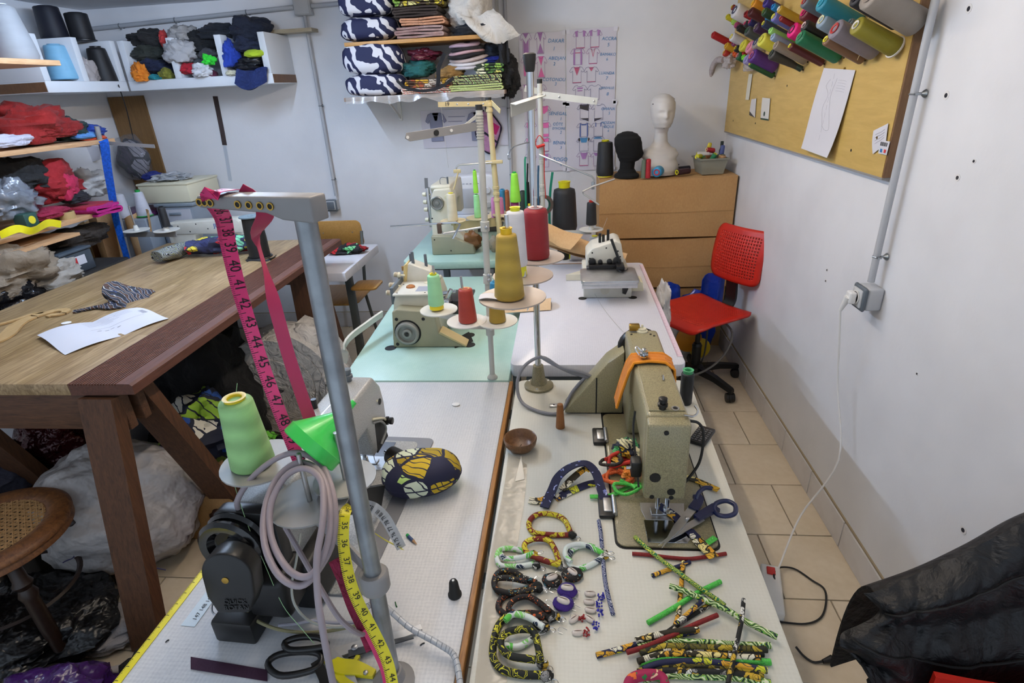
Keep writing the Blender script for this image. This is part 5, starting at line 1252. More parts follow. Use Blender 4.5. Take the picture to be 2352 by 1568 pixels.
# ruler, scissors handles and brushes standing behind
t = MB().ribbon([V((-0.085, 3.25, 0.767)), oy(1262, 500, 3.25), oy(1264, 440, 3.25), oy(1269, 395, 3.25)], 0.014, 0.005, V((1, 0, 0))).build('green_handle', mat('teal_plastic', '#178a6c', 0.4)); tag(t, 'slim teal plastic handle standing in front of the posters', 'handle')
t = thing('long_screwdriver', 'long black-handled screwdriver leaning left of the chrome pole', 'screwdriver')
MB().cyl(oy(1212, 375, 3.3), oy(1214, 300, 3.3), 0.004).build('shaft', STEEL, t); MB().cyl((-0.21, 3.3, 0.767), oy(1211, 418, 3.3), 0.014, 0.011).cyl(oy(1211, 418, 3.3), oy(1212, 375, 3.3), 0.005).build('grip', BLACKP, t)
for (u, v, v2, col, lb) in ((1205, 420, 360, '#1f8a6a', 'green tag stick behind the chrome pole'), (1235, 470, 380, '#23506f', 'dark blue stick beside the off-white pole')):
 t = MB().ribbon([V((max(-0.262, oy(u, v, 3.1).x), 3.1, 0.767)), oy(u+1, (v+v2)/2, 3.1), oy(u+2, v2, 3.1)], 0.010, 0.003, V((1, 0, 0))).build('marker_stick', mat('stick_'+col, col, 0.5)); tag(t, lb, 'stick')
t = thing('tape_roll', 'roll of tape standing behind the red cone', 'tape roll')
MB().lathe([(0.035, -0.012), (0.052, -0.012), (0.052, 0.012), (0.035, 0.012), (0.035, -0.012)], 24, look(oy(1250, 470, 3.15), (0.6, -1, 0.1)), caps=False).build('tape', mat('tape_brown', '#6b5f57', 0.4), t)
MB().lathe([(0.034, -0.011), (0.036, -0.011), (0.036, 0.011), (0.034, 0.011), (0.034, -0.011)], 24, look(oy(1250, 470, 3.15), (0.6, -1, 0.1)), caps=False).build('cardboard_core', mat('core_green', '#2a6b55', 0.6), t)
# kraft paper rolled loosely across the back of the white table
KR = card('kraft_paper', '#b98f60', '#cda777')
t = thing('kraft_paper_roll', 'loosely rolled kraft pattern paper behind the small overlock', 'paper')
a, b_ = oy(1232, 538, 2.78), oy(1436, 600, 2.66)
d, s_, u_ = frame(b_-a)
def kr(u, v):
 an = -0.6+v*5.4; r = 0.042-0.010*u+0.006*v
 return a.lerp(b_, u)+s_*(r*math.cos(an))+u_*(r*math.sin(an))+V((0, 0, 0.004*math.sin(u*11+v*6)))
MB().sheet(kr, 16, 22, 0.0012).build('roll', KR, t, 60)
a2 = oy(1232, 512, 2.74); 
MB().sheet(lambda u, v: oy(1228, 506, 2.72).lerp(oy(1340, 540, 2.68), u)+(oy(1240, 545, 2.68)-oy(1228, 506, 2.72)).lerp(oy(1310, 575, 2.63)-oy(1340, 540, 2.68), u)*v+V((0, -0.012*math.sin(PI*v), 0.006*math.sin(u*7))), 10, 8, 0.001).build('loose_flap', KR, t, 60)
t = thing('kraft_paper_sheet', 'pale kraft paper fold hanging over the left edge of the white table', 'paper')
KP = card('kraft_pale', '#cbab82', '#d9bb95')
MB().sheet(lambda u, v: V((-0.262+0.2*u, 2.10+0.10*v+0.03*u, 0.784+0.028*math.sin(PI*v*0.9)*(0.4+0.6*u)-0.0*u)), 10, 10, 0.001).build('sheet', KP, t, 60)
# brown leather piece under the coverstitch arm
def blobm(c, s, seed, amp=0.25, nu=26, nv=18, fr=2.2, flat=0.0, fold=0.0):
 """crumpled soft lump: ellipsoid pushed about by ridged noise"""
 c = V(c); o = V((seed*3.17, seed*1.31, seed*7.7)); b = MB()
 def fn(u, v):
  th = 2*PI*u; ph = PI*v
  d = V((math.cos(th)*math.sin(ph), math.sin(th)*math.sin(ph), math.cos(ph)))
  n = noise.noise(d*fr*0.7+o)*0.9+noise.noise(d*fr*1.3+o*2.1)*0.4+abs(noise.noise(d*fr*2.0+o*1.7))*0.35-0.15+((1-abs(noise.noise(V((d.x*fr*1.1, d.y*fr*1.1, d.z*fr*2.4))+o*0.7)))**3-0.5)*fold*0.8
  k = 1+amp*n
  p = V((d.x*s[0], d.y*s[1], d.z*s[2]))*k
  if flat and p.z < -s[2]*flat: p.z = -s[2]*flat-(p.z+s[2]*flat)*0.03
  return c+p
 return b.grid(fn, nu, nv, wu=True)
t = blobm(oy(1085, 555, 3.0), (0.05, 0.05, 0.06), 5, 0.4).build('leather_piece', mat('brown_leather', '#7a4f25', 0.5, bump=(30, 0.3, 0.004))); tag(t, 'crumpled brown leather piece under the coverstitch arm', 'leather')
t = blobm(oy(1135, 560, 2.98), (0.03, 0.04, 0.05), 8, 0.4).build('cloth_scrap', cloth('#b9ab92', wr=0.5)); tag(t, 'grey-beige cloth scrap beside the coverstitch machine', 'cloth')
# ---- stand at the left end of the desk with a blue tape
s6 = thing('thread_stand', 'grey thread stand at the far left with a blue tape measure hung on it', 'thread stand', group='thread stands')
b6 = V((-2.62, 3.06, 0.75)); t6 = oy(222, 290, 3.02)
MB().cyl(b6, t6, 0.0125, n=14).build('pole', STG, s6)
MB().cyl(b6, b6+V((0, 0, 0.008)), 0.03).build('base_nut', STG, s6)
p0 = oy(240, 328, 3.0); p1 = oy(355, 336, 2.96)
beam(MB(), p0, p1, 0.003, 0.018).build('thread_arm', STG, s6)
e0 = oy(272, 538, 3.02); e1 = oy(405, 538, 2.98)
beam(MB(), e0, e1, 0.004, 0.03).build('disc_arm', STG, s6)
for (u, v) in ((314, 529), (383, 529)):
 c = oy(u, v, 2.99); disc(s6, c, 0.068, WDISC, 0.14 if u < 350 else 0.02)
 MB().lathe([(0.016, 0.001), (0.016, 0.004), (0.01, 0.03), (0.006, 0.03)], 14, Matrix.Translation(c)).build('cone_seat', WDISC, s6)
cone(oy(383, 520, 2.99), 0.0215, 0.0195, 0.11, '#17181c', 'small black cone on the far-left grey stand', '#17181c', 0.004)
t = thing('tape_measure', 'royal blue tape measure hanging down the far-left grey stand', 'tape measure')
pb_ = [oy(236, 322, 2.985), oy(240, 330, 2.97), oy(246, 380, 2.97), oy(256, 440, 2.97), oy(268, 510, 2.97), oy(288, 580, 2.975), oy(295, 605, 2.98)]
MB().ribbon(pb_, lambda u: 0.05-0.022*abs(u-0.2), 0.0012, V((1, 0.1, 0))).build('band', mat('tape_blue', '#1d5ec4', 0.4, vary=(90, 0.4)), t)
# ------------------------------------------------------------------ spool board on the right wall
T = NT('yellow_board')
n = T.noise(5, 5, T.co(scale=(1, 1.2, 9)), 0.6, 0.5); m = T.noise(3, 3)
T.set(T.b, 'Base Color', T.mix(T.math('MULTIPLY', m, 0.5), (T.ramp(n, [(0.3, '#bb9a52'), (0.7, '#d2b268')]), 0), '#c6a65e'))
T.b.inputs['Roughness'].default_value = 0.42
YB_ = T.m
XB = 0.985
bd = thing('spool_board', 'yellow wood-grain board on the right wall studded with spool pegs', 'board')
MB().box(XB, 1.895, 1.305, XR-0.0005, 3.79, ZC-0.02).build('panel', YB_, bd, 0)
MB().box(XB+0.001, 1.887, 1.305, XR-0.0005, 1.895, ZC-0.02).build('raw_edge', wood('#6a4a30', '#80603f', 3, (10, 10, 1)), bd, 0)
MB().rbox(XB-0.001, 1.89, 1.298, XR-0.0005, 3.79, 1.305, 0.001, 1).build('lower_edge', mat('board_edge_grey', '#8e8a86', 0.6), bd)
for (u, v) in ((1684, 277), (1735, 283), (2019, 342), (1955, 345), (1939, 132), (1808, 197)): dot(ox(u, v, XB), (-1, 0, 0), 0.0045, bd)
AX = V((-0.89, -0.15, 0.42)).normalized()
def peg(zx, zy, rz, L, col, label, core='#dfdccf', taper=1.0, off=1610, sc=8.254, rim=None, band=0.0, rr=0.5):
 u, v = off+zx/sc, zy/sc
 tip = ox(u, v, XB+AX.x*(L+0.012))
 dep = (tip-CAM).dot(_F)
 r1 = max(0.008, rz/sc*dep/FPX)
 base = tip-AX*L
 o = cone(base, r1*taper, r1, L, col, label, core, 0.003, axis=AX, group='thread cones on the spool board', rc_=r1*rr, sh=min(0.006, L*0.15), rim=rim, band=band, n=18)
 f = (XB-base.x)/AX.x
 MB().cyl(base+AX*f, base+AX*(L*0.9), 0.003, n=8).build('peg', BLACKP, bd)
 return o
K = '#dcd53a'
for a in [
 (640, 190, 135, .10, '#d6d3d4', 'large white cone with a navy core at the upper left of the spool board', '#1c2350'),
 (930, 215, 85, .11, '#4a1016', 'dark maroon cone right of the large white cone', '#3c0a0e'),
 (985, 60, 85, .08, '#cf8a22', 'amber orange cone at the top edge of the spool board', '#d8b02a'),
 (840, 255, 62, .05, '#98131b', 'small bright red spool tucked under the large white cone', '#7c1016'),
 (1215, 40, 85, .08, '#3a2a80', 'violet-blue cone at the top edge beside the amber one', '#2f226a'),
 (1360, 120, 62, .08, '#1576b4', 'bright blue cone above the teal one', '#1576b4'),
 (1190, 215, 80, .09, '#1d3f27', 'bottle green cone beside the dark maroon cone', '#5a7a36'),
 (1480, 165, 70, .15, '#b08c22', 'metallic gold cone with a white nose on the spool board', '#e2dfd8'),
 (1950, 230, 135, .13, '#5f0b16', 'dark red cone with a hot pink flange', '#c81467'),
 (1375, 310, 85, .14, '#6d6db0', 'periwinkle cone with a yellow core', K),
 (1510, 340, 55, .13, '#7c161a', 'slim dark red cone below the metallic gold cone', '#b0474a'),
 (1245, 325, 58, .06, '#1a86b6', 'small teal blue cone beside the periwinkle cone', '#1a86b6'),
 (1185, 440, 72, .12, '#15294d', 'navy blue cone with a yellow core', K),
 (1040, 505, 90, .11, '#36163f', 'dark plum cone above the yellow one', '#7d7466'),
 (870, 580, 90, .10, '#424845', 'charcoal cone with a dark green core', '#1e4a2c'),
 (925, 415, 62, .08, '#1d1c55', 'indigo spool with a pink core', '#d0486d'),
 (835, 440, 58, .08, '#2c2a30', 'black spool with a pink core', '#cf4468'),
 (410, 370, 45, .05, '#7a1f6b', 'purple spool at the far left edge of the spools', '#7a1f6b'),
 (430, 255, 60, .05, '#93901f', 'olive yellow spool at the far left edge', '#b5b02c'),
 (490, 310, 52, .05, '#cfc220', 'lemon yellow spool beside the olive yellow one', '#cfc220'),
 (600, 400, 55, .05, '#a4d15c', 'pale lime spool below the large white cone', '#a4d15c'),
 (655, 460, 58, .06, '#a23d68', 'mauve pink spool below the pale lime one', '#b85480'),
 (700, 515, 62, .07, '#191619', 'jet black spool beside the mauve one', '#2a262a'),
 (590, 130, 50, .05, '#8a2a20', 'rust red spool left of the large white cone', '#c8b028'),
 (220, 650, 62, .14, '#b2141b', 'long red spool tube sticking out furthest left', '#b2141b'),
 (580, 690, 80, .08, '#d8d4d6', 'white spool with a yellow flange', '#e2d02a'),
 (290, 780, 32, .06, '#8e9b97', 'thin grey-green spool under the long red tube', '#8e9b97'),
 (470, 860, 62, .07, '#d39c1e', 'golden orange spool under the white spool', '#e2b72a'),
 (505, 800, 36, .03, '#1c80a6', 'tiny teal spool in front of the white spool', '#1c80a6'),
 (600, 815, 48, .06, '#8b3f64', 'dusky rose spool under the white spool', '#8b3f64'),
 (780, 850, 112, .05, '#d5ce40', 'flat lemon spool beside the pink disc spool', '#d5ce40'),
 (905, 880, 115, .035, '#e08ca3', 'flat rose pink disc spool', '#e08ca3'),
 (1030, 800, 112, .05, '#9c938b', 'flat greige spool beside the bright yellow cone', '#33407a'),
 (1140, 740, 125, .11, '#d6d24c', 'bright yellow cone in the middle of the spool board', '#b8b440'),
 (1310, 570, 62, .15, '#94cd70', 'lime green crochet-covered tube', '#94cd70'),
 (1350, 690, 68, .15, '#8fa4be', 'powder blue cone under the lime tube', '#8fa4be'),
 (1720, 560, 140, .08, '#e51780', 'hot pink spool facing the room', '#55434c'),
 (1955, 475, 105, .15, '#131113', 'black cone with a white and red core', '#c9aaa8'),
 (1870, 690, 128, .17, '#0e6c46', 'emerald green cone at the lower right', '#4a8a62'),
 (1690, 870, 70, .15, '#4e0b11', 'oxblood cone below the emerald cone', K),
 (1410, 850, 82, .15, '#867b70', 'taupe cone with a yellow base', '#9a8f84'),
 (960, 1045, 128, .13, '#4d2378', 'royal purple cone near the bottom row', '#a04a66'),
 (935, 1205, 62, .13, '#0c4b27', 'dark green cone under the royal purple one', K),
 (845, 1110, 90, .08, '#8f8aba', 'lilac cone left of the royal purple one', '#a09bc4'),
 (790, 1075, 52, .05, '#7cd93c', 'fluorescent green spool at the bottom left', '#7cd93c'),
 (770, 1015, 48, .05, '#a4141c', 'scarlet spool above the fluorescent one', '#a4141c'),
 (695, 1050, 70, .07, '#15542d', 'forest green spool with a pink core', '#cf8290'),
 (620, 1005, 50, .06, '#da5a20', 'orange spool beside the forest green one', '#da5a20'),
 (440, 990, 62, .07, '#b12b1d', 'tomato red spool at the lower left', '#d9a22a'),
 (655, 905, 62, .07, '#21201c', 'black spool with a yellow band', '#d3bb28'),
]: peg(*a[:5], a[5], a[6])
peg(1335, 1010, 108, .15, '#35332f', 'charcoal cone tapering towards the board', '#2a3a30', taper=0.4)
for a in [
 (60, 20, 115, .15, '#5b646c', 'slate grey cone at the top edge with a red core', '#b03a36'),
 (375, 45, 150, .16, '#1c8098', 'large teal cone at the top of the spool board', '#3aa0b4'),
 (385, 370, 150, .14, '#8397a7', 'blue-grey cone with a cream and black core', '#cfc9a0'),
 (640, 540, 180, .16, '#7e7781', 'grey-lilac cone with a red core', '#a31f1d'),
 (470, 745, 105, .15, '#7b5b44', 'brown cone under the grey-lilac one', K),
 (1020, -40, 150, .16, '#0f0e15', 'large black cone under the greige one at the top right', '#1a1a22'),
 (930, 400, 60, .07, '#616d72', 'small slate spool behind the grey-lilac cone', '#616d72'),
]: peg(*a[:5], a[5], a[6], off=1840, sc=8.25)
peg(1040, 475, 165, .15, '#8d8420', 'olive gold metallic cone with a white flange at the right end', '#c9c6be', taper=1.1, off=1840, sc=8.25, rim='#d3cfca', rr=0.45)
peg(1290, -90, 250, .17, '#8b8278', 'very large greige cone at the top right corner of the board', '#8b8278', taper=1.05, off=1840, sc=8.25)
# pale threads hanging from the olive gold cone
t = MB().tube([ox(2005, 0, 0.90), ox(1999, 30, 0.90), ox(1985, 62, 0.90), ox(1980, 100, 0.92), ox(1977, 118, 0.93), ox(1969, 138, 0.94)], 0.001, 5).build('loose_thread', mat('pale_thread', '#d8c79a', 0.7)); tag(t, 'pale thread hanging in front of the olive gold cone', 'thread')
# clear bag and pale knitted tube hanging at the left end
t = blobm(ox(1675, 142, 0.93), (0.035, 0.06, 0.035), 12, 0.5, fold=0.4).build('plastic_bag', mat('clear_film', '#c9bfbc', 0.2, alpha=0.6, coat=0.5)); tag(t, 'crumpled clear plastic bag under the spools', 'bag')
t = MB().tube([ox(1662, 138, 0.92), ox(1648, 138, 0.90), ox(1638, 152, 0.89), ox(1631, 178, 0.885)], 0.017, 12).build('knitted_tube', cloth('#c3b6b4', wr=0.6)); tag(t, 'pale pink knitted tube drooping from the left of the spools', 'tube')
t = blobm(ox(1720, 152, 0.95), (0.02, 0.09, 0.025), 15, 0.4).build('plastic_bag', mat('clear_film', '#c9bfbc', 0.2, alpha=0.6, coat=0.5)); tag(t, 'flat clear plastic sleeve below the lilac cone', 'bag')
# papers pinned to the board
def pinned(px, label, bulge=0.02, curl=0.0, m=PAPER, nu=8, nv=16, x=None, name='pinned_paper'):
 """sheet hung by its top edge; px: top-left, top-right, bottom-right, bottom-left pixels"""
 q = [ox(u, v, (x or XB)-0.002) for u, v in px]
 def fn(u, v):
  p = q[0].lerp(q[1], u).lerp(q[3].lerp(q[2], u), v)
  return p+V((-bulge*math.sin(PI*min(1, v*1.0))*(0.6+0.4*math.cos(u*3))-curl*(v**3)-0.002, 0, 0))
 o = MB().sheet(fn, nu, nv, 0.0006).build(name, m, None, 60); tag(o, label, 'paper'); return o, fn
PENC = mat('pencil_grey', '#9b98a3', 0.8)
o, fn = pinned([(1894, 156), (1966, 161), (1917, 362), (1856, 340)], 'long white pattern sheet pinned in the middle of the spool board', 0.012, 0.025)
b = MB()
def stroke(b, pts, fn, w=0.0008, off=-0.0012):
 Q = [V(fn(u, v))+V((off, 0, 0)) for u, v in pts]
 b.ribbon(Q, w, 0.0002, V((0, 1, 0)) if abs(Q[-1].z-Q[0].z) > abs(Q[-1].y-Q[0].y) else V((0, 0, 1)), k=4)
stroke(b, [(0.35, 0.12), (0.28, 0.2), (0.42, 0.3), (0.36, 0.45), (0.45, 0.6), (0.5, 0.68)], fn); stroke(b, [(0.55, 0.1), (0.5, 0.3), (0.6, 0.5), (0.72, 0.68), (0.6, 0.7), (0.5, 0.66)], fn)
for k in range(5): stroke(b, [(0.6, 0.12+k*0.03), (0.75, 0.12+k*0.03), (0.85, 0.125+k*0.03)], fn, 0.0006)
for k in range(9): stroke(b, [(0.42+0.012*k, 0.05+0.09*k), (0.43+0.012*k, 0.08+0.09*k), (0.435+0.012*k, 0.11+0.09*k)], fn, 0.0006)
b.build('pencil_drawing', PENC, o)
dot(ox(1939, 157, XB-0.004), (-1, 0, 0), 0.004, bd, BRASS, 'drawing_pin')
o, fn = pinned([(2008, 300), (2042, 283), (2036, 330), (2006, 354)], 'torn note with handwriting at the lower right corner of the board', 0.003, 0.0)
b = MB()
for k in range(4): stroke(b, [(0.2, 0.25+k*0.13), (0.4, 0.24+k*0.13), (0.6, 0.26+k*0.13), (0.85, 0.22+k*0.13)], fn, 0.0007)
b.build('handwriting', PENC, o)
dot(ox(2014, 317, XB-0.006), (-1, 0, 0), 0.006, bd, BRASS, 'drawing_pin')
o, fn = pinned([(2025, 321), (2046, 325), (2038, 356), (2019, 352)], 'small barcode label with a red white and blue flag stuck on the board', 0.001)
b = MB()
for k in range(10): stroke(b, [(0.12+0.075*k, 0.12), (0.12+0.075*k, 0.25), (0.12+0.075*k, 0.4)], fn, 0.0012 if k % 3 else 0.0022)
b.build('barcode', INK, o)
for c, u0 in (('#2a6fae', 0.2), ('#d23a3e', 0.62)):
 MB().add([V(fn(u0, .62))+V((-.0013, 0, 0)), V(fn(u0+.22, .62))+V((-.0013, 0, 0)), V(fn(u0+.22, .88))+V((-.0013, 0, 0)), V(fn(u0, .88))+V((-.0013, 0, 0))], [(0, 1, 2, 3)]).build('flag_band', mat('flag_'+c, c, 0.6), o, 0)
for px, lb, c in (([(1721, 170), (1729, 170), (1721, 229), (1713, 229)], 'narrow pale strip stuck near the left end of the board', '#d6d1bf'), ([(1727, 228), (1738, 226), (1735, 270), (1722, 264)], 'torn white sticker with a dark corner on the board', '#d2cecb'), ([(1752, 224), (1770, 226), (1766, 277), (1748, 274)], 'white card with a green oval on the board', '#d8d6cf')):
 o, fn = pinned(px, lb, 0.001, m=mat('sticker_'+c, c, 0.6), nu=4, nv=6, name='board_sticker')
 if 'oval' in lb:
  MB().lathe([(0.011, 0), (0.011, 0.0003), (0.001, 0.0003)], 18, look(V(fn(0.45, 0.72))+V((-0.001, 0, 0)), (-1, 0, 0))).build('green_oval', mat('dark_green_print', '#27432f', 0.6), o)
  MB().add([V(fn(0, .93))+V((-.001, 0, 0)), V(fn(1, .93))+V((-.001, 0, 0)), V(fn(1, 1))+V((-.001, 0, 0)), V(fn(0, 1))+V((-.001, 0, 0))], [(0, 1, 2, 3)]).build('green_border', mat('dark_green_print', '#27432f', 0.6), o, 0)
 if 'corner' in lb:
  MB().add([V(fn(0, .75))+V((-.001, 0, 0)), V(fn(1, 1))+V((-.001, 0, 0)), V(fn(0, 1))+V((-.001, 0, 0))], [(0, 1, 2)]).build('dark_corner', mat('dark_print', '#403a38', 0.6), o, 0)
# ------------------------------------------------------------------ posters on the back wall
YP = YB-0.004
SHEETM = mat('poster_paper', '#d9d5df', 0.35, vary=(5, 0.02))
FOLD = mat('poster_film_edge', '#e9e7ee', 0.15)
INKB = mat('felt_blue', '#3b86bd', 0.6); INKV = mat('violet_line', '#9a6aa5', 0.6); INKN = mat('navy_line', '#5a5a86', 0.6)
PFILL = {k: mat('print_'+k, c, 0.6) for k, c in (('violet', '#b07fba'), ('pink', '#ea73b4'), ('rose', '#c95f80'), ('black', '#3b3436'), ('blue', '#4f93c4'), ('navy', '#5a6fae'))}
def poster(u0, v0, u1, v1, label):
 a, b = oy(u0, v0, YP), oy(u1, v1, YP)
 o = MB().sheet(lambda u, v: (a.x+(b.x-a.x)*u, YP-0.001-0.002*abs(math.sin(u*9+v*7)), a.z+(b.z-a.z)*v), 14, 14, 0.0006).build('poster_sheet', SHEETM, None, 60)
 tag(o, label, 'poster', 'design posters on the back wall')
 for sx in (0.02, 0.98):
  for sz in (0.02, 0.98):
   x, z = a.x+(b.x-a.x)*sx, a.z+(b.z-a.z)*sz
   MB().box(x-0.012, YP-0.0045, z-0.012, x+0.012, YP-0.004, z+0.012).build('tape_piece', FOLD, o, 0)
 return o
def line(b, pts, w=0.0016, y=None):
 b.ribbon([V((p[0], (y or YP)-0.0052, p[1])) for p in pts], w, 0.0002, [V((0, 0, 1)) if abs(p2[0]-p1[0]) > abs(p2[1]-p1[1]) else V((1, 0, 0)) for p1, p2 in zip(pts, pts[1:]+pts[-1:])] if False else V((0, 1, 0)).cross(V((pts[-1][0]-pts[0][0], 0, pts[-1][1]-pts[0][1]))).normalized(), k=0)
def shirt(o, u, v, wpx, hpx, ink, fills=(), Y=None):
 """T-shirt sketch: outline strokes and coloured panels; u,v = centre pixel"""
 Yp = Y or YP
 c = oy(u, v, Yp); s = (oy(u+10, v, Yp).x-c.x)/10; w, h = wpx*s/2, hpx*s/2
 pts = [(-.38, 1), (-.7, .9), (-1, .45), (-.8, .3), (-.58, .5), (-.58, -1), (.58, -1), (.58, .5), (.8, .3), (1, .45), (.7, .9), (.38, 1)]
 P_ = [(c.x+x*w, c.z+z*h) for x, z in pts]
 b = MB()
 neck = [(c.x+math.cos(a)*w*.36, c.z+h*1.0+math.sin(a)*h*.2) for a in [PI+PI*i/6 for i in range(7)]]
 loop = P_+neck[::-1]
 for p, q in zip(loop, loop[1:]+loop[:1]): line(b, [p, q], 0.0018, Yp)
 b.build('shirt_outline', ink, o, 0)
 for col, poly in fills:
  f = MB().add([(c.x+x*w, Yp-0.0049, c.z+z*h) for x, z in poly], [tuple(range(len(poly)))]); f.build('colour_panel', PFILL[col], o, 0)
def word(o, s, u, v, hpx, m=None, sh=0.15, Y=None):
 p = oy(u, v, Y or YP); k = hpx*(p-CAM).dot(_F)/FPX
 txt(s, k*1.25, Matrix.Translation((p.x, (Y or YP)-0.0055, p.z)) @ Matrix.Rotation(R(3), 4, 'Y') @ Matrix.Rotation(PI/2, 4, 'X'), m or INKB, o, 'handwriting', depth=0, shear=sh)
TRI_D = [(-.45, 1), (.45, 1), (0, .1)]; TRI_U = [(-.52, -.95), (.52, -.95), (0, 0)]
pA = poster(1191, 78, 1299, 239, 'upper left design poster starting with DAKAR')
pB = poster(1301, 69, 1412, 236, 'upper right design poster starting with ACCRA')
pC = poster(1204, 241, 1299, 391, 'lower left design poster starting with SENEGAL')
pD = poster(1301, 238, 1411, 388, 'lower right design poster starting with GHANA')
shirt(pA, 1208, 100, 27, 42, INKV, [('violet', [(-.5, 1), (.5, 1), (0, .45)]), ('violet', [(-.45, -.95), (.45, -.95), (.45, .45), (0, -.05), (-.45, .45)])])
shirt(pA, 1241, 99, 27, 44, INKV, [('violet', TRI_D), ('violet', TRI_U)])
shirt(pA, 1211, 152, 28, 42, INKV, [('pink', [(-.55, -.95), (.1, -.95), (.1, .6), (-.55, .6)])])
shirt(pA, 1243, 154, 28, 44, INKV, [('pink', TRI_D), ('pink', TRI_U)])
shirt(pA, 1208, 213, 28, 34, INKV, [('violet', [(-.3, 1), (.3, 1), (.2, .2), (-.2, .2)])])
shirt(pA, 1243, 213, 26, 34, INKV)
for s_, u, v, h in (('DAKAR', 1277, 94, 9), ('1', 1272, 112, 9), ('ABIDJAN', 1279, 134, 8), ('2', 1273, 147, 8), ('COTONOU', 1272, 183, 8), ('3', 1276, 193, 8), ('4', 1278, 225, 8)): word(pA, s_, u, v, h)
yoke = lambda c: [(c, [(-.75, .9), (-.35, 1), (-.35, .3), (-.6, .35)]), (c, [(.75, .9), (.35, 1), (.35, .3), (.6, .35)])]
hem = ('rose', [(-.58, -1), (.58, -1), (.58, -.9), (-.58, -.9)])
shirt(pB, 1333, 91, 34, 36, INKV, yoke('violet')+[hem]); shirt(pB, 1366, 89, 34, 36, INKV, yoke('violet')+[hem])
shirt(pB, 1327, 130, 34, 34, INKV, [('violet', [(-.55, -1), (-.35, -1), (-.35, .9), (-.55, .9)]), ('violet', [(.55, -1), (.35, -1), (.35, .9), (.55, .9)]), ('rose', [(-.35, .5), (.35, .5), (.35, .4), (-.35, .4)])])
shirt(pB, 1362, 129, 32, 32, INKV, [('rose', [(-.3, 1), (-.22, 1), (0, .1), (.22, 1), (.3, 1), (0, -.15)]), hem])
shirt(pB, 1325, 172, 34, 34, INKN, [('rose', [(-.4, .95), (.4, .95), (0, -.1)]), hem]); shirt(pB, 1358, 171, 34, 32, INKN, [('rose', [(-.35, .95), (.35, .95), (0, .4)]), hem])
shirt(pB, 1332, 213, 34, 32, INKN, [('violet', [(-.4, .7), (.4, .7), (.36, .5), (-.36, .5)]), ('violet', [(-.35, .35), (.35, .35), (.32, .2), (-.32, .2)])]); shirt(pB, 1366, 212, 34, 32, INKN)
for s_, u, v, h in (('ACCRA', 1399, 89, 8), ('5', 1397, 103, 8), ('BAMAKO', 1396, 125, 7), ('6', 1394, 136, 7), ('LUANDA', 1393, 168, 7), ('7', 1393, 180, 8), ('LIBREVILLE', 1393, 202, 5.5), ('8', 1395, 216, 8)): word(pB, s_, u, v, h)
top = [(-.6, .95), (.6, .95), (.5, .3), (-.1, -.1), (-.6, .2)]
shirt(pC, 1219, 260, 28, 32, INKV, [('pink', top)]); shirt(pC, 1251, 260, 28, 32, INKV, [('pink', top)])
shirt(pC, 1219, 297, 28, 32, INKV, [('pink', [(-.6, .9), (.6, .9), (.6, .2), (-.6, .2)])]); shirt(pC, 1252, 297, 28, 32, INKV, [('pink', [(-.6, .9), (.6, .9), (.6, .2), (-.6, .2)]), ('pink', [(-.58, -1), (.58, -1), (.58, -.6), (-.58, -.6)])])
shirt(pC, 1219, 332, 28, 30, INKN, [('pink', [(-.6, .9), (.6, .9), (.6, .4), (-.6, .4)])]); shirt(pC, 1252, 332, 28, 30, INKN, [('pink', [(-.6, .9), (.6, .9), (.6, .4), (-.6, .4)]), ('rose', [(-.58, -1), (.58, -1), (.58, -.9), (-.58, -.9)])])
shirt(pC, 1252, 368, 28, 30, INKV, [('violet', [(-.6, .9), (.6, .9), (.3, 0), (-.3, 0)])]); shirt(pC, 1219, 368, 28, 30, INKV)
for s_, u, v, h in (('SÉNÉGAL', 1281, 261, 8), ('1', 1288, 273, 8), ('CÔTE', 1281, 285, 7), ("D'IVOIRE", 1283, 295, 6), ('2', 1288, 304, 7), ('BÉNIN', 1284, 328, 8), ('3', 1288, 339, 7), ('TOGO', 1286, 366, 9), ('4', 1288, 378, 8)): word(pC, s_, u, v, h)
bk = [('black', [(-.62, .95), (.62, .95), (.6, .1), (-.6, .45)]), ('black', [(-.58, -.8), (.58, -.8), (.58, -1.2)])]
shirt(pD, 1342, 257, 34, 34, INKN, bk); shirt(pD, 1375, 257, 34, 34, INKN, [('black', [(-.58, -1.2), (-.58, -.8), (.58, -.75)])])
bl = [('navy', [(-.55, -1), (-.4, -1), (-.4, .95), (-.55, .95)]), ('navy', [(.55, -1), (.4, -1), (.4, .95), (.55, .95)]), ('navy', [(-.4, .85), (.4, .85), (.3, .65), (-.3, .65)])]
shirt(pD, 1341, 298, 34, 30, INKN, bl); shirt(pD, 1374, 297, 34, 30, INKN, [('navy', [(-.4, .4), (-.28, .4), (-.28, .95), (-.4, .95)]), ('navy', [(.4, .4), (.28, .4), (.28, .95), (.4, .95)])])
shirt(pD, 1341, 331, 34, 30, INKN, [('blue', [(-.55, .95), (.55, .95), (.35, .25), (-.35, .25)]), ('black', [(-.75, .9), (-.55, .95), (-.5, .5), (-.75, .5)]), ('black', [(.75, .9), (.55, .95), (.5, .5), (.75, .5)])])
shirt(pD, 1373, 330, 34, 32, INKN, [('blue', [(-.65, .7), (-.3, .95), (.3, .95), (.65, .7)])])
shirt(pD, 1341, 365, 34, 30, INKV, [('violet', [(-.5, .9), (.5, .9), (.2, 0), (-.2, 0)]), hem]); shirt(pD, 1372, 365, 32, 30, INKV, [('violet', [(-.6, .9), (.6, .9), (.3, .5), (-.3, .5)])])
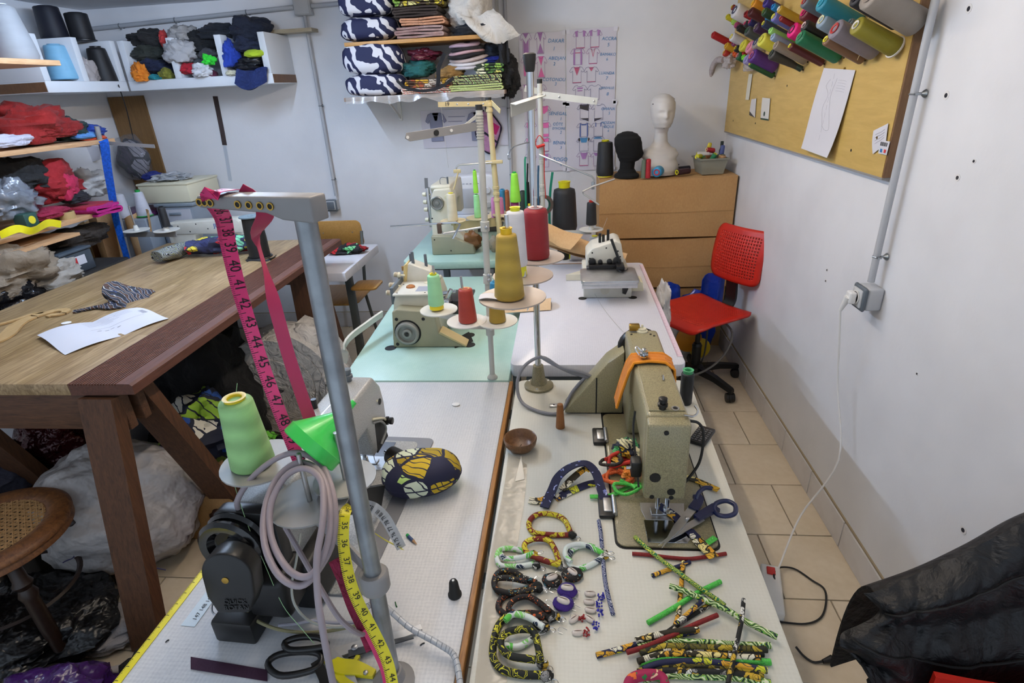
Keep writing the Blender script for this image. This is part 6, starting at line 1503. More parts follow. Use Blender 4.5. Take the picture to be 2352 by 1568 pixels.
for s_, u, v, h in (('GHANA', 1396, 250, 7), ('5', 1399, 260, 7), ('MOZAM', 1396, 282, 6.5), ('BIQUE', 1398, 291, 6.5), ('6', 1397, 300, 6)): word(pD, s_, u, v, h)
# sheet with two grey polo shirts under the fabric shelf
YQ = YB-0.003
a, b_ = oy(965, 255, YQ), oy(1168, 333, YQ)
o = MB().sheet(lambda u, v: (a.x+(b_.x-a.x)*u, YQ-0.001-0.003*math.sin(u*5)**2, a.z+(b_.z-a.z)*v), 10, 8, 0.0006).build('poster_sheet', SHEETM, None, 60)
tag(o, 'white sheet with two grey polo shirts below the fabric shelf', 'poster')
GP = mat('grey_polo_print', '#8f92ab', 0.6); PFILL['polo'] = GP; PFILL['polod'] = mat('grey_polo_dark', '#6d708b', 0.6)
full = [('polo', [(-.4, 1), (-.75, .9), (-1, .4), (-.75, .25), (-.58, .45), (-.58, -1), (.58, -1), (.58, .45), (.75, .25), (1, .4), (.75, .9), (.4, 1)]), ('polod', [(-.3, 1), (.3, 1), (.1, .45), (-.1, .45)])]
shirt(o, 1003, 292, 48, 60, PFILL['polod'], full, YQ-0.003); shirt(o, 1096, 290, 46, 60, PFILL['polod'], full, YQ-0.003)
b = MB()
for k in range(4):
 p, q = oy(1030, 268+k*11, YQ), oy(1068-6*(k % 2), 267+k*11, YQ); line(b, [(p.x, p.z), (q.x, q.z)], 0.0022, YQ-0.002)
b.build('handwriting', INKN, o, 0)
# quilted pink pot holder hanging in front of it
t = thing('pot_holder', 'quilted pink pot holder with dark binding hanging under the fabric shelf', 'pot holder')
c = oy(1122, 303, YB-0.02)
out = [(c.x+x*0.085, c.z+z*0.13) for x, z in [(-.35, .95), (.05, 1.0), (.35, .8), (.95, .25), (.85, -.1), (.45, -.75), (.05, -1.0), (-.4, -.85), (-.85, -.3), (-.95, .1), (-.55, .75)]]
MB().rprism([(x, z) for x, z in out], YB-0.03, YB-0.012, 0.004, 2, PXZ).build('quilted_panel', cloth('#c58ab0', '#d59cc0', wr=0.5), t)
MB().tube([(x, YB-0.022, z) for x, z in out], 0.006, 8, closed=True).build('binding', cloth('#241d33', wr=0.2), t)
MB().ribbon([(c.x-0.06, YB-0.034, c.z+0.02), (c.x, YB-0.036, c.z-0.02), (c.x+0.06, YB-0.034, c.z-0.07)], 0.012, 0.002, V((0, 0, 1))).build('band', cloth('#241d33', wr=0.2), t)
MB().add([(c.x+0.03, YB-0.0315, c.z+0.06), (c.x+0.075, YB-0.0315, c.z+0.03), (c.x+0.05, YB-0.0315, c.z-0.02), (c.x+0.02, YB-0.0315, c.z+0.0)], [(0, 1, 2, 3)]).build('pink_patch', cloth('#c9206e', wr=0.2), t)
MB().tube([(c.x-0.01, YB-0.02, c.z+0.125), (c.x-0.004, YB-0.02, c.z+0.19), (c.x+0.006, YB-0.02, c.z+0.125)], 0.004, 6).build('hanging_loop', cloth('#241d33', wr=0.2), t)
# brown zip strip and clear strip taped to the wall
t = MB().ribbon([oy(494, 221, YB-0.004), oy(503, 265, YB-0.004), oy(510, 300, YB-0.004), oy(516, 333, YB-0.004)], 0.032, 0.003, V((1, 0, 0))).build('zip_strip', cloth('#463836', wr=0.4)); tag(t, 'dark brown zip strip stuck on the back wall under the cubby shelf', 'strip')
t = MB().ribbon([oy(516, 335, YB-0.003), oy(522, 370, YB-0.003), oy(529, 415, YB-0.003)], 0.024, 0.001, V((1, 0, 0))).build('clear_strip', mat('clear_strip', '#c6ccd4', 0.2)); tag(t, 'clear plastic strip below the dark zip strip', 'strip')
# ------------------------------------------------------------------ cloth helpers
def soft(label, c, s, m, seed, amp=0.28, fr=2.0, fold=0.55, flat=0.75, name='crumpled_cloth', cat_='cloth', group=None, rot=0.0, nu=44, nv=30, parent=None, tilt=(0, 0)):
 """one crumpled garment or bag as a single soft body"""
 b = blobm((0, 0, 0), s, seed, amp*1.35, nu, nv, fr, flat, fold)
 o = b.build(name, m, None, 60)
 o.location = c; o.rotation_euler = (tilt[0], tilt[1], rot)
 tag(o, label, cat_, group); return o
def folded(label, c, w, d, n, t, m, seed=1, rot=0.0, group='folded fabrics', cat_='fabric', name='folded_fabric', slop=1.0):
 """cloth folded n times: one sheet zig-zagging in layers; c = bottom centre, folds face -y and +y"""
 rn = random.Random(seed); pts = []
 for i in range(n):
  z = t*(i+0.5); a, b = -w/2*(1-0.03*rn.random()*slop), w/2*(1-0.05*rn.random()*slop)
  if i % 2: a, b = b, a
  for k in range(7):
   f = k/6; pts.append(V((a+(b-a)*f, 0, z+0.15*t*math.sin(f*6+i+seed))))
  if i < n-1:
   sg = 1 if pts[-1].x > 0 else -1
   for an in (-50, 0, 50): pts.append(V((pts[-1].x if an == -50 else b+sg*0.0, 0, 0)))
   for q, an in zip(range(-3, 0), (-55, 0, 55)): pts[q] = V((b+sg*t*0.5*math.cos(R(an)), 0, z+t*0.5+t*0.5*math.sin(R(an))))
 N = len(pts)
 def fn(u, v):
  i = u*(N-1); k = min(int(i), N-2); p = pts[k].lerp(pts[k+1], i-k)
  y = -d/2+d*v+0.012*slop*noise.noise(V((p.x*6, p.z*30, seed)))
  return V((p.x, y, max(t*0.42, p.z+0.10*t*slop*noise.noise(V((p.x*9+seed, y*9, p.z*5))))))
 o = MB().sheet(fn, N, 6, t*0.72).build(name, m, None, 60)
 o.location = c; o.rotation_euler = (0, 0, rot); tag(o, label, cat_, group); return o
# ------------------------------------------------------------------ fabric shelf on the back wall
SHW = wood('#b27d3c', '#cf9c58', 2.0, (1, 10, 10), 0.5)
sh = thing('fabric_shelf', 'two-tier wooden wall shelf stacked with African print fabrics', 'shelf')
MB().rbox(-1.24, 3.49, 1.868, -0.372, YB-0.002, 1.888, 0.002).build('upper_board', SHW, sh)
MB().rbox(-1.285, 3.47, 1.582, -0.335, YB-0.002, 1.604, 0.002).build('lower_board', wood('#8c7566', '#b09a88', 2.0, (1, 10, 10), 0.35), sh)
FILM = mat('shelf_film', '#c9c3bd', 0.15, alpha=0.35, coat=0.6)
for x in (-1.06, -0.50):
 b = MB().rbox(x-0.012, 3.55, 1.572, x+0.012, YB-0.002, 1.582, 0.001, 1).rbox(x-0.012, YB-0.012, 1.45, x+0.012, YB-0.002, 1.575, 0.001, 1)
 beam(b, (x, 3.60, 1.574), (x, YB-0.01, 1.47), 0.004, 0.018); b.build('bracket', WHITEP, sh)
MB().rbox(-0.405, YB-0.01, 1.62, -0.385, YB-0.002, 2.15, 0.001, 1).build('slotted_rail', mat('rail_white', '#c3c2be', 0.45), sh)
MB().sheet(lambda u, v: V((-1.27+0.93*u, 3.463-0.004*math.sin(u*40)-0.006*v, 1.604-0.07*v*(0.5+0.5*noise.noise(V((u*9, 3, 1)))))), 40, 5, 0.0008).build('hanging_film', FILM, sh, 60)
NAVY = print_cloth(('#191f45', '#dcdbe0'), 16, 'scroll', 1.3)
NG = 'navy and white print bundles'
def pillow(label, c, w, d, h, m, seed, name='fabric_bundle', group=NG, e=0.55, cat_='fabric'):
 o_ = V((seed*2.1, seed*5.3, seed))
 def fn(u, v):
  th, ph = 2*PI*u, PI*v
  ct, st, cp, sp = math.cos(th), math.sin(th), math.cos(ph), math.sin(ph)
  f = lambda x: math.copysign(abs(x)**e, x)
  p = V((f(ct)*f(sp)*w, f(st)*f(sp)*d, f(cp)*h))
  k = 1+0.10*noise.noise(p*9+o_)+0.06*abs(noise.noise(p*22+o_))
  return p*k
 o = MB().grid(fn, 36, 20, wu=True).build(name, m, None, 60); o.location = c; tag(o, label, cat_, group); return o
for i, (u, v, w, h, lb) in enumerate([(852, 18, 0.165, 0.052, 'topmost navy and white print bundle touching the frame edge'), (852, 70, 0.17, 0.055, 'second navy and white print bundle from the top'), (862, 130, 0.185, 0.083, 'biggest navy and white print bundle of the stack'), (858, 193, 0.19, 0.056, 'lowest navy and white print bundle resting on the shelf')]):
 c = oy(u, v, 3.60); c.x = -1.105; 
 c.z = (2.072, 1.953, 1.805, 1.663)[i]; h = (0.058, 0.058, 0.086, 0.058)[i]
 pillow(lb, c, w*0.93, 0.13, h, NAVY, i+1)
YEL = print_cloth(('#3b2a14', '#d8c33a', '#7aa23c', '#e2d98c', '#c98a24'), 18, 'leaf', 4.0)
GRN = print_cloth(('#20301c', '#8fb84a', '#d7d36a', '#e8e6c0', '#4d7d36'), 22, 'leaf', 6.0)
zs = 1.8885
folded('folded dark brown cloth on the upper fabric shelf', (-0.815, 3.62, zs+0.105), 0.24, 0.24, 4, 0.013, cloth('#3b2f29'), 3)
folded('yellow and green leaf print fold on top of the upper shelf', (-0.80, 3.62, zs+0.16), 0.26, 0.22, 4, 0.014, YEL, 5)
folded('peach towel fold on the upper fabric shelf', (-0.78, 3.60, zs+0.062), 0.24, 0.22, 3, 0.013, cloth('#d49a76', wr=0.6), 7)
folded('dark red and white fold wrapped in clear film on the upper shelf', (-0.80, 3.60, zs+0.001), 0.26, 0.23, 4, 0.0145, cloth('#7d3c38', '#b9a39c'), 9)
folded('orange and black print fold at the top right of the upper shelf', (-0.76, 3.60, zs+0.218), 0.2, 0.2, 2, 0.012, print_cloth(('#2c120c', '#b4421c', '#d9a12a'), 20, 'stripe', 2.0), 4)
soft('bulky white cloth piled on the right end of the upper shelf', (-0.52, 3.60, 2.02), (0.12, 0.11, 0.125), cloth('#d8d1c6', '#e6e0d6', wr=0.4), 21, 0.25, flat=0.95)
o = MB().sheet(lambda u, v: V((-0.58+0.2*u+0.14*v*(1-0.0*u), 3.50-0.03*math.sin(v*3)-0.01*math.sin(u*9), 1.99-0.13*v-0.02*math.sin(u*4)+0.012*noise.noise(V((u*7, v*5, 2))))), 14, 12, 0.01).build('white_cloth_end', cloth('#d8d1c6', '#e6e0d6', wr=0.4), None, 60); tag(o, 'white cloth end flopping over the upper shelf edge', 'cloth')
soft('black garment lying under the white cloth on the upper shelf', (-0.50, 3.56, 1.915), (0.15, 0.09, 0.032), cloth('#1b1d24'), 23, 0.25, flat=0.8)
o = MB().sheet(lambda u, v: V((-0.375+0.05*u+0.02*v, 3.52+0.02*math.sin(u*8+v*3), 1.915-0.19*v+0.02*u)), 8, 12, 0.008).build('black_sleeve', cloth('#1b1d24'), None, 60); tag(o, 'black sleeve dangling from the right end of the upper shelf', 'cloth')
zl = 1.6045
LAY = [('pink and orange folds at the bottom left of the lower fabric shelf', -0.82, 0.22, 3, 0.008, '#d9587a'), ('cream patterned folds on the lower fabric shelf', -0.66, 0.3, 3, 0.009, None)]
folded('stack of pink and orange folds at the bottom of the lower shelf', (-0.79, 3.60, zl), 0.3, 0.22, 3, 0.010, print_cloth(('#e6d2b0', '#d9467a', '#e08a3c', '#f0e4d8'), 20, 'stripe', 3.0), 11)
folded('mixed ochre print folds on the lower shelf', (-0.78, 3.60, zl+0.032), 0.27, 0.2, 4, 0.011, print_cloth(('#4a2d18', '#d7a62a', '#e4d6c2', '#a04a22'), 26, 'leaf', 8.0), 12)
folded('pale lime fold at the front of the lower shelf', (-0.50, 3.575, zl), 0.30, 0.2, 3, 0.012, print_cloth(('#b7c37a', '#d5dca2', '#a3b566'), 30, 'stripe', 9.0), 13)
folded('yellow and navy print folds on the right of the lower shelf', (-0.50, 3.60, zl+0.037), 0.28, 0.2, 4, 0.012, print_cloth(('#232a30', '#d3b84a', '#cfd6c0', '#6f8a4a'), 24, 'stripe', 5.0), 14)
folded('bright yellow-green leaf print fold at the right of the lower shelf', (-0.425, 3.585, zl+0.087), 0.15, 0.18, 4, 0.013, GRN, 15)
soft('royal blue garment bundled on the lower shelf', (-0.50, 3.63, zl+0.155), (0.15, 0.09, 0.035), cloth('#16288c', '#1f35a8'), 31, 0.25, flat=0.8)
soft('dark denim roll behind the oval stack', (-0.43, 3.66, zl+0.205), (0.055, 0.09, 0.045), cloth('#26303f'), 32, 0.2, flat=0.8)
soft('ochre brown cloth under the oval stack', (-0.66, 3.56, zl+0.10), (0.085, 0.07, 0.038), cloth('#8a6a3c', '#a07c46'), 33, 0.3, flat=0.85)
soft('teal fabric bundle on the lower shelf', (-0.86, 3.60, zl+0.13), (0.1, 0.08, 0.05), cloth('#14504f', '#1c6663'), 34, 0.3, flat=0.85)
soft('shiny wine-red scrap above the teal bundle', (-0.82, 3.62, zl+0.205), (0.085, 0.07, 0.035), mat('wine_satin', '#5d2233', 0.25, bump=(25, 0.5, 0.01)), 35, 0.4, flat=0.85)
soft('fuzzy black cloth spilling off the right end of the lower shelf', (-0.325, 3.58, zl+0.08), (0.055, 0.07, 0.125), cloth('#121113', wr=0.9), 36, 0.45, fold=0.6, flat=2.0)
for i, (z, w, col, lb) in enumerate([(0.130, 0.115, '#d6d2d8', 'lowest white hat brim of the oval stack'), (0.150, 0.12, '#e0dde0', 'white oval hat above the lowest brim'), (0.170, 0.115, '#c7b5b0', 'rose-beige oval hat in the middle of the stack'), (0.190, 0.11, '#1d1b1f', 'black oval hat in the stack'), (0.207, 0.105, '#cfa7ad', 'pink oval hat above the black one'), (0.224, 0.10, '#201d20', 'upper black oval hat in the stack'), (0.242, 0.092, '#bda2b2', 'topmost mauve oval hat in the stack')]):
 o = MB().grid(lambda u, v: V((math.cos(2*PI*u)*w*(0.35+0.65*math.sin(PI*v)**0.5)*1.0, math.sin(2*PI*u)*0.085*(0.35+0.65*math.sin(PI*v)**0.5), 0.011*math.cos(PI*v)+0.004*math.sin(2*PI*u*2+i))), 28, 10, wu=True).build('oval_hat', cloth(col, wr=0.2), None, 60)
 o.location = (-0.555+0.006*(i % 3)-0.005*i*0.3, 3.575, zl+z); o.rotation_euler = (R(8), R(-4), 0); tag(o, lb, 'hat', 'oval hats on the lower shelf')
t = MB().ribbon([(-0.66, 3.455, zl+0.20), (-0.70, 3.45, zl+0.13), (-0.71, 3.45, zl+0.06), (-0.72, 3.45, zl+0.03)], 0.022, 0.004, V((1, 0, 0.3))).build('black_strap', cloth('#15151a', wr=0.2)); tag(t, 'black strap hanging down before the ochre folds', 'strap')
t = MB().ribbon([(-0.95, 3.455, zl+0.075), (-0.90, 3.445, zl+0.035), (-0.80, 3.44, zl+0.015), (-0.70, 3.445, zl+0.03), (-0.62, 3.455, zl+0.075)], 0.016, 0.004, V((0, 0.2, 1))).build('black_strap', cloth('#15151a', wr=0.2)); tag(t, 'black bag strap looping along the lower shelf front', 'strap')
# ------------------------------------------------------------------ white cubby shelves
CW = mat('cubby_white', '#d9dde2', 0.4, vary=(5, 0.04)); RAW = wood('#5a3d26', '#7a5738', 3, (10, 10, 1))
cu = thing('cubby_shelf', 'white open-topped cubby shelf on the back wall stuffed with clothes', 'shelf')
X0, X1, YC, ZB, ZTc = -2.625, -1.712, 3.52, 1.702, 1.972
MB().rbox(X0, YC, ZB, X1, YB-0.002, ZB+0.055, 0.002).build('bottom_board', CW, cu)
for x in (X0+0.001, -2.318, -2.02, X1-0.043): MB().rbox(x, YC+0.001, ZB+0.055, x+0.04, YB-0.003, ZTc, 0.002).build('divider', CW, cu)
MB().box(X0+0.04, YB-0.012, ZB+0.055, X1-0.04, YB-0.003, ZTc).build('back_board', CW, cu, 0)
MB().rbox(X1, YC+0.004, ZB+0.004, X1+0.0015, YB-0.006, ZB+0.05, 0.0004, 1).build('raw_end', RAW, cu)
BX = Matrix.Translation((0, 0, 0))
t = MB().box(-1.76, 3.70, 1.975, -1.50, 3.80, 1.995).build('loose_plank', wood('#8d8168', '#a89a80', 2, (1, 10, 10))); tag(t, 'short bare plank lying on the right end of the cubby shelf', 'plank')
CG = 'clothes in the cubby shelves'
def cs_(label, u, v, Y, s, col, seed, **k):
 c = oy(u, v, Y); return soft(label, c, s, cloth(col) if isinstance(col, str) else col, seed, group=CG, **k)
cs_('black clothes heaped at the top of the left cubby', 347, 92, 3.66, (0.12, 0.11, 0.06), '#1d1d1f', 41)
cs_('olive-black garment in the middle of the left cubby', 345, 125, 3.64, (0.11, 0.10, 0.05), '#2a2f2a', 42)
cs_('navy garment filling the bottom of the left cubby', 352, 155, 3.63, (0.12, 0.10, 0.055), '#16203f', 43)
cs_('orange cloth spilling from the left cubby', 325, 170, 3.52, (0.05, 0.05, 0.055), '#e0801c', 44, amp=0.4)
cs_('olive scrap at the right of the left cubby floor', 383, 172, 3.56, (0.035, 0.05, 0.035), '#7a7a2a', 45)
cs_('teal strip of cloth at the left cubby floor', 355, 178, 3.53, (0.06, 0.03, 0.016), '#14808a', 46)
cs_('red cloth peeking over the first cubby divider', 380, 92, 3.62, (0.025, 0.05, 0.05), '#c33a38', 47)
cs_('light grey knitwear on top of the middle cubby', 425, 88, 3.66, (0.085, 0.1, 0.075), '#a8a5a3', 48)
cs_('pale grey garment drooping down the middle cubby', 412, 120, 3.56, (0.09, 0.06, 0.075), '#b5b4b6', 49, amp=0.35)
cs_('black garment on the right side of the middle cubby', 460, 100, 3.66, (0.1, 0.1, 0.06), '#15171c', 50)
cs_('crimson cloth at the floor of the middle cubby', 435, 160, 3.56, (0.055, 0.05, 0.032), '#b3172c', 51)
cs_('white satin scrap at the floor of the middle cubby', 465, 163, 3.53, (0.06, 0.05, 0.045), '#d5d6da', 52, amp=0.4)
cs_('fluorescent green scrap in the middle cubby', 480, 140, 3.54, (0.035, 0.04, 0.03), '#35dd3a', 53, amp=0.45)
cs_('dark grey print scrap in the middle cubby', 478, 125, 3.60, (0.05, 0.06, 0.03), '#4a4a50', 54)
cs_('maroon scrap beside the second divider', 490, 170, 3.56, (0.02, 0.04, 0.02), '#5a1a3a', 55)
cs_('black cloth draped over the second divider', 505, 75, 3.66, (0.13, 0.1, 0.045), '#141a26', 56)
cs_('navy jacket heaped at the top of the right cubby', 575, 75, 3.66, (0.13, 0.12, 0.085), '#121b30', 57)
cs_('dark navy garment in the right cubby', 580, 105, 3.62, (0.1, 0.1, 0.06), '#16203a', 58)
cs_('royal blue sleeve at the left of the right cubby', 532, 130, 3.54, (0.045, 0.05, 0.075), '#1d3fa8', 59, amp=0.35)
cs_('lime yellow folded cloth in the right cubby', 585, 124, 3.53, (0.06, 0.05, 0.024), '#b8d42c', 60, amp=0.15)
cs_('black satin garment in the right cubby', 575, 148, 3.55, (0.085, 0.07, 0.045), mat('black_satin', '#1b1d22', 0.3, bump=(25, 0.5, 0.01)), 61)
o = MB().sheet(lambda u, v: oy(545+68*u-6*v*(1-u), 158+(46*v)*(0.65+0.35*math.sin(PI*(u*0.9+0.05)))+4*math.sin(u*5), 3.505-0.012*math.sin(u*7+v*3)), 14, 12, 0.012).build('hanging_garment', cloth('#16285c', '#1c316c', wr=0.5), None, 60); tag(o, 'navy blue garment hanging over the front of the right cubby', 'cloth', CG)
cs_('small cream scrap on the right cubby floor', 534, 168, 3.53, (0.035, 0.04, 0.018), '#d9d6bd', 62)
# cubby along the left wall
cl = thing('cubby_shelf', 'white cubby shelf on the left wall holding thread cones', 'shelf')
XF = -2.632
MB().rbox(XL+0.002, 2.93, ZB, XF, 3.515, ZB+0.055, 0.002).build('bottom_board', CW, cl)
for y in (2.931, 3.19, 3.474): MB().rbox(XL+0.003, y, ZB+0.055, XF-0.001, y+0.04, ZTc, 0.002).build('divider', CW, cl)
MB().rbox(XL+0.006, 2.9285, ZB+0.004, XF-0.004, 2.93, ZB+0.05, 0.0004, 1).build('raw_end', RAW, cl)
cone(ox(150, 183, -2.72), 0.068, 0.05, 0.17, '#7fb8d8', 'sky blue thread cone standing in the left-wall cubby', '#8cc4e0', 0.003, sh=0.012)
cone(ox(245, 192, -2.70), 0.066, 0.05, 0.19, '#111114', 'tall black thread cone in the left-wall cubby', '#111114', 0.006, sh=0.02)
cone(V((-2.86, 3.36, ZTc+0.002)), 0.07, 0.06, 0.17, '#0d1020', 'navy-black cone on top of the left-wall cubby', '#0d1020', 0.003, rim='#0d1020')
cone(V((-2.76, 3.44, ZTc+0.002)), 0.06, 0.058, 0.14, '#101116', 'flanged black spool on top of the left-wall cubby', '#101116', 0.003, rim='#101116')
soft('clear film bundle beside the sky blue cone', ox(200, 165, -2.70), (0.05, 0.06, 0.08), mat('clear_film', '#c9bfbc', 0.2, alpha=0.6, coat=0.5), 65, 0.3, name='film_bundle', cat_='bag')
# hanging bag of fabric on a cord
c = oy(308, 365, 3.70)
t = thing('hanging_bag', 'clear plastic bag of dark and ochre fabric hung on a cord in the corner', 'bag')
blobm(c, (0.10, 0.07, 0.125), 71, 0.25, 34, 22, 2.4, 2.0, 0.3).build('bag_contents', print_cloth(('#15131a', '#3a2a3a', '#c98a34', '#20222e', '#8f8a92'), 9, 'leaf', 12.0), t)
blobm(c+V((0, -0.01, 0.01)), (0.115, 0.08, 0.145), 73, 0.25, 30, 20, 2.0, 2.0, 0.2).build('film', mat('clear_bag', '#8f949c', 0.1, alpha=0.22, coat=0.8), t)
MB().tube([ox(272, 195, -2.62), oy(290, 250, 3.6), oy(302, 300, 3.68), oy(307, 322, 3.70)], 0.003, 6).build('cord', INK, t)
# ------------------------------------------------------------------ plank shelves on the left wall
XS = -2.5
sp = thing('plank_shelves', 'three raw plank shelves along the left wall loaded with garments', 'shelf')
PLK = wood('#b98d62', '#d0a67c', 2, (10, 1, 10), 0.5)
for z, ye, y0, xs in ((1.825, 2.67, 1.7, -2.29), (1.462, 3.11, 1.7, XS), (1.11, 2.92, 1.7, XS)):
 MB().rbox(XL+0.002, y0, z-0.022, xs, ye, z, 0.002).build('plank', PLK, sp)
 for y in (y0+0.25, ye-0.12): MB().rbox(XL+0.002, y-0.012, z-0.032, XS-0.06, y+0.012, z-0.022, 0.001, 1).build('bracket', WHITEP, sp)
MB().rbox(XL+0.002, 1.7, 0.0, XL+0.03, 1.74, 2.0, 0.002).rbox(XL+0.002, 2.82, 0.0, XL+0.03, 2.86, 2.0, 0.002).build('upright', WHITEP, sp)
t = MB().box(-3.03, YB-0.02, 1.05, -2.78, YB-0.003, 1.68).build('brown_panel', wood('#6e4f2a', '#85643a', 2, (10, 10, 1), 0.6)); tag(t, 'brown hardboard panel standing in the left back corner', 'panel')
t = MB().sheet(lambda u, v: oy(150+60*u+50*v*u, 330-10*u+105*v, 3.6)+V((0, 0.05*math.sin(u*3), 0)), 10, 10, 0.003).build('pattern_card', mat('yellow_card', '#c9c076', 0.7)); tag(t, 'pale yellow pattern card hanging in the left corner', 'paper')
t = MB().sheet(lambda u, v: oy(180+50*u, 335+3*u+45*v*(1-0.4*u), 3.5)+V((0, 0.03*math.sin(u*3), 0)), 8, 8, 0.002).build('pattern_paper', PAPER); tag(t, 'white pattern paper hanging below the middle plank', 'paper')
t = MB().sheet(lambda u, v: oy(140+40*u*(1-v*0.6), 258-26*u+22*v, 3.75), 6, 6, 0.002).build('pattern_paper', PAPER); tag(t, 'white paper corner against the brown panel', 'paper')
cone(V((-2.41, 2.575, 1.826)), 0.088, 0.062, 0.215, '#8f9194', 'very large white thread cone on the top plank', '#c9cacd', 0.004, sh=0.03)
cone(V((-2.37, 2.36, 1.826)), 0.06, 0.05, 0.17, '#b0b3a0', 'pale grey-green cone at the left end of the top plank', '#b0b3a0', 0.004, sh=0.02)
cone(V((-2.47, 2.43, 1.826)), 0.065, 0.055, 0.20, '#94406a', 'pink cone in film behind the very large white cone', '#c05a86', 0.004, sh=0.02)
cone(V((-2.60, 2.60, 1.826)), 0.075, 0.05, 0.255, '#7a1420', 'tall dark red cone behind the very large white cone', '#1b1214', 0.02, sh=0.02)
LG = 'garments on the left wall shelves'
def ls(label, u, v, X, s, col, seed, **k): return soft(label, ox(u, v, X), s, cloth(col) if isinstance(col, str) else col, seed, group=LG, **k)
ls('bright red garment piled on the middle plank', 60, 290, -2.68, (0.15, 0.22, 0.11), '#8f100b', 81, amp=0.35)
ls('red garment tail trailing along the middle plank', 120, 298, -2.60, (0.06, 0.16, 0.05), '#860e0a', 82, amp=0.35)
ls('dark teal garment on the middle plank', 150, 300, -2.66, (0.10, 0.12, 0.065), '#12302e', 83)
ls('cobalt blue garment at the end of the middle plank', 195, 305, -2.66, (0.10, 0.10, 0.05), '#1d3f9a', 84)
ls('light blue folded cloth under the cobalt garment', 195, 312, -2.58, (0.05, 0.08, 0.02), '#5b92d0', 85, amp=0.15)
ls('orange-red folded cloth at the end of the middle plank', 215, 318, -2.58, (0.05, 0.09, 0.014), '#e5552c', 86, amp=0.12)
ls('white paper-like cloth at the left of the middle plank', 20, 325, -2.53, (0.03, 0.12, 0.03), '#c9c6d4', 87)
ls('black garment heap on the lower plank', 35, 410, -2.72, (0.16, 0.16, 0.10), '#121214', 88)
ls('red garment heap on the lower plank', 110, 425, -2.68, (0.12, 0.18, 0.11), '#96101a', 89, amp=0.35)
ls('hot pink jersey on the lower plank', 145, 430, -2.62, (0.06, 0.08, 0.085), '#b81f4a', 90)
ls('black lace item on the lower plank', 175, 455, -2.60, (0.05, 0.07, 0.03), '#1d1c22', 91)
folded('crimson folded fabric at the end of the lower plank', ox(185, 478, -2.64)+V((0, 0, -0.02)), 0.2, 0.26, 3, 0.014, cloth('#b01838'), 17, rot=PI/2, group=LG)
folded('magenta folded fabric at the front of the lower plank', ox(205, 485, -2.58)+V((0, 0, -0.02)), 0.16, 0.24, 3, 0.018, cloth('#b8127a'), 18, rot=PI/2, group=LG)
ls('dark crimson folds in the middle of the lower plank', 110, 490, -2.58, (0.06, 0.12, 0.03), '#8f1038', 92, amp=0.2)
ls('grey plastic bag stuffed with navy cloth on the lower plank', 25, 460, -2.58, (0.09, 0.12, 0.10), mat('grey_film', '#6f747c', 0.15, coat=0.6, bump=(14, 0.8, 0.02)), 93, amp=0.35)
ls('white plastic bag in the corner behind the red garments', 205, 425, -2.86, (0.10, 0.10, 0.09), mat('white_film', '#c3c3c3', 0.25, bump=(14, 0.7, 0.02)), 94, amp=0.35)
t = thing('tape_roll', 'roll of brown parcel tape on the lower plank edge', 'tape roll')
p = ox(155, 496, -2.54)
MB().lathe([(0.026, -0.022), (0.036, -0.022), (0.036, 0.022), (0.026, 0.022), (0.026, -0.022)], 24, Matrix.Translation(p+V((0, 0, 0.0))), caps=False).build('tape', mat('parcel_tape_roll', '#b79b6a', 0.3), t)
MB().lathe([(0.0255, -0.0222), (0.027, -0.0222), (0.027, 0.0222), (0.0255, 0.0222), (0.0255, -0.0222)], 24, Matrix.Translation(p), caps=False).build('cardboard_core', mat('core_card', '#8a6a44', 0.8), t)
t = thing('tape_measure', 'crumpled bright yellow tape measure on the lower left shelf', 'tape measure')
pts = [ox(0, 540, -2.45), ox(40, 525, -2.44), ox(75, 530, -2.44), ox(110, 512, -2.46), ox(140, 515, -2.46)]
MB().ribbon(pts, 0.034, 0.001, [V((0.3, 0.2, 1)), V((-0.2, 0.3, 1)), V((0.4, 0, 1)), V((0, 0.4, 1)), V((0.2, 0.2, 1))]).build('band', TAPEY, t)
c = ox(60, 505, -2.50); t = MB().rbox(-0.03, -0.035, -0.03, 0.03, 0.035, 0.03, 0.004, M=Matrix.Translation(c)).build('thread_box', mat('green_box', '#24463f', 0.5)); tag(t, 'small dark green box with a yellow oval on the lower plank', 'box')
MB().lathe([(0.018, 0), (0.018, 0.001), (0.002, 0.001)], 18, look((c.x+0.0305, c.y, c.z), (1, 0, 0))).build('yellow_oval', mat('label_yellow', '#d9c82a', 0.5), t)
# boxes and drawers under the corner
t = MB().box(-3.0, 2.2, 1.035, -2.46, 2.62, 1.05).build('lower_plank', PLK); tag(t, 'short low plank at the bottom left of the shelves', 'plank')
def drawer(x0, y0, z0, x1, y1, z1, label, lid):
 t = thing('plastic_storage_unit', label, 'storage box', (0, 0, 0), group='plastic storage drawers')
 MB().rbox(x0, y0, z0, x1, y1, z1-0.02, 0.008).build('drawer_body', mat('frosted_grey', '#8f99a4', 0.3, alpha=0.9), t)
 MB().rbox(x0-0.008, y0-0.008, z1-0.02, x1+0.008, y1+0.008, z1, 0.006).build('lid', lid, t)
 MB().rbox(x0+0.02, y0-0.006, z0+0.02, x1-0.02, y0+0.002, z1-0.035, 0.006).build('drawer_front', mat('frosted_front', '#b3b5bd', 0.25), t)
 MB().rbox((x0+x1)/2-0.04, y0-0.014, z1-0.07, (x0+x1)/2+0.04, y0-0.005, z1-0.055, 0.003).build('handle', lid, t)
 return t
GL = mat('grey_lid', '#7f8a94', 0.4); PL = mat('purple_lid', '#5c2a5c', 0.4)
a = oy(335, 440, 3.48)
drawer(-2.62, 3.42, 0.7505, -2.37, 3.80, 1.04, 'grey plastic drawer unit with picture labels on the desk', GL)
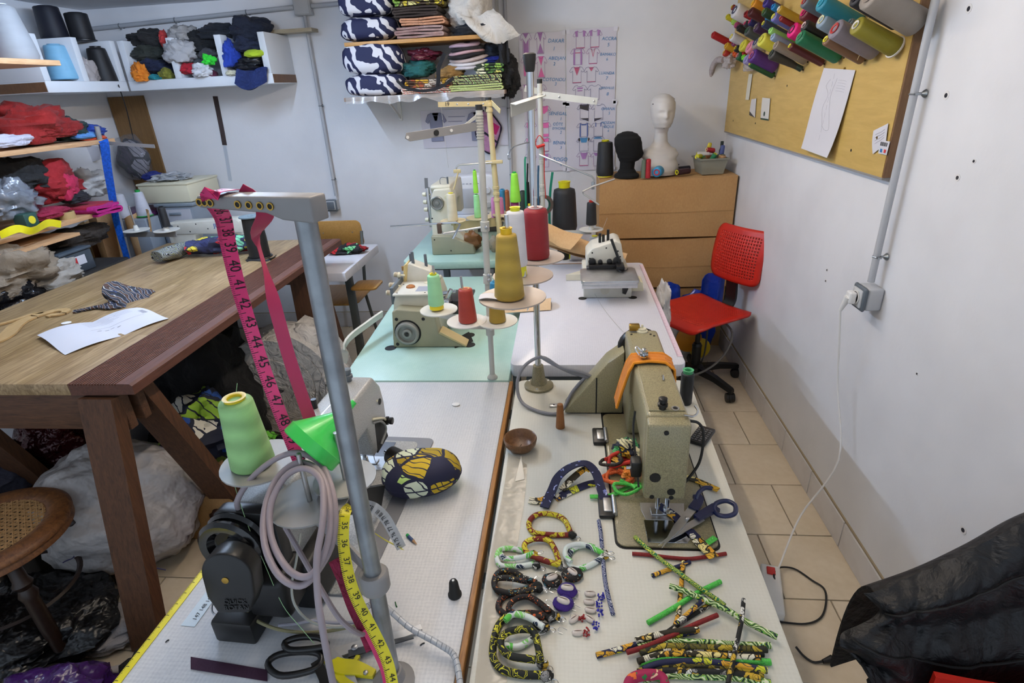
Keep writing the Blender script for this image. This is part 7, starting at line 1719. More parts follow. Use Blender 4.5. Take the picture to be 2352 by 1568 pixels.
t = MB().rbox(-2.47, 3.4145, 0.86, -2.42, 3.4155, 0.96, 0.0004, 1).build('picture_label', PAPER); tag(t, 'white picture label on the grey drawer unit', 'label')
drawer(-2.96, 3.32, 0.7505, -2.66, 3.70, 0.99, 'frosted drawer unit with a purple lid in the corner', PL)
t = thing('storage_box', 'cream plastic box of papers on top of the grey drawer unit', 'box')
MB().rbox(-2.72, 3.44, 1.041, -2.38, 3.78, 1.16, 0.01).build('box_body', IVORY, t)
MB().rbox(-2.725, 3.435, 1.15, -2.375, 3.785, 1.165, 0.006).build('rim', IVORY, t)
soft('papers and foil heaped on the cream box', (-2.58, 3.58, 1.185), (0.12, 0.10, 0.03), mat('foil_grey', '#b3b6ba', 0.35, bump=(20, 0.8, 0.02)), 97, 0.5, name='paper_heap', cat_='paper')
soft('blue cloth between the hanging bag and the cream box', (-2.70, 3.60, 1.19), (0.07, 0.06, 0.03), cloth('#15277a'), 98)
cone(V((-2.60, 3.28, 0.9965)), 0.042, 0.026, 0.145, '#c9cbd6', 'white thread cone with a green flange before the cream box', '#1d9a44', 0.012, rim='#1d9a44')
cone(V((-2.70, 3.24, 0.9965)), 0.04, 0.028, 0.14, '#c4c6d0', 'white thread cone behind the blue tape', '#c4c6d0', 0.004)
MB().rbox(-2.76, 3.19, 0.7505, -2.54, 3.315, 0.99, 0.004).build('cone_platform', mat('frosted_grey', '#8f99a4', 0.3, alpha=0.9)); tag(bpy.data.objects['cone_platform'], 'frosted plastic drawer under the two white cones', 'storage box')
# brown paper patterns and bins below the shelves, seen past the cutting table
for i, (u, v, h, lb) in enumerate(((240, 545, 60, 'rolled brown paper pattern leaning beside the grey stand'), (215, 560, 55, 'brown paper pattern roll left of the grey stand'), (320, 545, 45, 'brown paper roll under the saucers of the grey stand'))):
 p = oy(u, v, 3.1+0.05*i)
 o = MB().sheet(lambda a, b: p+V((0.05*math.cos(a*5)*(1+0.4*b)+0.03*b, 0.05*math.sin(a*5)*(1+0.3*b), -0.20+0.34*b+0.02*math.sin(a*7))), 16, 8, 0.002).build('paper_pattern_roll', KR, None, 60); tag(o, lb, 'paper roll')
t = thing('plastic_storage_unit', 'dark plastic storage box with a red and white label under the shelves', 'storage box', (0, 0, 0), group='plastic storage drawers')
c = ox(180, 600, -2.48)
MB().rbox(-0.12, -0.10, -0.06, 0.0, 0.10, 0.045, 0.008, M=Matrix.Translation(c)).build('box_body', mat('dark_translucent', '#3a424b', 0.3), t)
MB().rbox(-0.125, -0.105, 0.045, 0.005, 0.105, 0.06, 0.006, M=Matrix.Translation(c)).build('lid', mat('dark_lid', '#4a545e', 0.35), t)
MB().rbox(0.0, -0.04, -0.02, 0.0012, 0.05, 0.025, 0.0004, 1, Matrix.Translation(c)).build('label', PAPER, t); MB().rbox(0.001, -0.04, -0.02, 0.0018, -0.005, 0.02, 0.0003, 1, Matrix.Translation(c)).build('red_label', mat('label_red', '#b3272c', 0.5), t)
MB().rbox(-2.9, c.y-0.3, 0.0, -2.45, c.y+0.3, c.z-0.061, 0.01).build('dark_crate', mat('dark_crate', '#22201f', 0.6)); tag(bpy.data.objects['dark_crate'], 'dark crate under the labelled storage box', 'crate')
ls('beige paper bags heaped at the left below the shelves', 30, 625, -2.5, (0.12, 0.2, 0.12), '#8c7d6a', 101, amp=0.4)
ls('cream cloth bag beyond the left edge of the cutting table', 130, 635, -2.46, (0.09, 0.13, 0.07), '#a39c92', 102)
ls('dark brown bag hanging under the lower plank', 180, 545, -2.62, (0.1, 0.2, 0.06), '#2a2018', 103)
ls('black plastic bag at the left end of the cutting table', 40, 680, -2.47, (0.06, 0.14, 0.07), mat('black_film', '#101014', 0.25, bump=(18, 0.8, 0.02)), 104, amp=0.35)
# ------------------------------------------------------------------ heads and spools on the top box
ZX = 1.0865
def head_mesh(kind):
 """bust in its own space: x right, -y face, z up; one continuous skin"""
 if kind == 'white': K_ = [(0.0, .0, .105, .075), (.03, .0, .115, .085), (.05, -.002, .112, .083), (.09, .0, .098, .070), (.115, .004, .112, .062), (.14, .008, .098, .055), (.165, .012, .060, .047), (.19, .012, .043, .043), (.235, .008, .037, .041), (.262, .0, .040, .050), (.275, -.012, .048, .064), (.30, -.010, .058, .078), (.335, -.004, .067, .086), (.37, .0, .071, .089), (.40, .002, .070, .087), (.425, .004, .060, .076), (.443, .004, .040, .052), (.452, .004, .012, .018)]
 else: K_ = [(0.0, .0, .075, .075), (.012, .0, .074, .074), (.03, .0, .055, .055), (.05, .0, .042, .044), (.085, -.002, .040, .045), (.10, -.01, .045, .060), (.12, -.012, .052, .072), (.155, -.008, .062, .080), (.19, -.002, .068, .082), (.22, .002, .066, .078), (.242, .004, .052, .062), (.256, .004, .026, .032), (.26, .004, .004, .006)]
 zs = [k[0] for k in K_]
 def at(z):
  for a, b in zip(K_, K_[1:]):
   if b[0] >= z:
    f = (z-a[0])/max(1e-9, b[0]-a[0]); f = f*f*(3-2*f); return [a[i]+(b[i]-a[i])*f for i in range(1, 4)]
  return K_[-1][1:]
 H_ = zs[-1]
 def fn(u, v):
  z = H_*v; cy, rx, ry = at(z); th = 2*PI*u
  x, y = math.sin(th)*rx, -math.cos(th)*ry
  p = V((x, cy+y, z))
  if kind == 'white' and math.cos(th) > 0:
   def gb(x0, z0, sx, sz, h): return h*math.exp(-((p.x-x0)/sx)**2-((p.z-z0)/sz)**2)
   d = gb(0, .345, .009, .022, .010)+gb(0, .328, .011, .009, .012)            # nose
   d += gb(0, .303, .018, .004, .005)+gb(0, .296, .016, .004, .004)-gb(0, .2995, .02, .0016, .003)  # lips
   d -= gb(-.026, .352, .015, .009, .009)+gb(.026, .352, .015, .009, .009)    # eye sockets
   d += gb(-.026, .349, .011, .005, .005)+gb(.026, .349, .011, .005, .005)    # lids
   d += gb(-.026, .368, .02, .006, .003)+gb(.026, .368, .02, .006, .003)      # brows
   d += gb(0, .275, .018, .01, .005)+gb(-.04, .325, .016, .016, .003)+gb(.04, .325, .016, .016, .003)
   p.y -= d
  if kind == 'white' and .09 < z < .17 and x < -.06: p.x -= .012*math.sin((z-.09)/.08*PI)
  if kind == 'black' and math.cos(th) > 0:
   p.y -= .012*math.exp(-((p.x)/.012)**2-((p.z-.135)/.016)**2)+.006*math.exp(-((p.x)/.02)**2-((p.z-.11)/.01)**2)
  return p
 return MB().grid(fn, 64, 72, wu=True)
t = thing('mannequin_bust', 'white mannequin head and shoulders with a scuffed crown on the boxes', 'mannequin', (0.572, 3.60, ZX), R(6))
MANW = mat('mannequin_white', '#d3cfca', 0.45, vary=(8, 0.04))
head_mesh('white').build('bust', MANW, t, 80)
for x, y, z, s_, r_ in ((-0.005, -0.052, 0.430, 0.010, 0.3), (0.014, -0.052, 0.429, 0.007, 0), (0.05, -0.02, 0.422, 0.009, 1.0), (-0.06, -0.03, 0.40, 0.009, 1.2), (0.112, 0.01, 0.05, 0.010, 0.5), (-0.006, -0.072, 0.268, 0.003, 0)):
 MB().grid(lambda u, v: V((x+s_*math.cos(2*PI*u)*math.sin(PI*v)*1.3, y+s_*0.35*math.sin(2*PI*u)*math.sin(PI*v), z+s_*0.35*math.cos(PI*v))), 10, 6, wu=True).build('paint_chip', INK, t)
t = thing('display_bust', 'black felt-covered display head facing right on the boxes', 'mannequin', (0.372, 3.55, ZX), R(68))
head_mesh('black').build('head', mat('black_felt', '#0c0c0d', 0.95, bump=(400, 0.5, 0.001)), t, 80)
cone((0.243, 3.585, ZX+0.001), 0.053, 0.045, 0.205, '#1d1e20', 'big black thread cone with yellow ends beside the black head', '#e2d922', 0.008, dn=0.008, sh=0.018, rc_=0.022)
cone((0.463, 3.478, ZX), 0.0145, 0.013, 0.105, '#6d7a66', 'grey-green spool standing before the black head', '#6d7a66', 0.001)
cone((0.488, 3.474, ZX), 0.0165, 0.014, 0.108, '#b51d2a', 'bright red spool standing beside the grey-green one', '#b51d2a', 0.001)
cone((0.56, 3.53, ZX+0.032), 0.031, 0.029, 0.07, '#2f93c4', 'blue spool with a red core lying below the white bust', '#c12a3a', 0.002, axis=(-0.35, -1, 0), rc_=0.016)
cone((0.745, 3.57, ZX+0.019), 0.017, 0.018, 0.09, '#3a1622', 'dark wine spool with a yellow end lying right of the bust', '#dfe02a', 0.004, axis=(-1, -0.55, 0), rc_=0.013)
cone((0.765, 3.66, ZX+0.02), 0.018, 0.015, 0.08, '#15142c', 'midnight blue spool lying behind the wine spool', '#15142c', 0.002, axis=(-1, -0.2, 0))
bn = thing('plastic_bin', 'small grey-green plastic bin heaped with spools on the boxes', 'bin', (0.868, 3.60, ZX), R(4))
BING = mat('bin_grey_green', '#8d8c7d', 0.45, vary=(10, 0.06))
def binw(z): return 0.062+0.016*z/0.09, 0.075+0.016*z/0.09
vs, fs = [], []
b = MB()
for z0, z1, off in ((0.0, 0.09, 0.0), (0.004, 0.09, -0.003)):
 p = []
 for z in (z0, z1):
  w, d = binw(z); w += off; d += off
  for sx, sy in ((-1, -1), (1, -1), (1, 1), (-1, 1)): p.append((sx*w, sy*d, z))
 b.add(p, [(0, 1, 5, 4), (1, 2, 6, 5), (2, 3, 7, 6), (3, 0, 4, 7), (0, 1, 2, 3)])
b.build('bin_body', BING, bn, 30)
w, d = binw(0.09)
MB().box(-w-0.006, -d-0.006, 0.084, w+0.006, -d+0.002, 0.092).box(-w-0.006, d-0.002, 0.084, w+0.006, d+0.006, 0.092).box(-w-0.006, -d, 0.084, -w+0.002, d, 0.092).box(w-0.002, -d, 0.084, w+0.006, d, 0.092).build('rim', BING, bn, 0)
def bs(x, y, z, r, h, col, ax, lb, core): cone(V((0.868+x, 3.60+y, ZX+z)), r, r*0.9, h, col, lb, core, 0.002, axis=ax, group='spools in the plastic bin', rc_=r*0.65)
bs(0.03, 0.03, 0.075, 0.02, 0.075, '#7a4a1c', (-1, -0.5, 0.15), 'brown spool with a green end in the bin', '#1d7a48')
bs(-0.015, -0.05, 0.055, 0.016, 0.07, '#17794a', (0.35, -0.35, 0.85), 'green spool with a yellow tip standing out of the bin', '#e0d82a')
bs(0.055, -0.04, 0.06, 0.023, 0.045, '#d8a878', (0.1, -0.1, 1), 'peach spool with a dark green end in the bin', '#1c4a36')
bs(0.0, 0.04, 0.10, 0.018, 0.07, '#d2cfc8', (-1, 0.1, 0.05), 'white spool lying across the bin', '#e0d82a')
bs(0.03, 0.05, 0.12, 0.015, 0.05, '#b0202c', (-0.9, -0.3, 0.2), 'small red spool on top of the bin', '#e8d9a0')
bs(0.0, 0.055, 0.135, 0.013, 0.03, '#d6c53a', (0.2, 0, 1), 'yellow spool topping the bin heap', '#d6c53a')
bs(-0.05, 0.03, 0.09, 0.017, 0.05, '#d8d224', (-0.6, -0.8, 0.1), 'bright yellow spool at the left of the bin', '#e6e02a')
bs(0.07, 0.03, 0.07, 0.014, 0.08, '#4e5c96', (0.1, 0.1, 1), 'slate blue spool upright in the bin', '#6a78b0')
t = thing('small_bottle', 'small dark green bottle with a black cap standing in the bin', 'bottle', (0.945, 3.66, ZX+0.03))
MB().lathe([(0.013, 0), (0.014, 0.004), (0.014, 0.09), (0.009, 0.105), (0.008, 0.12)], 16).build('bottle_body', mat('bottle_green', '#2c3a22', 0.2), t)
MB().lathe([(0.0095, 0.118), (0.0095, 0.14), (0.007, 0.142)], 14).build('cap', mat('cap_dark', '#1d2b22', 0.4), t); MB().lathe([(0.0145, 0.03), (0.0145, 0.06)], 16).build('gold_label', BRASS, t)
# ------------------------------------------------------------------ bags behind the red chair
BLUEF = mat('blue_film', '#1338a8', 0.25, coat=0.4, bump=(16, 0.8, 0.02))
t = thing('plastic_bag', 'blue plastic carrier bag with looped handles behind the red chair', 'bag', (0.80, 3.34, 0.0))
blobm((0.0, 0, 0.21), (0.15, 0.085, 0.22), 111, 0.22, 36, 26, 2.0, 0.94, 0.3).build('bag_body', BLUEF, t, 60)
def handle(x0, x1, zt, lean):
 def fn(u, v): return V((x0+(x1-x0)*u+lean*v, -0.03+0.02*math.sin(u*6), 0.34+(zt-0.34)*v*(1-0.5*abs(u-0.5)*v)+0.01*math.sin(u*9)))
 return MB().sheet(fn, 8, 10, 0.003)
handle(0.02, 0.15, 0.555, -0.0).build('bag_handle', BLUEF, t, 60)
handle(-0.19, -0.10, 0.50, -0.01).build('bag_handle', BLUEF, t, 60)
T = NT('fruit_bag')
v = T.vor(9, 'F1', T.co()); sep = T.new('ShaderNodeSeparateColor'); T.set(sep, 0, (v, 1))
colr = T.ramp((sep, 0), [(0.0, '#d0cbc4'), (0.45, '#d58a1c'), (0.62, '#c9b81e'), (0.8, '#9fb44a'), (0.9, '#d0cbc4')], 'CONSTANT')
T.set(T.b, 'Base Color', T.mix(T.ramp((v, 0), [(0.0, '#ffffff'), (0.052, '#000000')], 'CONSTANT'), '#cfcac4', (colr, 0)))
T.b.inputs['Roughness'].default_value = 0.45; T.bump(T.noise(14, 4), 0.6, 0.02)
t = thing('shopping_bag', 'white shopping bag printed with citrus fruit under the red chair', 'bag', (0.66, 3.16, 0.0))
blobm((0, 0, 0.20), (0.15, 0.08, 0.205), 113, 0.2, 36, 26, 2.0, 0.96, 0.25).build('bag_body', mat('bag_white', '#cdc8c0', 0.45, bump=(14, 0.6, 0.02)), t, 60)
for x, z, r, c in ((0.055, 0.22, 0.075, '#d98a1a'), (0.125, 0.16, 0.06, '#d6b41c'), (-0.10, 0.14, 0.04, '#9ab04a'), (-0.02, 0.05, 0.03, '#7a9a38')):
 d = MB().grid(lambda u, vv: V((x+r*vv*math.cos(2*PI*u), -0.095-0.012*(1-vv*vv)+0.10*abs(x)*abs(x)*3, z+r*1.1*vv*math.sin(2*PI*u))), 20, 6, wu=True); d.build('printed_fruit', mat('fruit_'+c, c, 0.5, vary=(20, 0.1)), t)
t = MB().tube([(0.71, 3.0, 0.06), (0.78, 2.98, 0.12), (0.80, 3.0, 0.28), (0.79, 3.02, 0.42)], 0.005, 8).build('chair_cable', mat('dark_cable', '#4a4640', 0.5)); tag(t, 'dark cable hanging under the red chair seat', 'cable')
# ------------------------------------------------------------------ jacket on a red chair, bottom right
t = thing('red_chair', 'red plastic chair in the bottom right corner under the black jacket', 'chair', (0.80, 0.62, 0))
MB().sheet(lambda u, v: V((-0.15+0.30*u, 0.10-0.02*math.sin(PI*u), 0.50+0.13*v)), 10, 8, 0.012).build('backrest', REDC, t, 60)
MB().rprism(rc(-0.2, -0.22, 0.2, 0.18, 0.05), 0.45, 0.462, 0.004).build('seat', REDC, t)
for sx, sy in ((-0.16, -0.18), (0.16, -0.18), (-0.16, 0.15), (0.16, 0.15)): MB().cyl((sx, sy, 0.45), (sx*1.1, sy*1.1, 0), 0.012).build('leg', STG, t)
JB = NT('jacket_nylon')
n1 = JB.noise(7, 5, JB.co(scale=(1, 1, 1)), 0.6, 1.0); n2 = JB.noise(26, 4, dist=1.0)
JB.b.inputs['Base Color'].default_value = srgb('#0d0d10'); JB.b.inputs['Roughness'].default_value = 0.55
JB.bump(JB.math('ADD', n1, JB.math('MULTIPLY', n2, 0.4)), 0.8, 0.02)
t = thing('jacket', 'black quilted nylon jacket thrown over the chair in the bottom right corner', 'jacket')
K_ = [(1985, 1362), (2110, 1318), (2230, 1262), (2352, 1195), (2480, 1150)]
top = [oy(u, v_, Y) for (u, v_), Y in zip(K_, (0.82, 0.83, 0.84, 0.85, 0.86))]
bot = [oy(u, v_, 0.74) for u, v_ in ((1958, 1560), (2010, 1650), (2100, 1740), (2250, 1780), (2400, 1780))]
def jk(u, v_):
 a = cat(top, 8); b2_ = cat(bot, 8); i = u*(len(a)-1); k = min(int(i), len(a)-2)
 A_, B_ = a[k].lerp(a[k+1], i-k), b2_[k].lerp(b2_[k+1], i-k)
 p = A_.lerp(B_, v_)
 puff = 0.5+0.5*abs(math.sin(v_*PI*3.2))
 nrm = V((-0.35, -0.85, 0.35))
 e = math.sin(PI*min(1, u*6+0.02)*0.5)*math.sin(PI*min(1, v_*8+0.02)*0.5)
 p = p+nrm*(0.045*e*puff+0.022*noise.noise(V((u*5, v_*5, 3)))+0.010*noise.noise(V((u*15, v_*9, 5))))
 if u < 0.3: p = p+V(((0.3-u)*0.11*math.sin(v_*8.5), 0, 0))
 return p
MB().sheet(jk, 70, 60, 0.006).build('jacket_body', JB.m, t, 80)
bk = [oy(u, v_, 1.0) for u, v_ in ((2005, 1355), (2110, 1310), (2230, 1254), (2352, 1188), (2480, 1143))]
MB().sheet(lambda u, v_: (top[0].lerp(top[-1], u) if False else cat(top, 8)[min(int(u*32), 32)])+V((0.02, 0.07*math.sin(PI*v_*0.6), -0.30*v_*v_-0.0)), 33, 14, 0.006).build('back_panel', JB.m, t, 80)
for k in range(3):
 pts = [jk(0.02+0.96*i/24, 0.16+0.3*k)+V((-0.003, -0.008, 0.003)) for i in range(25)]
 MB().tube(pts, 0.0025, 6, k=0).build('quilt_seam', mat('seam_black', '#060607', 0.6), t)
# ------------------------------------------------------------------ on the cutting table
ZK = 0.9005
t = thing('cord_spool', 'black cord spool with a grey top flange on the far end of the cutting table', 'spool', oz(598, 590, ZK))
MB().lathe([(0.058, 0.0), (0.06, 0.003), (0.058, 0.006), (0.04, 0.008)], 28).build('lower_flange', BLACKP, t)
MB().lathe([(0.05, 0.008), (0.05, 0.10), (0.045, 0.195), (0.03, 0.2)], 28).build('cord_winding', thread('#16171a', 500), t)
MB().lathe([(0.01, 0.2), (0.056, 0.201), (0.056, 0.206), (0.015, 0.206), (0.012, 0.2)], 28).build('upper_flange', mat('flange_grey', '#6d7f88', 0.4), t)
t = MB().ribbon([oz(566, 600, ZK+0.002), oz(580, 597, ZK+0.002), oz(615, 598, ZK+0.002), oz(632, 588, ZK+0.002)], 0.02, 0.003, V((0.2, 1, 0.2))).build('black_ribbon', cloth('#141417', wr=0.2)); tag(t, 'black ribbon end lying round the cord spool', 'ribbon')
WAXR = print_cloth(('#1c1f3c', '#b01a22', '#d9c43a', '#7fc79a', '#c8262c', '#2a2f58'), 15, 'leaf', 3.0)
WAXG = print_cloth(('#1a1c1c', '#b9bdc4', '#3c3d2c', '#8f949c', '#6d6f4c'), 34, 'stripe', 2.0)
def roll_of_cloth(a, b, r, m, label, seed, name='rolled_fabric', amp=0.25, turns=1):
 a, b = V(a), V(b); d, s_, u_ = frame(b-a)
 def fn(u, v):
  th = 2*PI*v; k = 1+amp*noise.noise(V((u*4+seed, math.cos(th)*1.5, math.sin(th)*1.5)))+0.12*noise.noise(V((u*11, th, seed)))
  rr = r*k*(0.8+0.2*math.sin(PI*min(1, max(0, u*1.05))))
  return a.lerp(b, u)+s_*(math.cos(th)*rr*1.25)+u_*(math.sin(th)*rr*0.8)+V((0, 0, r*0.85))
 g = MB().grid(fn, 30, 20, wv=True)
 g.f += [tuple(range(20)), tuple(range(29*20, 30*20))]
 o = g.build(name, m, None, 60); tag(o, label, 'fabric'); return o
roll_of_cloth(oz(365, 606, ZK), oz(452, 578, ZK), 0.042, WAXG, 'rolled grey and black woven-look fabric on the cutting table', 3)
roll_of_cloth(oz(440, 588, ZK), oz(600, 575, ZK), 0.055, WAXR, 'crumpled red green and yellow print fabric on the cutting table', 9, amp=0.45)
BLKW = print_cloth(('#0f1116', '#22335f', '#0f1116', '#b9b6b0', '#14161c', '#4a2e20'), 22, 'stripe', 7.0)
pa = [oz(168, 716, ZK+0.004), oz(215, 706, ZK+0.006), oz(258, 698, ZK+0.012), oz(290, 680, ZK+0.02), oz(320, 672, ZK+0.015), oz(352, 668, ZK+0.004)]
o = MB().ribbon(pa, lambda u: 0.028+0.15*math.sin(PI*min(1, max(0, (u-0.25)*1.35)))**1.5, 0.006, [V((0.1, 1, 0)), V((0.1, 1, 0)), V((0.0, 1, 0.2)), V((-0.3, 1, 0.4)), V((-0.3, 1, 0.1)), V((-0.2, 1, 0))]).build('patterned_cloth', BLKW, None, 60); tag(o, 'black patterned fabric scrap with blue and white stripes on the cutting table', 'fabric')
c4 = [oz(88, 776, ZK), oz(150, 816, ZK), oz(388, 733, ZK), oz(318, 714, ZK)]
def pap(u, v): return c4[0].lerp(c4[3], u).lerp(c4[1].lerp(c4[2], u), v)+V((0, 0, 0.004+0.016*abs(math.sin(u*5.2+0.4))*(1-0.5*v)+0.006*math.sin(v*5)))
o = MB().sheet(pap, 26, 10, 0.0008).build('printed_sheet', PAPER, None, 60); tag(o, 'wavy white printed sheet lying on the cutting table', 'paper')
b = MB()
def pline(u0, u1, v, w=0.0015):
 for k in range(6):
  a, c = pap(u0+(u1-u0)*k/6, v)+V((0, 0, 0.0012)), pap(u0+(u1-u0)*(k+1)/6, v)+V((0, 0, 0.0012)); n_ = (pap(u0, v+0.01)-pap(u0, v)).normalized()*w
  b.add([a, c, c+n_, a+n_], [(0, 1, 2, 3)])
for k in range(7): pline(0.38, 0.62+0.04*(k % 3), 0.14+k*0.045, 0.0011)
for k in range(5): pline(0.68, 0.86, 0.10+k*0.05, 0.0011)
for k in range(4): pline(0.40+0.06*k, 0.44+0.06*k, 0.62+0.03*(k % 2), 0.002)
pline(0.36, 0.90, 0.10, 0.001); pline(0.36, 0.90, 0.55, 0.001)
for k in range(5): pline(0.90, 0.955, 0.35+k*0.035, 0.002)
b.build('printed_text', mat('print_ink_grey', '#7d7b88', 0.7), o, 0)
WC = wood('#a98757', '#c2a272', 3, (8, 1, 8), 0.5)
t = thing('french_curve', 'wooden french curve at the left edge of the cutting table', 'ruler')
cp = [oz(-30, 792, ZK+0.004), oz(12, 772, ZK+0.004), oz(40, 745, ZK+0.004), oz(75, 728, ZK+0.004), oz(110, 718, ZK+0.004), oz(140, 712, ZK+0.004), oz(153, 714, ZK+0.004), oz(140, 721, ZK+0.004), oz(118, 724, ZK+0.004), oz(108, 727, ZK+0.004)]
MB().ribbon(cp, lambda u: 0.055-0.035*u if u < 0.5 else 0.036-0.012*u, 0.006, V((0.2, 1, 0))).build('curve', WC, t, 40)
MB().ribbon([oz(-30, 752, ZK+0.004), oz(10, 742, ZK+0.004), oz(45, 732, ZK+0.004), oz(75, 722, ZK+0.004), oz(100, 719, ZK+0.004)], 0.02, 0.006, V((0.2, 1, 0))).build('upper_branch', WC, t, 40)
def chalk(p, r, label, m=None):
 o = MB().lathe([(r*0.6, 0), (r, 0.0015), (r, 0.004), (r*0.6, 0.0055)], 18).build('chalk_disc', m or mat('chalk', '#e8e6e2', 0.8)); o.location = p; o.scale = (1.1, 0.85, 1); tag(o, label, 'chalk'); return o
chalk(oz(153, 743, ZK), 0.016, 'white tailor chalk on the cutting table')
soft('red green and black print cloth heaped on the white desk flap', oz(800, 572, 0.772), (0.11, 0.06, 0.03), print_cloth(('#101012', '#c01c24', '#7fd08f', '#17181c', '#a8161e'), 12, 'leaf', 5.0), 121, 0.4, flat=0.75)
# ------------------------------------------------------------------ under the cutting table
WAD = cloth('#e4dfdb', '#f0ece8', rough=0.95, wr=0.9)
t = thing('batting_roll', 'large roll of white wadding standing under the cutting table', 'batting roll', (-1.46, 2.36, 0.0))
def sp(u, v):
 th = 2*PI*5.2*u; r = 0.02+0.262*u
 y = 0.0+0.25*v-(0.02*(1-u) if v == 0 else 0)+0.012*noise.noise(V((th, v*3, 1)))
 return V((r*math.cos(th)*1.05, y, 0.295+r*math.sin(th)*(1.0 if math.sin(th) > 0 else 0.98)))
MB().sheet(sp, 200, 6, 0.0492).build('wadding', WAD, t, 80)
blobm((0.16, 0.10, 0.50), (0.10, 0.10, 0.09), 131, 0.35, fold=0.3).build('loose_end', WAD, t, 60)
blobm((0.30, 0.05, 0.20), (0.08, 0.14, 0.20), 132, 0.3, fold=0.3).build('loose_wad', WAD, t, 60)
UG = 'things piled under the cutting table'
def ub(label, c, s, col, seed, **k): k.setdefault('flat', 0.92); return soft(label, c, s, cloth(col) if isinstance(col, str) else col, seed, group=UG, **k)
ub('clear crinkled film beside the wadding roll', (-1.06, 2.42, 0.14), (0.10, 0.14, 0.14), mat('film_red', '#a8959a', 0.12, coat=0.8, bump=(20, 1.0, 0.02)), 133, name='plastic_film', cat_='bag')
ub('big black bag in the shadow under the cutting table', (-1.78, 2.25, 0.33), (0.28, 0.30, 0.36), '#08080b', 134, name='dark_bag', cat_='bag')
BLG = print_cloth(('#0f1830', '#2450a0', '#8fb83a', '#e0ddd0', '#3a62b4', '#5c7a2a'), 8, 'leaf', 9.0)
ub('blue and green print fabric heaped behind the trestle leg', (-1.50, 1.86, 0.36), (0.17, 0.16, 0.15), BLG, 135, amp=0.4)
ub('yellow-green leaf print fabric below the blue one', (-1.36, 1.88, 0.24), (0.12, 0.12, 0.11), print_cloth(('#18240f', '#c9c22a', '#5fae2c', '#e2e0b0', '#2a5a9a'), 12, 'leaf', 11.0), 136, amp=0.4)
ub('black sequinned cloth beside the print fabrics', (-1.18, 1.92, 0.20), (0.12, 0.14, 0.14), mat('black_sequin', '#0e0e11', 0.2, 0.4, bump=(160, 1.0, 0.004)), 137)
ub('brown satin cloth under the yellow-green print', (-1.33, 1.72, 0.14), (0.12, 0.12, 0.10), mat('brown_satin', '#3a241c', 0.3, bump=(20, 0.8, 0.02)), 138)
ub('crimson scrap near the kraft roll', (-1.28, 1.55, 0.10), (0.07, 0.07, 0.045), '#8a1226', 139)
ub('pale cloth lying behind the kraft roll', (-1.18, 1.74, 0.10), (0.14, 0.12, 0.05), '#b9aeab', 140)
t = thing('kraft_tube', 'short roll of kraft paper standing out behind the trestle leg', 'paper roll')
a = oz(430, 1072, 0.28); b_ = oz(485, 1058, 0.275); d = (b_-a).normalized()
MB().lathe([(0.018, 0), (0.042, 0), (0.042, 0.13), (0.018, 0.13), (0.018, 0)], 26, look(a, d), caps=False).build('paper_turns', KR, t, 40)
MB().lathe([(0.0175, -0.001), (0.019, -0.001), (0.019, 0.131), (0.0175, 0.131), (0.0175, -0.001)], 20, look(a, d), caps=False).build('inner_core', CARDD, t, 40)
c = MB().rbox(-1.60, 1.62, 0.0, -1.30, 1.95, 0.225, 0.01).build('carton', CARDD); tag(c, 'carton hidden under the fabric heap below the table', 'box', UG)
WBAG = mat('woven_white', '#b7b3b2', 0.35, bump=(11, 1.0, 0.04), vary=(4, 0.12))
t = thing('white_sack', 'big white woven sack behind the front trestle leg', 'sack', (-1.70, 1.55, 0))
blobm((0, 0, 0.235), (0.29, 0.24, 0.25), 141, 0.22, 60, 40, 1.8, 0.94, 0.35).build('sack_body', WBAG, t, 60)
b = MB()
for k, pts in enumerate(([(0.20, .30), (0.22, .24), (0.18, .19), (0.24, .17)], [(0.26, .22), (0.24, .16), (0.29, .13)], [(-0.05, .28), (0.0, .22), (-0.06, .18)])):
 b.tube([V((x, -0.235+0.35*(x*x), z)) for x, z in pts], 0.0022, 5)
b.build('ink_scribble', mat('ink_violet', '#3a3560', 0.6), t)
ub('white cloth trailing on the floor by the front trestle leg', (-1.58, 1.17, 0.045), (0.16, 0.09, 0.05), '#a9a5a6', 142)
ub('bright red bag beside the near sewing table', (-1.13, 1.30, 0.10), (0.09, 0.12, 0.11), '#b3120f', 143, name='red_bag', cat_='bag')
ub('blue plastic sheet behind the rear trestle leg', (-1.16, 1.55, 0.10), (0.08, 0.12, 0.12), BLUEF, 144, name='blue_sheet', cat_='bag')
ub('grey plastic bag at the far left under the table', (-2.22, 1.55, 0.33), (0.12, 0.14, 0.13), mat('grey_bag', '#4d4f5e', 0.25, bump=(12, 0.9, 0.03)), 145, name='grey_bag', cat_='bag')
ub('dark red foil bag under the table', (-2.12, 1.78, 0.38), (0.13, 0.12, 0.13), mat('red_foil', '#3d0d12', 0.2, 0.3, bump=(14, 1.0, 0.03)), 146, name='foil_bag', cat_='bag')
c = MB().rbox(-2.9, 1.95, 0.0, -1.95, 2.35, 0.36, 0.01).build('white_carton', mat('carton_white', '#a9a9ad', 0.6)); tag(c, 'long white carton at the back under the table', 'box', UG)
c = MB().rbox(-2.45, 1.40, 0.0, -1.98, 1.92, 0.21, 0.01).build('dark_carton', mat('carton_dark', '#2a2522', 0.7)); tag(c, 'dark carton under the grey and red bags', 'box', UG)
ub('purple plastic bag on the floor at the bottom left', (-1.42, 0.86, 0.12), (0.15, 0.13, 0.12), mat('purple_film', '#3d1c5c', 0.25, coat=0.3, bump=(12, 0.9, 0.03)), 147, name='purple_bag', cat_='bag')
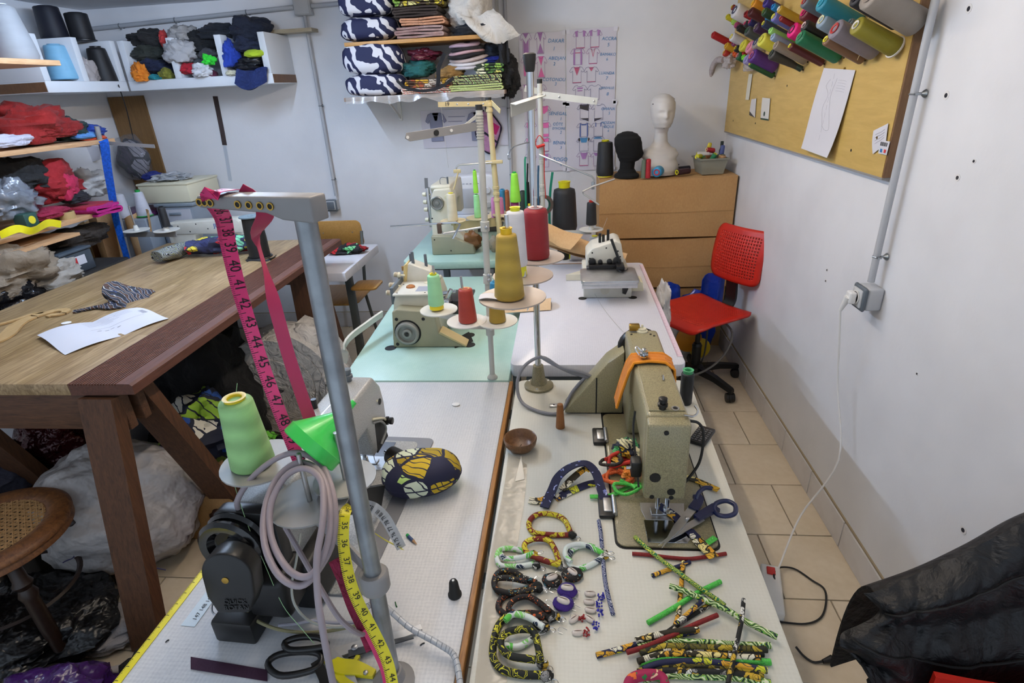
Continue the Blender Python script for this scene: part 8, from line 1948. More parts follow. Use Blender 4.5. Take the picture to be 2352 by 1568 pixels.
ub('turquoise plastic scrap by the purple bag', (-1.27, 0.80, 0.04), (0.07, 0.05, 0.04), mat('turquoise_film', '#1a6c98', 0.3, bump=(12, 0.9, 0.03)), 148, name='turquoise_bag', cat_='bag')
ub('black cloth heap on the floor beside the cane chair', (-1.18, 1.0, 0.06), (0.15, 0.16, 0.06), '#0d0d10', 149)
ub('black heap added to darken the floor under the cane chair', (-1.75, 1.15, 0.09), (0.24, 0.22, 0.09), mat('dark_floor_heap', '#0b0b0d', 0.3, bump=(14, 0.9, 0.03)), 153, name='dark_floor_heap', cat_='bag')  # invented dark clutter covering floor tiles that came out too bright
ub('dark brown heap added to darken the floor between the purple bag and the trestle leg', (-1.60, 0.98, 0.04), (0.2, 0.1, 0.04), '#1a1210', 154)  # made-up dark heap, keeps the floor here near black
ub('black heap added to darken the floor by the foot of the near table', (-0.98, 0.86, 0.03), (0.14, 0.2, 0.03), '#0c0c0e', 155)  # another added heap hiding bright tiles under the near table
ub('white plastic pouch hanging at the right side of the white table', (0.47, 2.62, 0.60), (0.04, 0.10, 0.13), mat('pouch_white', '#d9d6d4', 0.4, bump=(12, 0.6, 0.02)), 156, flat=2.0, name='plastic_pouch', cat_='bag')
c = MB().cyl((-1.52, 1.00, 0.03), (-1.28, 1.08, 0.03), 0.016).build('white_tube', mat('tube_white', '#b0aaa8', 0.5)); tag(c, 'white cardboard tube lying on the floor', 'tube')
# ------------------------------------------------------------------ cane-seated chair, bottom left
OLDW = wood('#4a2813', '#8a5a30', 2.5, (4, 4, 4), 0.5, 0.3)
DKW = mat('dark_turned_wood', '#24150d', 0.4, vary=(20, 0.3))
t = thing('cane_chair', 'old round cane-seated wooden chair at the bottom left', 'chair', (-1.785, 1.18, 0))
MB().lathe([(0.145, 0.445), (0.152, 0.452), (0.175, 0.458), (0.205, 0.454), (0.216, 0.444), (0.216, 0.436), (0.206, 0.43), (0.212, 0.422), (0.214, 0.412), (0.2, 0.402), (0.15, 0.402), (0.145, 0.445)], 56, caps=False).build('seat_ring', OLDW, t, 50)
CANE = mat('cane', '#b08a5c', 0.6, vary=(60, 0.2))
b = MB(); st_ = 0.0155
k = -9
while k <= 9:
 x = k*st_
 for off in (0.0, 0.0042):
  h = math.sqrt(max(0, 0.146**2-(x+off)**2))
  if h > 0.01:
   b.ribbon([(x+off, -h, 0.447), (x+off, 0, 0.447), (x+off, h, 0.447)], 0.0032, 0.0012, V((1, 0, 0)), k=0)
   b.ribbon([(-h, x+off, 0.4482), (0, x+off, 0.4482), (h, x+off, 0.4482)], 0.0032, 0.0012, V((0, 1, 0)), k=0)
 for sg in (1, -1):
  w = V((1, sg, 0)).normalized(); n_ = V((-sg, 1, 0)).normalized(); h = math.sqrt(max(0, 0.146**2-x*x))
  if h > 0.01: b.ribbon([n_*x-w*h+V((0, 0, 0.4492)), n_*x+V((0, 0, 0.4494)), n_*x+w*h+V((0, 0, 0.4492))], 0.0028, 0.0012, n_, k=0)
 k += 1
b.build('cane_weave', CANE, t, 0)['kind'] = 'stuff'
for a in (-30, 60, 150, 240):
 d = V((math.cos(R(a)), math.sin(R(a)), 0)); top_ = d*0.185+V((0, 0, 0.41)); ft = d*0.25
 L_ = (ft-top_).length
 MB().lathe([(0.018, 0), (0.02, L_*0.12), (0.027, L_*0.16), (0.018, L_*0.2), (0.026, L_*0.25), (0.02, L_*0.3), (0.021, L_*0.55), (0.015, L_*0.9), (0.018, L_*0.94), (0.013, L_)], 16, look(top_, ft-top_)).build('leg', DKW, t)
MB().lathe([(0.165, 0.2), (0.174, 0.206), (0.165, 0.212), (0.156, 0.206), (0.165, 0.2)], 40, caps=False).build('leg_ring', DKW, t)
t = thing('needle_packet', 'green and white notions packet on the cane seat', 'packet', (-1.84, 1.13, 0.4515), 0.5)
MB().rbox(-0.05, -0.03, 0, 0.05, 0.03, 0.006, 0.002).build('card', PAPER, t); MB().cyl((-0.06, 0.03, 0.014), (0.06, 0.035, 0.016), 0.011).build('green_tube', GREENP, t); MB().cyl((-0.06, 0.01, 0.012), (0.075, 0.018, 0.012), 0.003).build('steel_pin', CHROME, t)
# ------------------------------------------------------------------ on the near-left table
LEAFP = print_cloth(('#191c3a', '#9bcf4a', '#cfb024', '#bfe080', '#a88f1c', '#d3b42a', '#e0ead0'), 17, 'leaf', 3.1)
t = thing('pincushion', 'plump leaf-print pincushion on the near table', 'cushion', (-0.352, 1.055, ZT), R(14))
def pc_(u, v):
 th, ph = 2*PI*u, PI*v
 f = lambda x, e: math.copysign(abs(x)**e, x)
 p = V((f(math.cos(th), 0.85)*f(math.sin(ph), 0.8)*0.094*(1+0.08*math.cos(th)), f(math.sin(th), 0.9)*f(math.sin(ph), 0.8)*0.066, 0.046+0.046*f(math.cos(ph), 0.85)))
 return p*(1+0.03*noise.noise(p*25))
MB().grid(pc_, 48, 28, wu=True).build('cushion', LEAFP, t, 80)
MB().tube([pc_(i/24, 0.52)*1.002 for i in range(24)], 0.0016, 5, closed=True, k=2).build('seam', mat('seam_navy', '#191c3a', 0.8), t)
chalk(oz(1047, 930, ZT+0.0005), 0.011, 'small white chalk disc on the near table')
t = thing('rubber_foot', 'small black rubber foot standing on the near table', 'rubber foot', oz(1045, 1366, ZT))
MB().lathe([(0.013, 0.0003), (0.013, 0.004), (0.011, 0.006), (0.0085, 0.032), (0.007, 0.036), (0.0035, 0.038), (0.003, 0.034)], 22).build('foot', RUBBER, t); MB().lathe([(0.0025, 0.036), (0.0025, 0.0385), (0.001, 0.039)], 10).build('tip', WHITEP, t)
t = thing('pencil_stub', 'short blue pencil stub with a green end on the near table', 'pencil')
a, b_ = oz(935, 1228, ZT+0.004), oz(958, 1250, ZT+0.004); d = (b_-a).normalized()
MB().cyl(a, a+d*0.006, 0.0036).build('green_end', GREENP, t); MB().cyl(a+d*0.006, a.lerp(b_, 0.62), 0.0036, n=6).build('barrel', mat('pencil_blue', '#24406e', 0.4), t); MB().cyl(a.lerp(b_, 0.62), b_, 0.0035, 0.0004, n=8).build('point', mat('pencil_wood', '#b08a62', 0.6), t)
o = MB().sheet(lambda u, v: oz(438+176*u, 1508+30*u+(28-2*u)*v, ZT+0.0015+0.001*math.sin(u*7)), 12, 4, 0.0012).build('fabric_strip', cloth('#3a1230', wr=0.15), None, 60); tag(o, 'dark plum fabric strip on the near table', 'fabric')
def ring(b, pts, r, n=10): b.tube(pts, r, n, closed=True, k=4)
HB_ = mat('black_handle', '#151516', 0.32, coat=0.15)
t = thing('scissors', 'tailor scissors with large black handles at the bottom of the near table', 'scissors')
zz = ZT+0.012
b = MB(); ring(b, [oz(615, 1525, zz), oz(640, 1503, zz), (oz(700, 1496, zz)), oz(735, 1503, zz), oz(732, 1530, zz), oz(690, 1546, zz), oz(640, 1550, zz)], 0.0055)
b.build('lower_bow', HB_, t)
b = MB(); ring(b, [oz(655, 1475, zz+0.008), oz(690, 1463, zz+0.008), oz(735, 1465, zz+0.008), oz(750, 1482, zz+0.008), oz(715, 1490, zz+0.008), oz(665, 1492, zz+0.008)], 0.0055)
b.build('upper_bow', HB_, t)
MB().ribbon([oz(725, 1520, zz), oz(745, 1560, zz), oz(755, 1620, zz)], 0.016, 0.006, V((1, 0, 0))).build('shank', HB_, t)
MB().ribbon([oz(740, 1490, zz), oz(790, 1530, zz-0.004), oz(820, 1600, zz-0.006)], 0.016, 0.004, V((1, 0.2, 0))).build('blade', STEEL, t)
t = thing('pinking_shears', 'steel shear blades lying across the foot of the stand', 'scissors')
MB().ribbon([oz(770, 1500, ZT+0.006), oz(850, 1475, ZT+0.006), oz(930, 1455, ZT+0.006), oz(968, 1440, ZT+0.006)], lambda u: 0.02-0.009*u, 0.004, V((0.2, 1, 0))).build('blade', STEEL, t)
MB().ribbon([oz(800, 1502, ZT+0.010), oz(880, 1480, ZT+0.010), oz(950, 1462, ZT+0.010)], lambda u: 0.014-0.008*u, 0.003, V((0.2, 1, 0))).build('blade', mat('dark_steel', '#55585c', 0.35, 0.9), t)
screw(oz(815, 1488, ZT+0.010), UP, 0.006, t)
t = thing('thread_snips', 'yellow plastic thread snips at the bottom of the near table', 'snips')
YS = mat('snips_yellow', '#e6d81c', 0.35, coat=0.2)
MB().ribbon([oz(745, 1508, ZT+0.006), oz(780, 1530, ZT+0.008), oz(815, 1535, ZT+0.008), oz(860, 1548, ZT+0.006)], lambda u: 0.012+0.014*math.sin(PI*u), 0.008, V((0, 1, 0))).build('body', YS, t, 50)
MB().ribbon([oz(805, 1530, ZT+0.008), oz(818, 1515, ZT+0.008), oz(823, 1506, ZT+0.008)], 0.007, 0.006, V((1, 0, 0))).build('thumb_hook', YS, t, 50)
MB().ribbon([oz(770, 1540, ZT+0.006), oz(790, 1565, ZT+0.006), oz(830, 1590, ZT+0.006)], 0.012, 0.007, V((0, 1, 0))).build('lower_arm', YS, t, 50)
screw(oz(840, 1545, ZT+0.011), UP, 0.004, t)
for i, (u, v, du, dv, c, lb) in enumerate(((380, 1475, 8, -6, '#15151a', 'tiny dark thread snippet left of the plum strip'), (908, 1382, 4, 12, '#1d5a2c', 'tiny green thread snippet on the near table'), (965, 1482, 10, -6, '#2a2a2c', 'tiny dark snippet near the wrapped cable'))):
 o = MB().tube([oz(u, v, ZT+0.001), oz(u+du*0.5, v+dv*0.7, ZT+0.002), oz(u+du, v+dv, ZT+0.001)], 0.0011, 5).build('thread_snippet', mat('snip_'+c, c, 0.8)); tag(o, lb, 'thread')
# ------------------------------------------------------------------ on the cream table
BOWL = wood('#5a3a22', '#84603f', 3, (6, 6, 2), 0.4)
t = thing('wooden_bowl', 'small turned wooden bowl on the cream table', 'bowl', oz(1196, 1030, ZT))
MB().lathe([(0.018, 0.0003), (0.03, 0.003), (0.041, 0.018), (0.044, 0.032), (0.0425, 0.036), (0.039, 0.034), (0.035, 0.018), (0.022, 0.008), (0.002, 0.006)], 36).build('bowl', BOWL, t, 60)
MB().tube([(-0.005, -0.01, 0.009), (0.002, -0.015, 0.02), (0.004, -0.014, 0.024)], 0.0015, 5).tube([(0.01, -0.02, 0.016), (0.016, -0.02, 0.019), (0.02, -0.016, 0.018)], 0.002, 5).build('pins', CHROME, t)
t = thing('wooden_peg', 'tapered orange-brown wooden peg standing on the cream table', 'peg', oz(1287, 981, ZT))
MB().lathe([(0.0125, 0.0003), (0.0128, 0.003), (0.0085, 0.07), (0.0075, 0.0745), (0.004, 0.076)], 22).build('peg', wood('#8a5426', '#a86c36', 3, (6, 6, 1), 0.45), t)
t = thing('bobbin_plate', 'small steel catch on the cream table behind the wooden peg', 'catch', oz(1272, 932, ZT))
MB().rbox(-0.012, -0.008, 0.0003, 0.012, 0.008, 0.004, 0.001).build('plate', STEEL, t); MB().lathe([(0.003, 0.004), (0.003, 0.0046), (0.001, 0.0046)], 10).build('hole', HOLE, t)
# clear packing tape along the table's left edge
TP = NT('clear_tape'); TP.b.inputs['Base Color'].default_value = srgb('#d5c9b4'); TP.b.inputs['Roughness'].default_value = 0.14; TP.b.inputs['Alpha'].default_value = 0.3
TP.bump(TP.noise(30, 4, TP.co(scale=(1, 3, 1))), 0.5, 0.003)
o = MB().sheet(lambda u, v: V((-0.155+0.052*u+0.004*math.sin(v*9), 0.40+0.80*v-0.05*u*v, ZT+0.0012+0.0012*abs(noise.noise(V((u*5, v*20, 2)))))), 8, 40, 0.0005).build('packing_tape', TP.m, None, 60); tag(o, 'wrinkled clear packing tape along the left edge of the cream table', 'tape')
o = MB().add([oz(1183, 1105, ZT+0.0025), oz(1205, 1100, ZT+0.0025), oz(1197, 1045, ZT+0.012)], [(0, 1, 2)]).build('tape_end', mat('tape_pale', '#d9d2c2', 0.3), None, 0); tag(o, 'curled up pointed end of the packing tape', 'tape')
t = thing('calculator', 'small black keypad remote behind the olive machine', 'remote', oz(1612, 1005, ZT), R(-32))
MB().rbox(-0.022, -0.042, 0.0003, 0.022, 0.042, 0.012, 0.004, 2).build('body', BLACKP, t)
km = MB().rbox(-0.0035, -0.003, 0, 0.0035, 0.003, 0.002, 0.0006, 1).mesh('key', mat('key_grey', '#5a5a5c', 0.5))
for i in range(4):
 for j in range(7):
  k_ = bpy.data.objects.new('key', km); COL.objects.link(k_); k_.parent = t; k_.location = (-0.0145+i*0.0097, -0.034+j*0.0095, 0.012)
cone(oz(1574, 925, ZT), 0.018, 0.0185, 0.10, '#15181a', 'black thread cone with a green nose right of the olive machine', '#57b07a', 0.010, sh=0.004, rc_=0.014)
# ---- cloth strips, bracelets and earrings
def strip(px, w, m, label, z=0.0015, t_=0.0022, up=None, name='bias_strip', group='fabric strips on the cream table', lift=None, tube=False):
 P_ = [oz(u, v, ZT+z+(lift[i] if lift else 0)) for i, (u, v) in enumerate(px)]
 d = P_[-1]-P_[0]; sd = UP.cross(d).normalized() if up is None else up
 b = MB()
 if tube: b.tube(P_, w/2, 8)
 else:
  U = []
  for i in range(len(P_)):
   e = P_[min(i+1, len(P_)-1)]-P_[max(i-1, 0)]; U.append(UP.cross(e).normalized() if up is None else V(up))
  b.ribbon(P_, w, t_, U)
 o = b.build(name, m, None, 50); tag(o, label, 'fabric strip', group); return o
GB = print_cloth(('#14202a', '#4fb84a', '#d9d23a', '#16224a', '#7fd060', '#e6e4c0'), 55, 'stripe', 1.1)
NYL = print_cloth(('#191c40', '#cfd028', '#191c40', '#e0a82a', '#e9e4cc'), 45, 'leaf', 2.2)
YLW = print_cloth(('#2a220f', '#dca92c', '#e8e0c4', '#d79a22', '#ecd98a'), 40, 'leaf', 3.3)
GDOT = print_cloth(('#4dbb45', '#101a1c', '#8fd98a'), 200, 'specks', 4.4)
REDS = print_cloth(('#7c1a18', '#3a0d0e', '#b0281f'), 260, 'specks', 5.5)
NAVD = print_cloth(('#191a3c', '#aeb4e0', '#191a3c', '#7a80c0'), 70, 'specks', 6.6)
OLIP = print_cloth(('#20200f', '#8a7a1c', '#b9a02a', '#5a5214'), 45, 'leaf', 7.7)
BWP = print_cloth(('#14140f', '#e6e2d6', '#8d8a86', '#14140f', '#c9a22a'), 60, 'leaf', 8.8)
NWS = print_cloth(('#1b2a5c', '#dfe0e4', '#1b2a5c'), 60, 'stripe', 9.9)
VUP = V((0, 0.35, 0.95))
# big looped navy strip standing on its edge left of the machine
strip([(1250, 1165), (1268, 1125), (1282, 1095), (1310, 1072), (1345, 1064), (1368, 1085), (1380, 1120), (1395, 1165)], 0.021, NAVD, 'navy speckled strip arched in a loop left of the olive machine', z=0.006, t_=0.003, lift=[0, .008, .016, .026, .034, .026, .012, 0])
strip([(1215, 1148), (1240, 1150), (1262, 1142)], 0.02, YLW, 'frayed yellow and navy strip end at the left of the loop', z=0.004)
strip([(1275, 1145), (1310, 1128), (1350, 1112), (1372, 1108)], 0.021, NYL, 'lime and navy strip lying inside the loop', z=0.003)
strip([(1290, 1125), (1315, 1098), (1345, 1075), (1358, 1080)], 0.018, YLW, 'pale yellow strip twisted inside the loop', z=0.006, lift=[0, .01, .022, .024])
strip([(1355, 1140), (1400, 1138), (1440, 1120), (1470, 1108)], 0.012, GDOT, 'mint dotted strip reaching under the machine', z=0.008)
def tangle(c, r, n, m, label, seed, tube=0.0045, h=0.012):
 rn = random.Random(seed); P_ = []
 for i in range(n):
  a = i*1.15+rn.random()*0.5; q = r*(0.6+0.5*rn.random()); P_.append(V(c)+V((math.cos(a)*q*1.25, math.sin(a)*q, h*(0.3+rn.random()*1.4))))
 o = MB().tube(P_, tube, 8, k=5).build('cord_tangle', m, None, 60); tag(o, label, 'cord', 'fabric cords heaped under the olive machine'); return o
cm = oz(1425, 1105, ZT+0.008)
tangle(cm, 0.032, 13, print_cloth(('#d5602a', '#e88a4a', '#7a1c14', '#c43a22'), 150, 'specks', 1.0), 'coil of orange woven cord beside the machine arm', 1)
tangle(oz(1425, 1070, ZT+0.012), 0.028, 9, mat('cord_red', '#b82a1c', 0.7, vary=(60, 0.3)), 'tangle of red cord behind the orange coil', 2, 0.005, 0.018)
tangle(oz(1405, 1075, ZT+0.012), 0.022, 7, print_cloth(('#1c120c', '#8a7a4a', '#2a1a10'), 150, 'specks', 1.4), 'dark brown beaded cord by the red tangle', 3, 0.004, 0.02)
tangle(oz(1440, 1130, ZT+0.010), 0.024, 8, GDOT, 'green dotted cord ends by the orange coil', 4, 0.004)
o = soft('yellow and green print bundle behind the cord tangle', oz(1440, 1030, ZT+0.032), (0.034, 0.034, 0.028), print_cloth(('#1c2030', '#e0c02a', '#58b86a', '#e9e0b0', '#d0a020'), 30, 'leaf', 2.9), 151, 0.4, flat=0.85)
o = soft('orange ribbon knot on the cord coil', oz(1442, 1088, ZT+0.03), (0.014, 0.014, 0.012), mat('orange_ribbon', '#e0862a', 0.6), 152, 0.5)
strip([(1405, 1050), (1425, 1062), (1450, 1080), (1470, 1090)], 0.016, NYL, 'lime chevron navy ribbon across the cords', z=0.03, t_=0.002)
strip([(1575, 1095), (1605, 1105), (1650, 1125)], 0.016, YLW, 'yellow strip coming out right of the machine', z=0.008)
strip([(1512, 1160), (1550, 1185), (1590, 1225), (1618, 1255), (1640, 1280)], 0.020, NYL, 'navy and yellow strip running under the presser foot', z=0.0105, t_=0.002)
strip([(1600, 1238), (1620, 1258), (1640, 1280)], 0.022, YLW, 'yellow end of the strip below the scissors', z=0.0125, t_=0.002)
strip([(1620, 1250), (1643, 1234)], 0.012, GDOT, 'green dotted scrap at the bed corner', z=0.011)
# rolled cords right of the table front
C_ = 0.0085
strip([(1458, 1232), (1490, 1262), (1525, 1290), (1560, 1315), (1600, 1345), (1640, 1372), (1665, 1390)], C_, print_cloth(('#146b3e', '#0f5a34', '#cfd04a'), 90, 'stripe', 3.1), 'green rolled cord slanting from the machine bed', z=0.012, tube=True)
strip([(1452, 1271), (1490, 1274), (1530, 1279), (1580, 1283), (1625, 1278), (1668, 1271)], C_*0.9, REDS, 'red rolled cord lying across in front of the machine', z=0.005, tube=True)
strip([(1498, 1322), (1530, 1310), (1560, 1300), (1585, 1290)], C_, NYL, 'short lime and navy cord under the red one', z=0.004, tube=True)
strip([(1375, 1195), (1380, 1225), (1384, 1270), (1388, 1320), (1395, 1360), (1408, 1410)], C_, NWS, 'navy and white striped cord hanging down from the hinge', z=0.004, tube=True)
strip([(1538, 1345), (1575, 1358), (1620, 1378), (1670, 1400), (1710, 1425), (1785, 1463)], C_*1.2, GB, 'long green and black cord slanting to the right edge', z=0.014, tube=True)
strip([(1488, 1430), (1520, 1412), (1560, 1388), (1600, 1362), (1655, 1335)], C_*1.1, GDOT, 'green dotted cord crossing the long green one', z=0.005, tube=True)
strip([(1540, 1462), (1556, 1420), (1562, 1375), (1566, 1330), (1570, 1290)], C_, YLW, 'thin yellow cord running up the table', z=0.004, tube=True)
strip([(1535, 1450), (1570, 1425), (1610, 1400), (1650, 1375)], C_, BWP, 'black white and lime cord under the green dotted one', z=0.004, tube=True)
strip([(1555, 1430), (1590, 1400), (1620, 1372)], C_, NYL, 'lime and navy cord in the crossed heap', z=0.013, tube=True)
strip([(1440, 1498), (1490, 1482), (1550, 1455), (1600, 1432), (1648, 1412)], C_, REDS, 'red and black rolled cord below the crossed heap', z=0.012, tube=True)
strip([(1370, 1505), (1420, 1492), (1480, 1475), (1540, 1462), (1600, 1448)], C_*1.2, NYL, 'long navy and lime cord with a green tip on the left', z=0.005, tube=True)
strip([(1460, 1470), (1500, 1460), (1550, 1450), (1605, 1445)], C_*1.2, YLW, 'amber printed cord above the long navy one', z=0.013, tube=True)
strip([(1708, 1376), (1704, 1420), (1695, 1465), (1685, 1510), (1672, 1570)], C_*0.9, BWP, 'black and white pointed cord lying down the right side', z=0.02, tube=True)
cols = [GB, OLIP, BWP, YLW, GDOT, NYL, OLIP, BWP, GB]
nm = ['green striped', 'olive leaf', 'black and cream', 'amber', 'green dotted', 'navy and lime', 'dark olive', 'white-grey', 'moss green']
for i in range(9):
 y = 1478+i*9.5
 strip([(1465+6*(i % 3), y+8+4*(i % 2)), (1520, y-3), (1600, y-4+3*math.sin(i)), (1690, y+2), (1770-8*(i % 4), y+4+10*(i > 4))], C_*1.25, cols[i], f'{nm[i]} cord in the fanned bundle at the bottom, row {["one", "two", "three", "four", "five", "six", "seven", "eight", "nine"][i]} from the back', z=0.006+0.004*(i % 2), tube=True)
def bangle(px, r, m, label, twist=None, z=0.0, group='fabric bracelets on the cream table', end=None, loop=True, hz=None):
 t = thing('fabric_bracelet', label, 'bracelet', group=group)
 P_ = [oz(u, v, ZT+r+0.0005+z+(hz[i] if hz else 0)) for i, (u, v) in enumerate(px)]
 MB().tube(P_, r, 10, k=6).build('padded_cord', m, t, 60)
 e = oz(*end, ZT+r*1.3) if end else P_[-1]
 blobm(e, (r*1.7, r*1.5, r*1.3), len(px)+px[0][0] % 7, 0.35, 16, 10).build('end_binding', BWP, t)
 d = (e-P_[len(P_)//2]).normalized(); d.z = 0
 s_ = UP.cross(d)
 MB().tube([e+d*r, e+d*(r+0.010)+s_*0.004, e+d*(r+0.016), e+d*(r+0.012)-s_*0.004, e+d*(r+0.002)], 0.0006, 5).build('wire_hook', CHROME, t)
 return t
YLR = print_cloth(('#7a2418', '#d3c42c', '#d9cc34', '#cfc02a', '#e0d648'), 45, 'leaf', 1.9)
GWT = print_cloth(('#dfe3dc', '#5fc04a', '#dfe8dc', '#8fd474', '#1c3048'), 45, 'leaf', 2.1)
BOR = print_cloth(('#191310', '#d9702a', '#e8e0c8', '#3a8fa0', '#191310', '#c9a23a'), 130, 'specks', 2.6)
BO2 = print_cloth(('#1c120d', '#e0702c', '#c9561c', '#1c120d'), 120, 'specks', 3.6)
YGS = print_cloth(('#14160f', '#c9c22a', '#14160f', '#3f6fb0', '#e0dfc8'), 60, 'scroll', 4.6)
RB = 0.0058
bangle([(1310, 1228), (1270, 1228), (1225, 1222), (1215, 1200), (1232, 1182), (1265, 1180), (1295, 1192), (1312, 1225)], RB, YLR, 'upper yellow crackle-print bracelet', end=(1314, 1228))
bangle([(1285, 1295), (1275, 1262), (1258, 1240), (1225, 1238), (1205, 1250), (1212, 1270), (1245, 1285), (1288, 1298)], RB, YLR, 'lower yellow crackle-print bracelet crossing itself', end=(1288, 1298), z=0.004)
bangle([(1225, 1295), (1190, 1300), (1150, 1298), (1142, 1275), (1155, 1260), (1190, 1262), (1220, 1275), (1232, 1285)], RB*0.95, GWT, 'green and white bracelet at the left of the yellow ones', end=(1232, 1298))
bangle([(1225, 1270), (1195, 1280), (1160, 1282), (1150, 1272)], RB*0.9, GWT, 'inner green and white bracelet strand at the left', end=(1226, 1272), z=0.008)
bangle([(1385, 1278), (1355, 1298), (1320, 1305), (1305, 1285), (1315, 1262), (1345, 1252), (1375, 1262), (1388, 1276)], RB*0.95, GWT, 'green and white bracelet right of the yellow ones', end=(1388, 1277))
bangle([(1385, 1270), (1340, 1250), (1305, 1255), (1298, 1275), (1312, 1290)], RB*0.9, GWT, 'outer green and white bracelet strand on the right', end=(1386, 1268), z=0.008)
bangle([(1228, 1345), (1190, 1358), (1150, 1360), (1135, 1340), (1145, 1315), (1175, 1312), (1205, 1328), (1232, 1338)], RB, BOR, 'black bracelet speckled orange and blue', end=(1234, 1345))
bangle([(1232, 1352), (1180, 1362), (1140, 1352), (1140, 1330), (1170, 1328), (1210, 1335)], RB*0.9, BOR, 'second black speckled bracelet strand', end=(1236, 1352), z=0.008)
bangle([(1270, 1415), (1220, 1408), (1165, 1410), (1145, 1395), (1155, 1372), (1190, 1362), (1230, 1378), (1272, 1412)], RB, BO2, 'black and orange flecked bracelet', end=(1274, 1415))
bangle([(1262, 1405), (1220, 1372), (1185, 1375), (1168, 1398), (1195, 1412), (1250, 1418)], RB*0.9, BO2, 'inner strand of the black and orange bracelet', end=(1264, 1420), z=0.008)
bangle([(1240, 1440), (1210, 1412), (1175, 1412), (1148, 1430), (1135, 1465), (1132, 1505), (1150, 1535), (1195, 1548), (1250, 1550)], RB*1.1, YGS, 'large yellow and black scroll-print bracelet at the bottom left', end=(1256, 1552))
bangle([(1242, 1520), (1235, 1480), (1225, 1450), (1195, 1445), (1160, 1455), (1150, 1480), (1170, 1505), (1230, 1515)], RB*1.05, YGS, 'inner scroll-print bracelet at the bottom left', end=(1245, 1522), z=0.010)
bangle([(1248, 1440), (1215, 1418), (1180, 1410), (1160, 1425)], RB, GWT, 'green and white bracelet under the scroll-print ones', end=(1250, 1440), z=0.010)
bangle([(1150, 1480), (1190, 1485), (1225, 1465)], RB, GWT, 'green loop inside the scroll-print bracelet', end=(1228, 1462))
COW = mat('cowrie_shell', '#dccfc2', 0.22, vary=(60, 0.08)); SLIT = mat('shell_slit', '#5a4638', 0.7)
def cowrie(p, a, s, t):
 o = MB().grid(lambda u, v: V((0.011*s*math.cos(PI*v)*-1, 0.0065*s*math.sin(PI*v)**0.8*math.cos(2*PI*u), 0.003+0.005*s*math.sin(PI*v)**0.8*math.sin(2*PI*u))), 18, 12, wu=True).build('cowrie', COW, t, 80, rz(p, a))
 MB().grid(lambda u, v: V((-0.009*s+0.018*s*u, 0.0008*math.sin(PI*u)*(v-0.5)*2, 0.0032+0.0052*s)), 8, 3).build('slit', SLIT, o)
 return o
def earring(u, v, pad, label, a=0.4, s=1.0, rp=0.017, cowpos=(0, 0)):
 t = thing('earring', label, 'earring', group='cowrie earrings on the cream table')
 p = oz(u, v, ZT)
 if pad is not None: blobm(p+V((0, 0, 0.007)), (rp*1.15, rp, 0.008), u % 13, 0.15, 22, 12, flat=0.8).build('pad', pad, t)
 cowrie(p+V((cowpos[0], cowpos[1], 0.012 if pad is not None else 0.001)), a, s, t)
 MB().tube([p+V((-0.018, 0.004, 0.004)), p+V((-0.030, 0.008, 0.006)), p+V((-0.034, 0.002, 0.003)), p+V((-0.026, -0.002, 0.002))], 0.0006, 5).build('ear_wire', CHROME, t)
 return t
PURP = cloth('#3a1c78', wr=0.3)
earring(1268, 1338, BOR, 'black speckled cowrie earring on the left', 0.5, 1.05); earring(1315, 1325, BOR, 'black speckled cowrie earring on the right', -0.7, 1.0, 0.018)
earring(1303, 1362, PURP, 'upper purple cowrie earring', -0.1, 1.1); earring(1294, 1392, PURP, 'lower purple cowrie earring', -0.35, 1.15)
BLU = mat('blue_beads', '#2320a0', 0.35, bump=(300, 1.0, 0.002)); RDB = mat('red_beads', '#9a1418', 0.35, bump=(300, 1.0, 0.002))
def drop(u, v, du, dv, m, label, a):
 t = earring(u, v, None, label, a, 0.95); c = oz(u+du, v+dv, ZT+0.005)
 rn = random.Random(u)
 b = MB()
 for i in range(16): b.lathe([(0.0002, -0.0018), (0.0014, -0.0012), (0.0018, 0), (0.0014, 0.0012), (0.0002, 0.0018)], 6, Matrix.Translation(c+V((rn.uniform(-.006, .006), rn.uniform(-.007, .007), rn.uniform(-.003, .005)))))
 b.build('bead_cluster', m, t)
drop(1355, 1366, 25, 2, BLU, 'topmost cowrie earring with a blue bead cluster', 0.05); drop(1353, 1385, 24, 3, BLU, 'second cowrie earring with blue beads', 0.0); drop(1356, 1404, 22, 4, BLU, 'third cowrie earring with blue beads', -0.15); drop(1354, 1424, 14, 14, BLU, 'lowest cowrie earring with a blue bead cluster', -0.6)
drop(1318, 1425, 18, -8, RDB, 'cowrie earring with a red bead drop in the middle', 0.7); drop(1327, 1456, 20, -4, RDB, 'lower cowrie earring with a red bead drop', 0.1)
# scissors with navy handles lying on the machine bed
t = thing('scissors', 'scissors with navy blue handles lying open on the machine bed', 'scissors')
NH = mat('navy_handle', '#16204a', 0.35, coat=0.2)
zb_ = ZT+0.014
pv = oz(1578, 1192, zb_+0.004)
def blade(a, b, w, z, m):
 a, b = oz(*a, zb_+z), oz(*b, zb_+z); s_ = UP.cross(b-a).normalized()
 MB().prism([(0, -w/2), ((b-a).length*0.55, -w*0.5), ((b-a).length, 0), ((b-a).length*0.5, w*0.4), (0, w/2)], -0.001, 0.001, Matrix(((b-a).normalized(), s_, UP)).transposed().to_4x4().copy() if False else Matrix.Translation(a) @ Matrix(((b-a).normalized(), s_, (b-a).normalized().cross(s_))).transposed().to_4x4()).build('blade', m, t, 20)
blade((1597, 1160), (1520, 1258), 0.019, 0.004, STEEL); blade((1612, 1190), (1512, 1252), 0.016, 0.001, STEEL)
screw(pv+V((0, 0, 0.002)), UP, 0.0045, t)
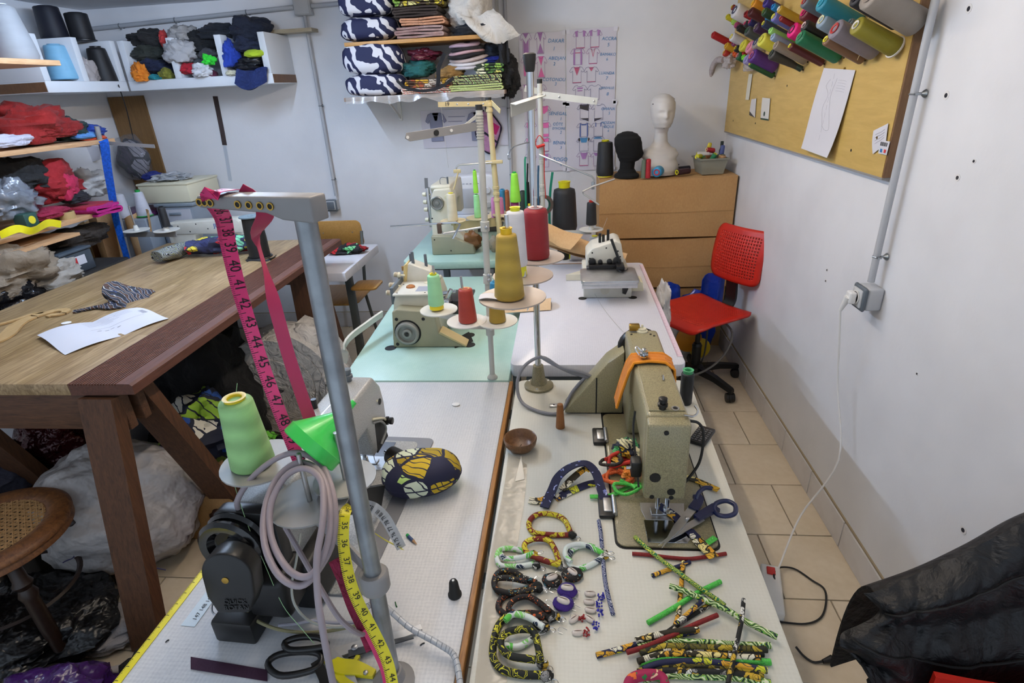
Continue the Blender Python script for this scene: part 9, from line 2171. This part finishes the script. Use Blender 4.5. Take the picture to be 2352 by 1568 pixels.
b = MB().ribbon([oz(1592, 1170, zb_+.004), oz(1605, 1150, zb_+.005), oz(1600, 1138, zb_+.006)], lambda u: 0.022-0.004*u, 0.009, V((1, 0, 0)))
b.tube([oz(1598, 1148, zb_+.006), oz(1606, 1130, zb_+.010), oz(1620, 1120, zb_+.012), oz(1636, 1121, zb_+.012)], 0.005, 8); b.build('upper_handle', NH, t, 50)
b = MB().ribbon([oz(1600, 1190, zb_+.004), oz(1625, 1175, zb_+.005), oz(1645, 1165, zb_+.006)], lambda u: 0.016+0.006*u, 0.009, V((0, 1, 0)))
ring(b, [oz(1640, 1170, zb_+.006), oz(1645, 1156, zb_+.008), oz(1668, 1150, zb_+.008), oz(1688, 1160, zb_+.008), oz(1688, 1178, zb_+.008), oz(1670, 1185, zb_+.008), oz(1650, 1182, zb_+.007)], 0.0052); b.build('lower_handle', NH, t, 50)
# colourful coil at the very bottom edge
o = MB().tube([oz(1440, 1590, ZT+.01), oz(1450, 1560, ZT+.014), oz(1485, 1549, ZT+.016), oz(1520, 1556, ZT+.014), oz(1530, 1590, ZT+.01)], 0.0085, 10).build('woven_coil', print_cloth(('#a01c4a', '#e8702c', '#2a7a3a', '#f0c9a0', '#d5401c'), 70, 'specks', 8.2)); tag(o, 'woven orange and green coil at the very bottom edge of the cream table', 'cord')
# ------------------------------------------------------------------ on the floor by the cream table
t = thing('power_strip', 'white power strip with a red rocker on the floor beside the cream table', 'power strip', oz(1768, 1338, 0.0), R(-14))
MB().rbox(-0.032, -0.16, 0.0005, 0.032, 0.05, 0.038, 0.008, 3).build('casing', WHITEP, t); MB().rbox(-0.014, 0.0, 0.036, 0.014, 0.034, 0.043, 0.003).build('rocker', mat('rocker_red', '#c4261c', 0.3), t)
t = MB().tube([oz(1782, 1340, .03), oz(1778, 1318, .04), oz(1790, 1303, .02), oz(1825, 1306, .006), oz(1865, 1332, .006), (oz(1893, 1352, .006)), oz(1897, 1385, .006), oz(1885, 1418, .006), oz(1850, 1432, .006), oz(1790, 1428, .006)], 0.0032, 8).build('black_lead', RUBBER); tag(t, 'black lead curving on the tiles from the power strip', 'cable')
t = thing('plug_lead', 'black plug lying on the tiles at the end of its lead', 'cable')
MB().tube([oz(1828, 1485, .02), oz(1845, 1505, .006), oz(1868, 1520, .006), oz(1892, 1518, .008)], 0.0035, 8).build('lead', RUBBER, t)
MB().cyl(oz(1890, 1519, .010), oz(1912, 1513, .012), 0.006, 0.012).build('plug', BLACKP, t); MB().cyl(oz(1910, 1513, .015), oz(1918, 1511, .016), 0.002).build('pin', STEEL, t)
# fine threads stretched from the stands to the machines
for lb, px in (('fine thread running from the small overlock across the white table', [(oy(1395, 500, 2.6)), oz(1350, 620, .86), oz(1375, 690, .79), oz(1430, 760, .79), oz(1480, 790, .80)]),
               ('fine thread hanging from the cream stand arm', [oy(1013, 245, 2.8), oy(1020, 300, 2.8), oy(1030, 385, 2.8)]),
               ('fine thread from the white long arm to the boxes', [oy(1370, 235, 2.9), oy(1350, 330, 2.9), oy(1378, 420, 2.85)])):
 o = MB().tube(px, 0.0006, 5).build('fine_thread', mat('fine_thread', '#a9a49a', 0.7)); tag(o, lb, 'thread')
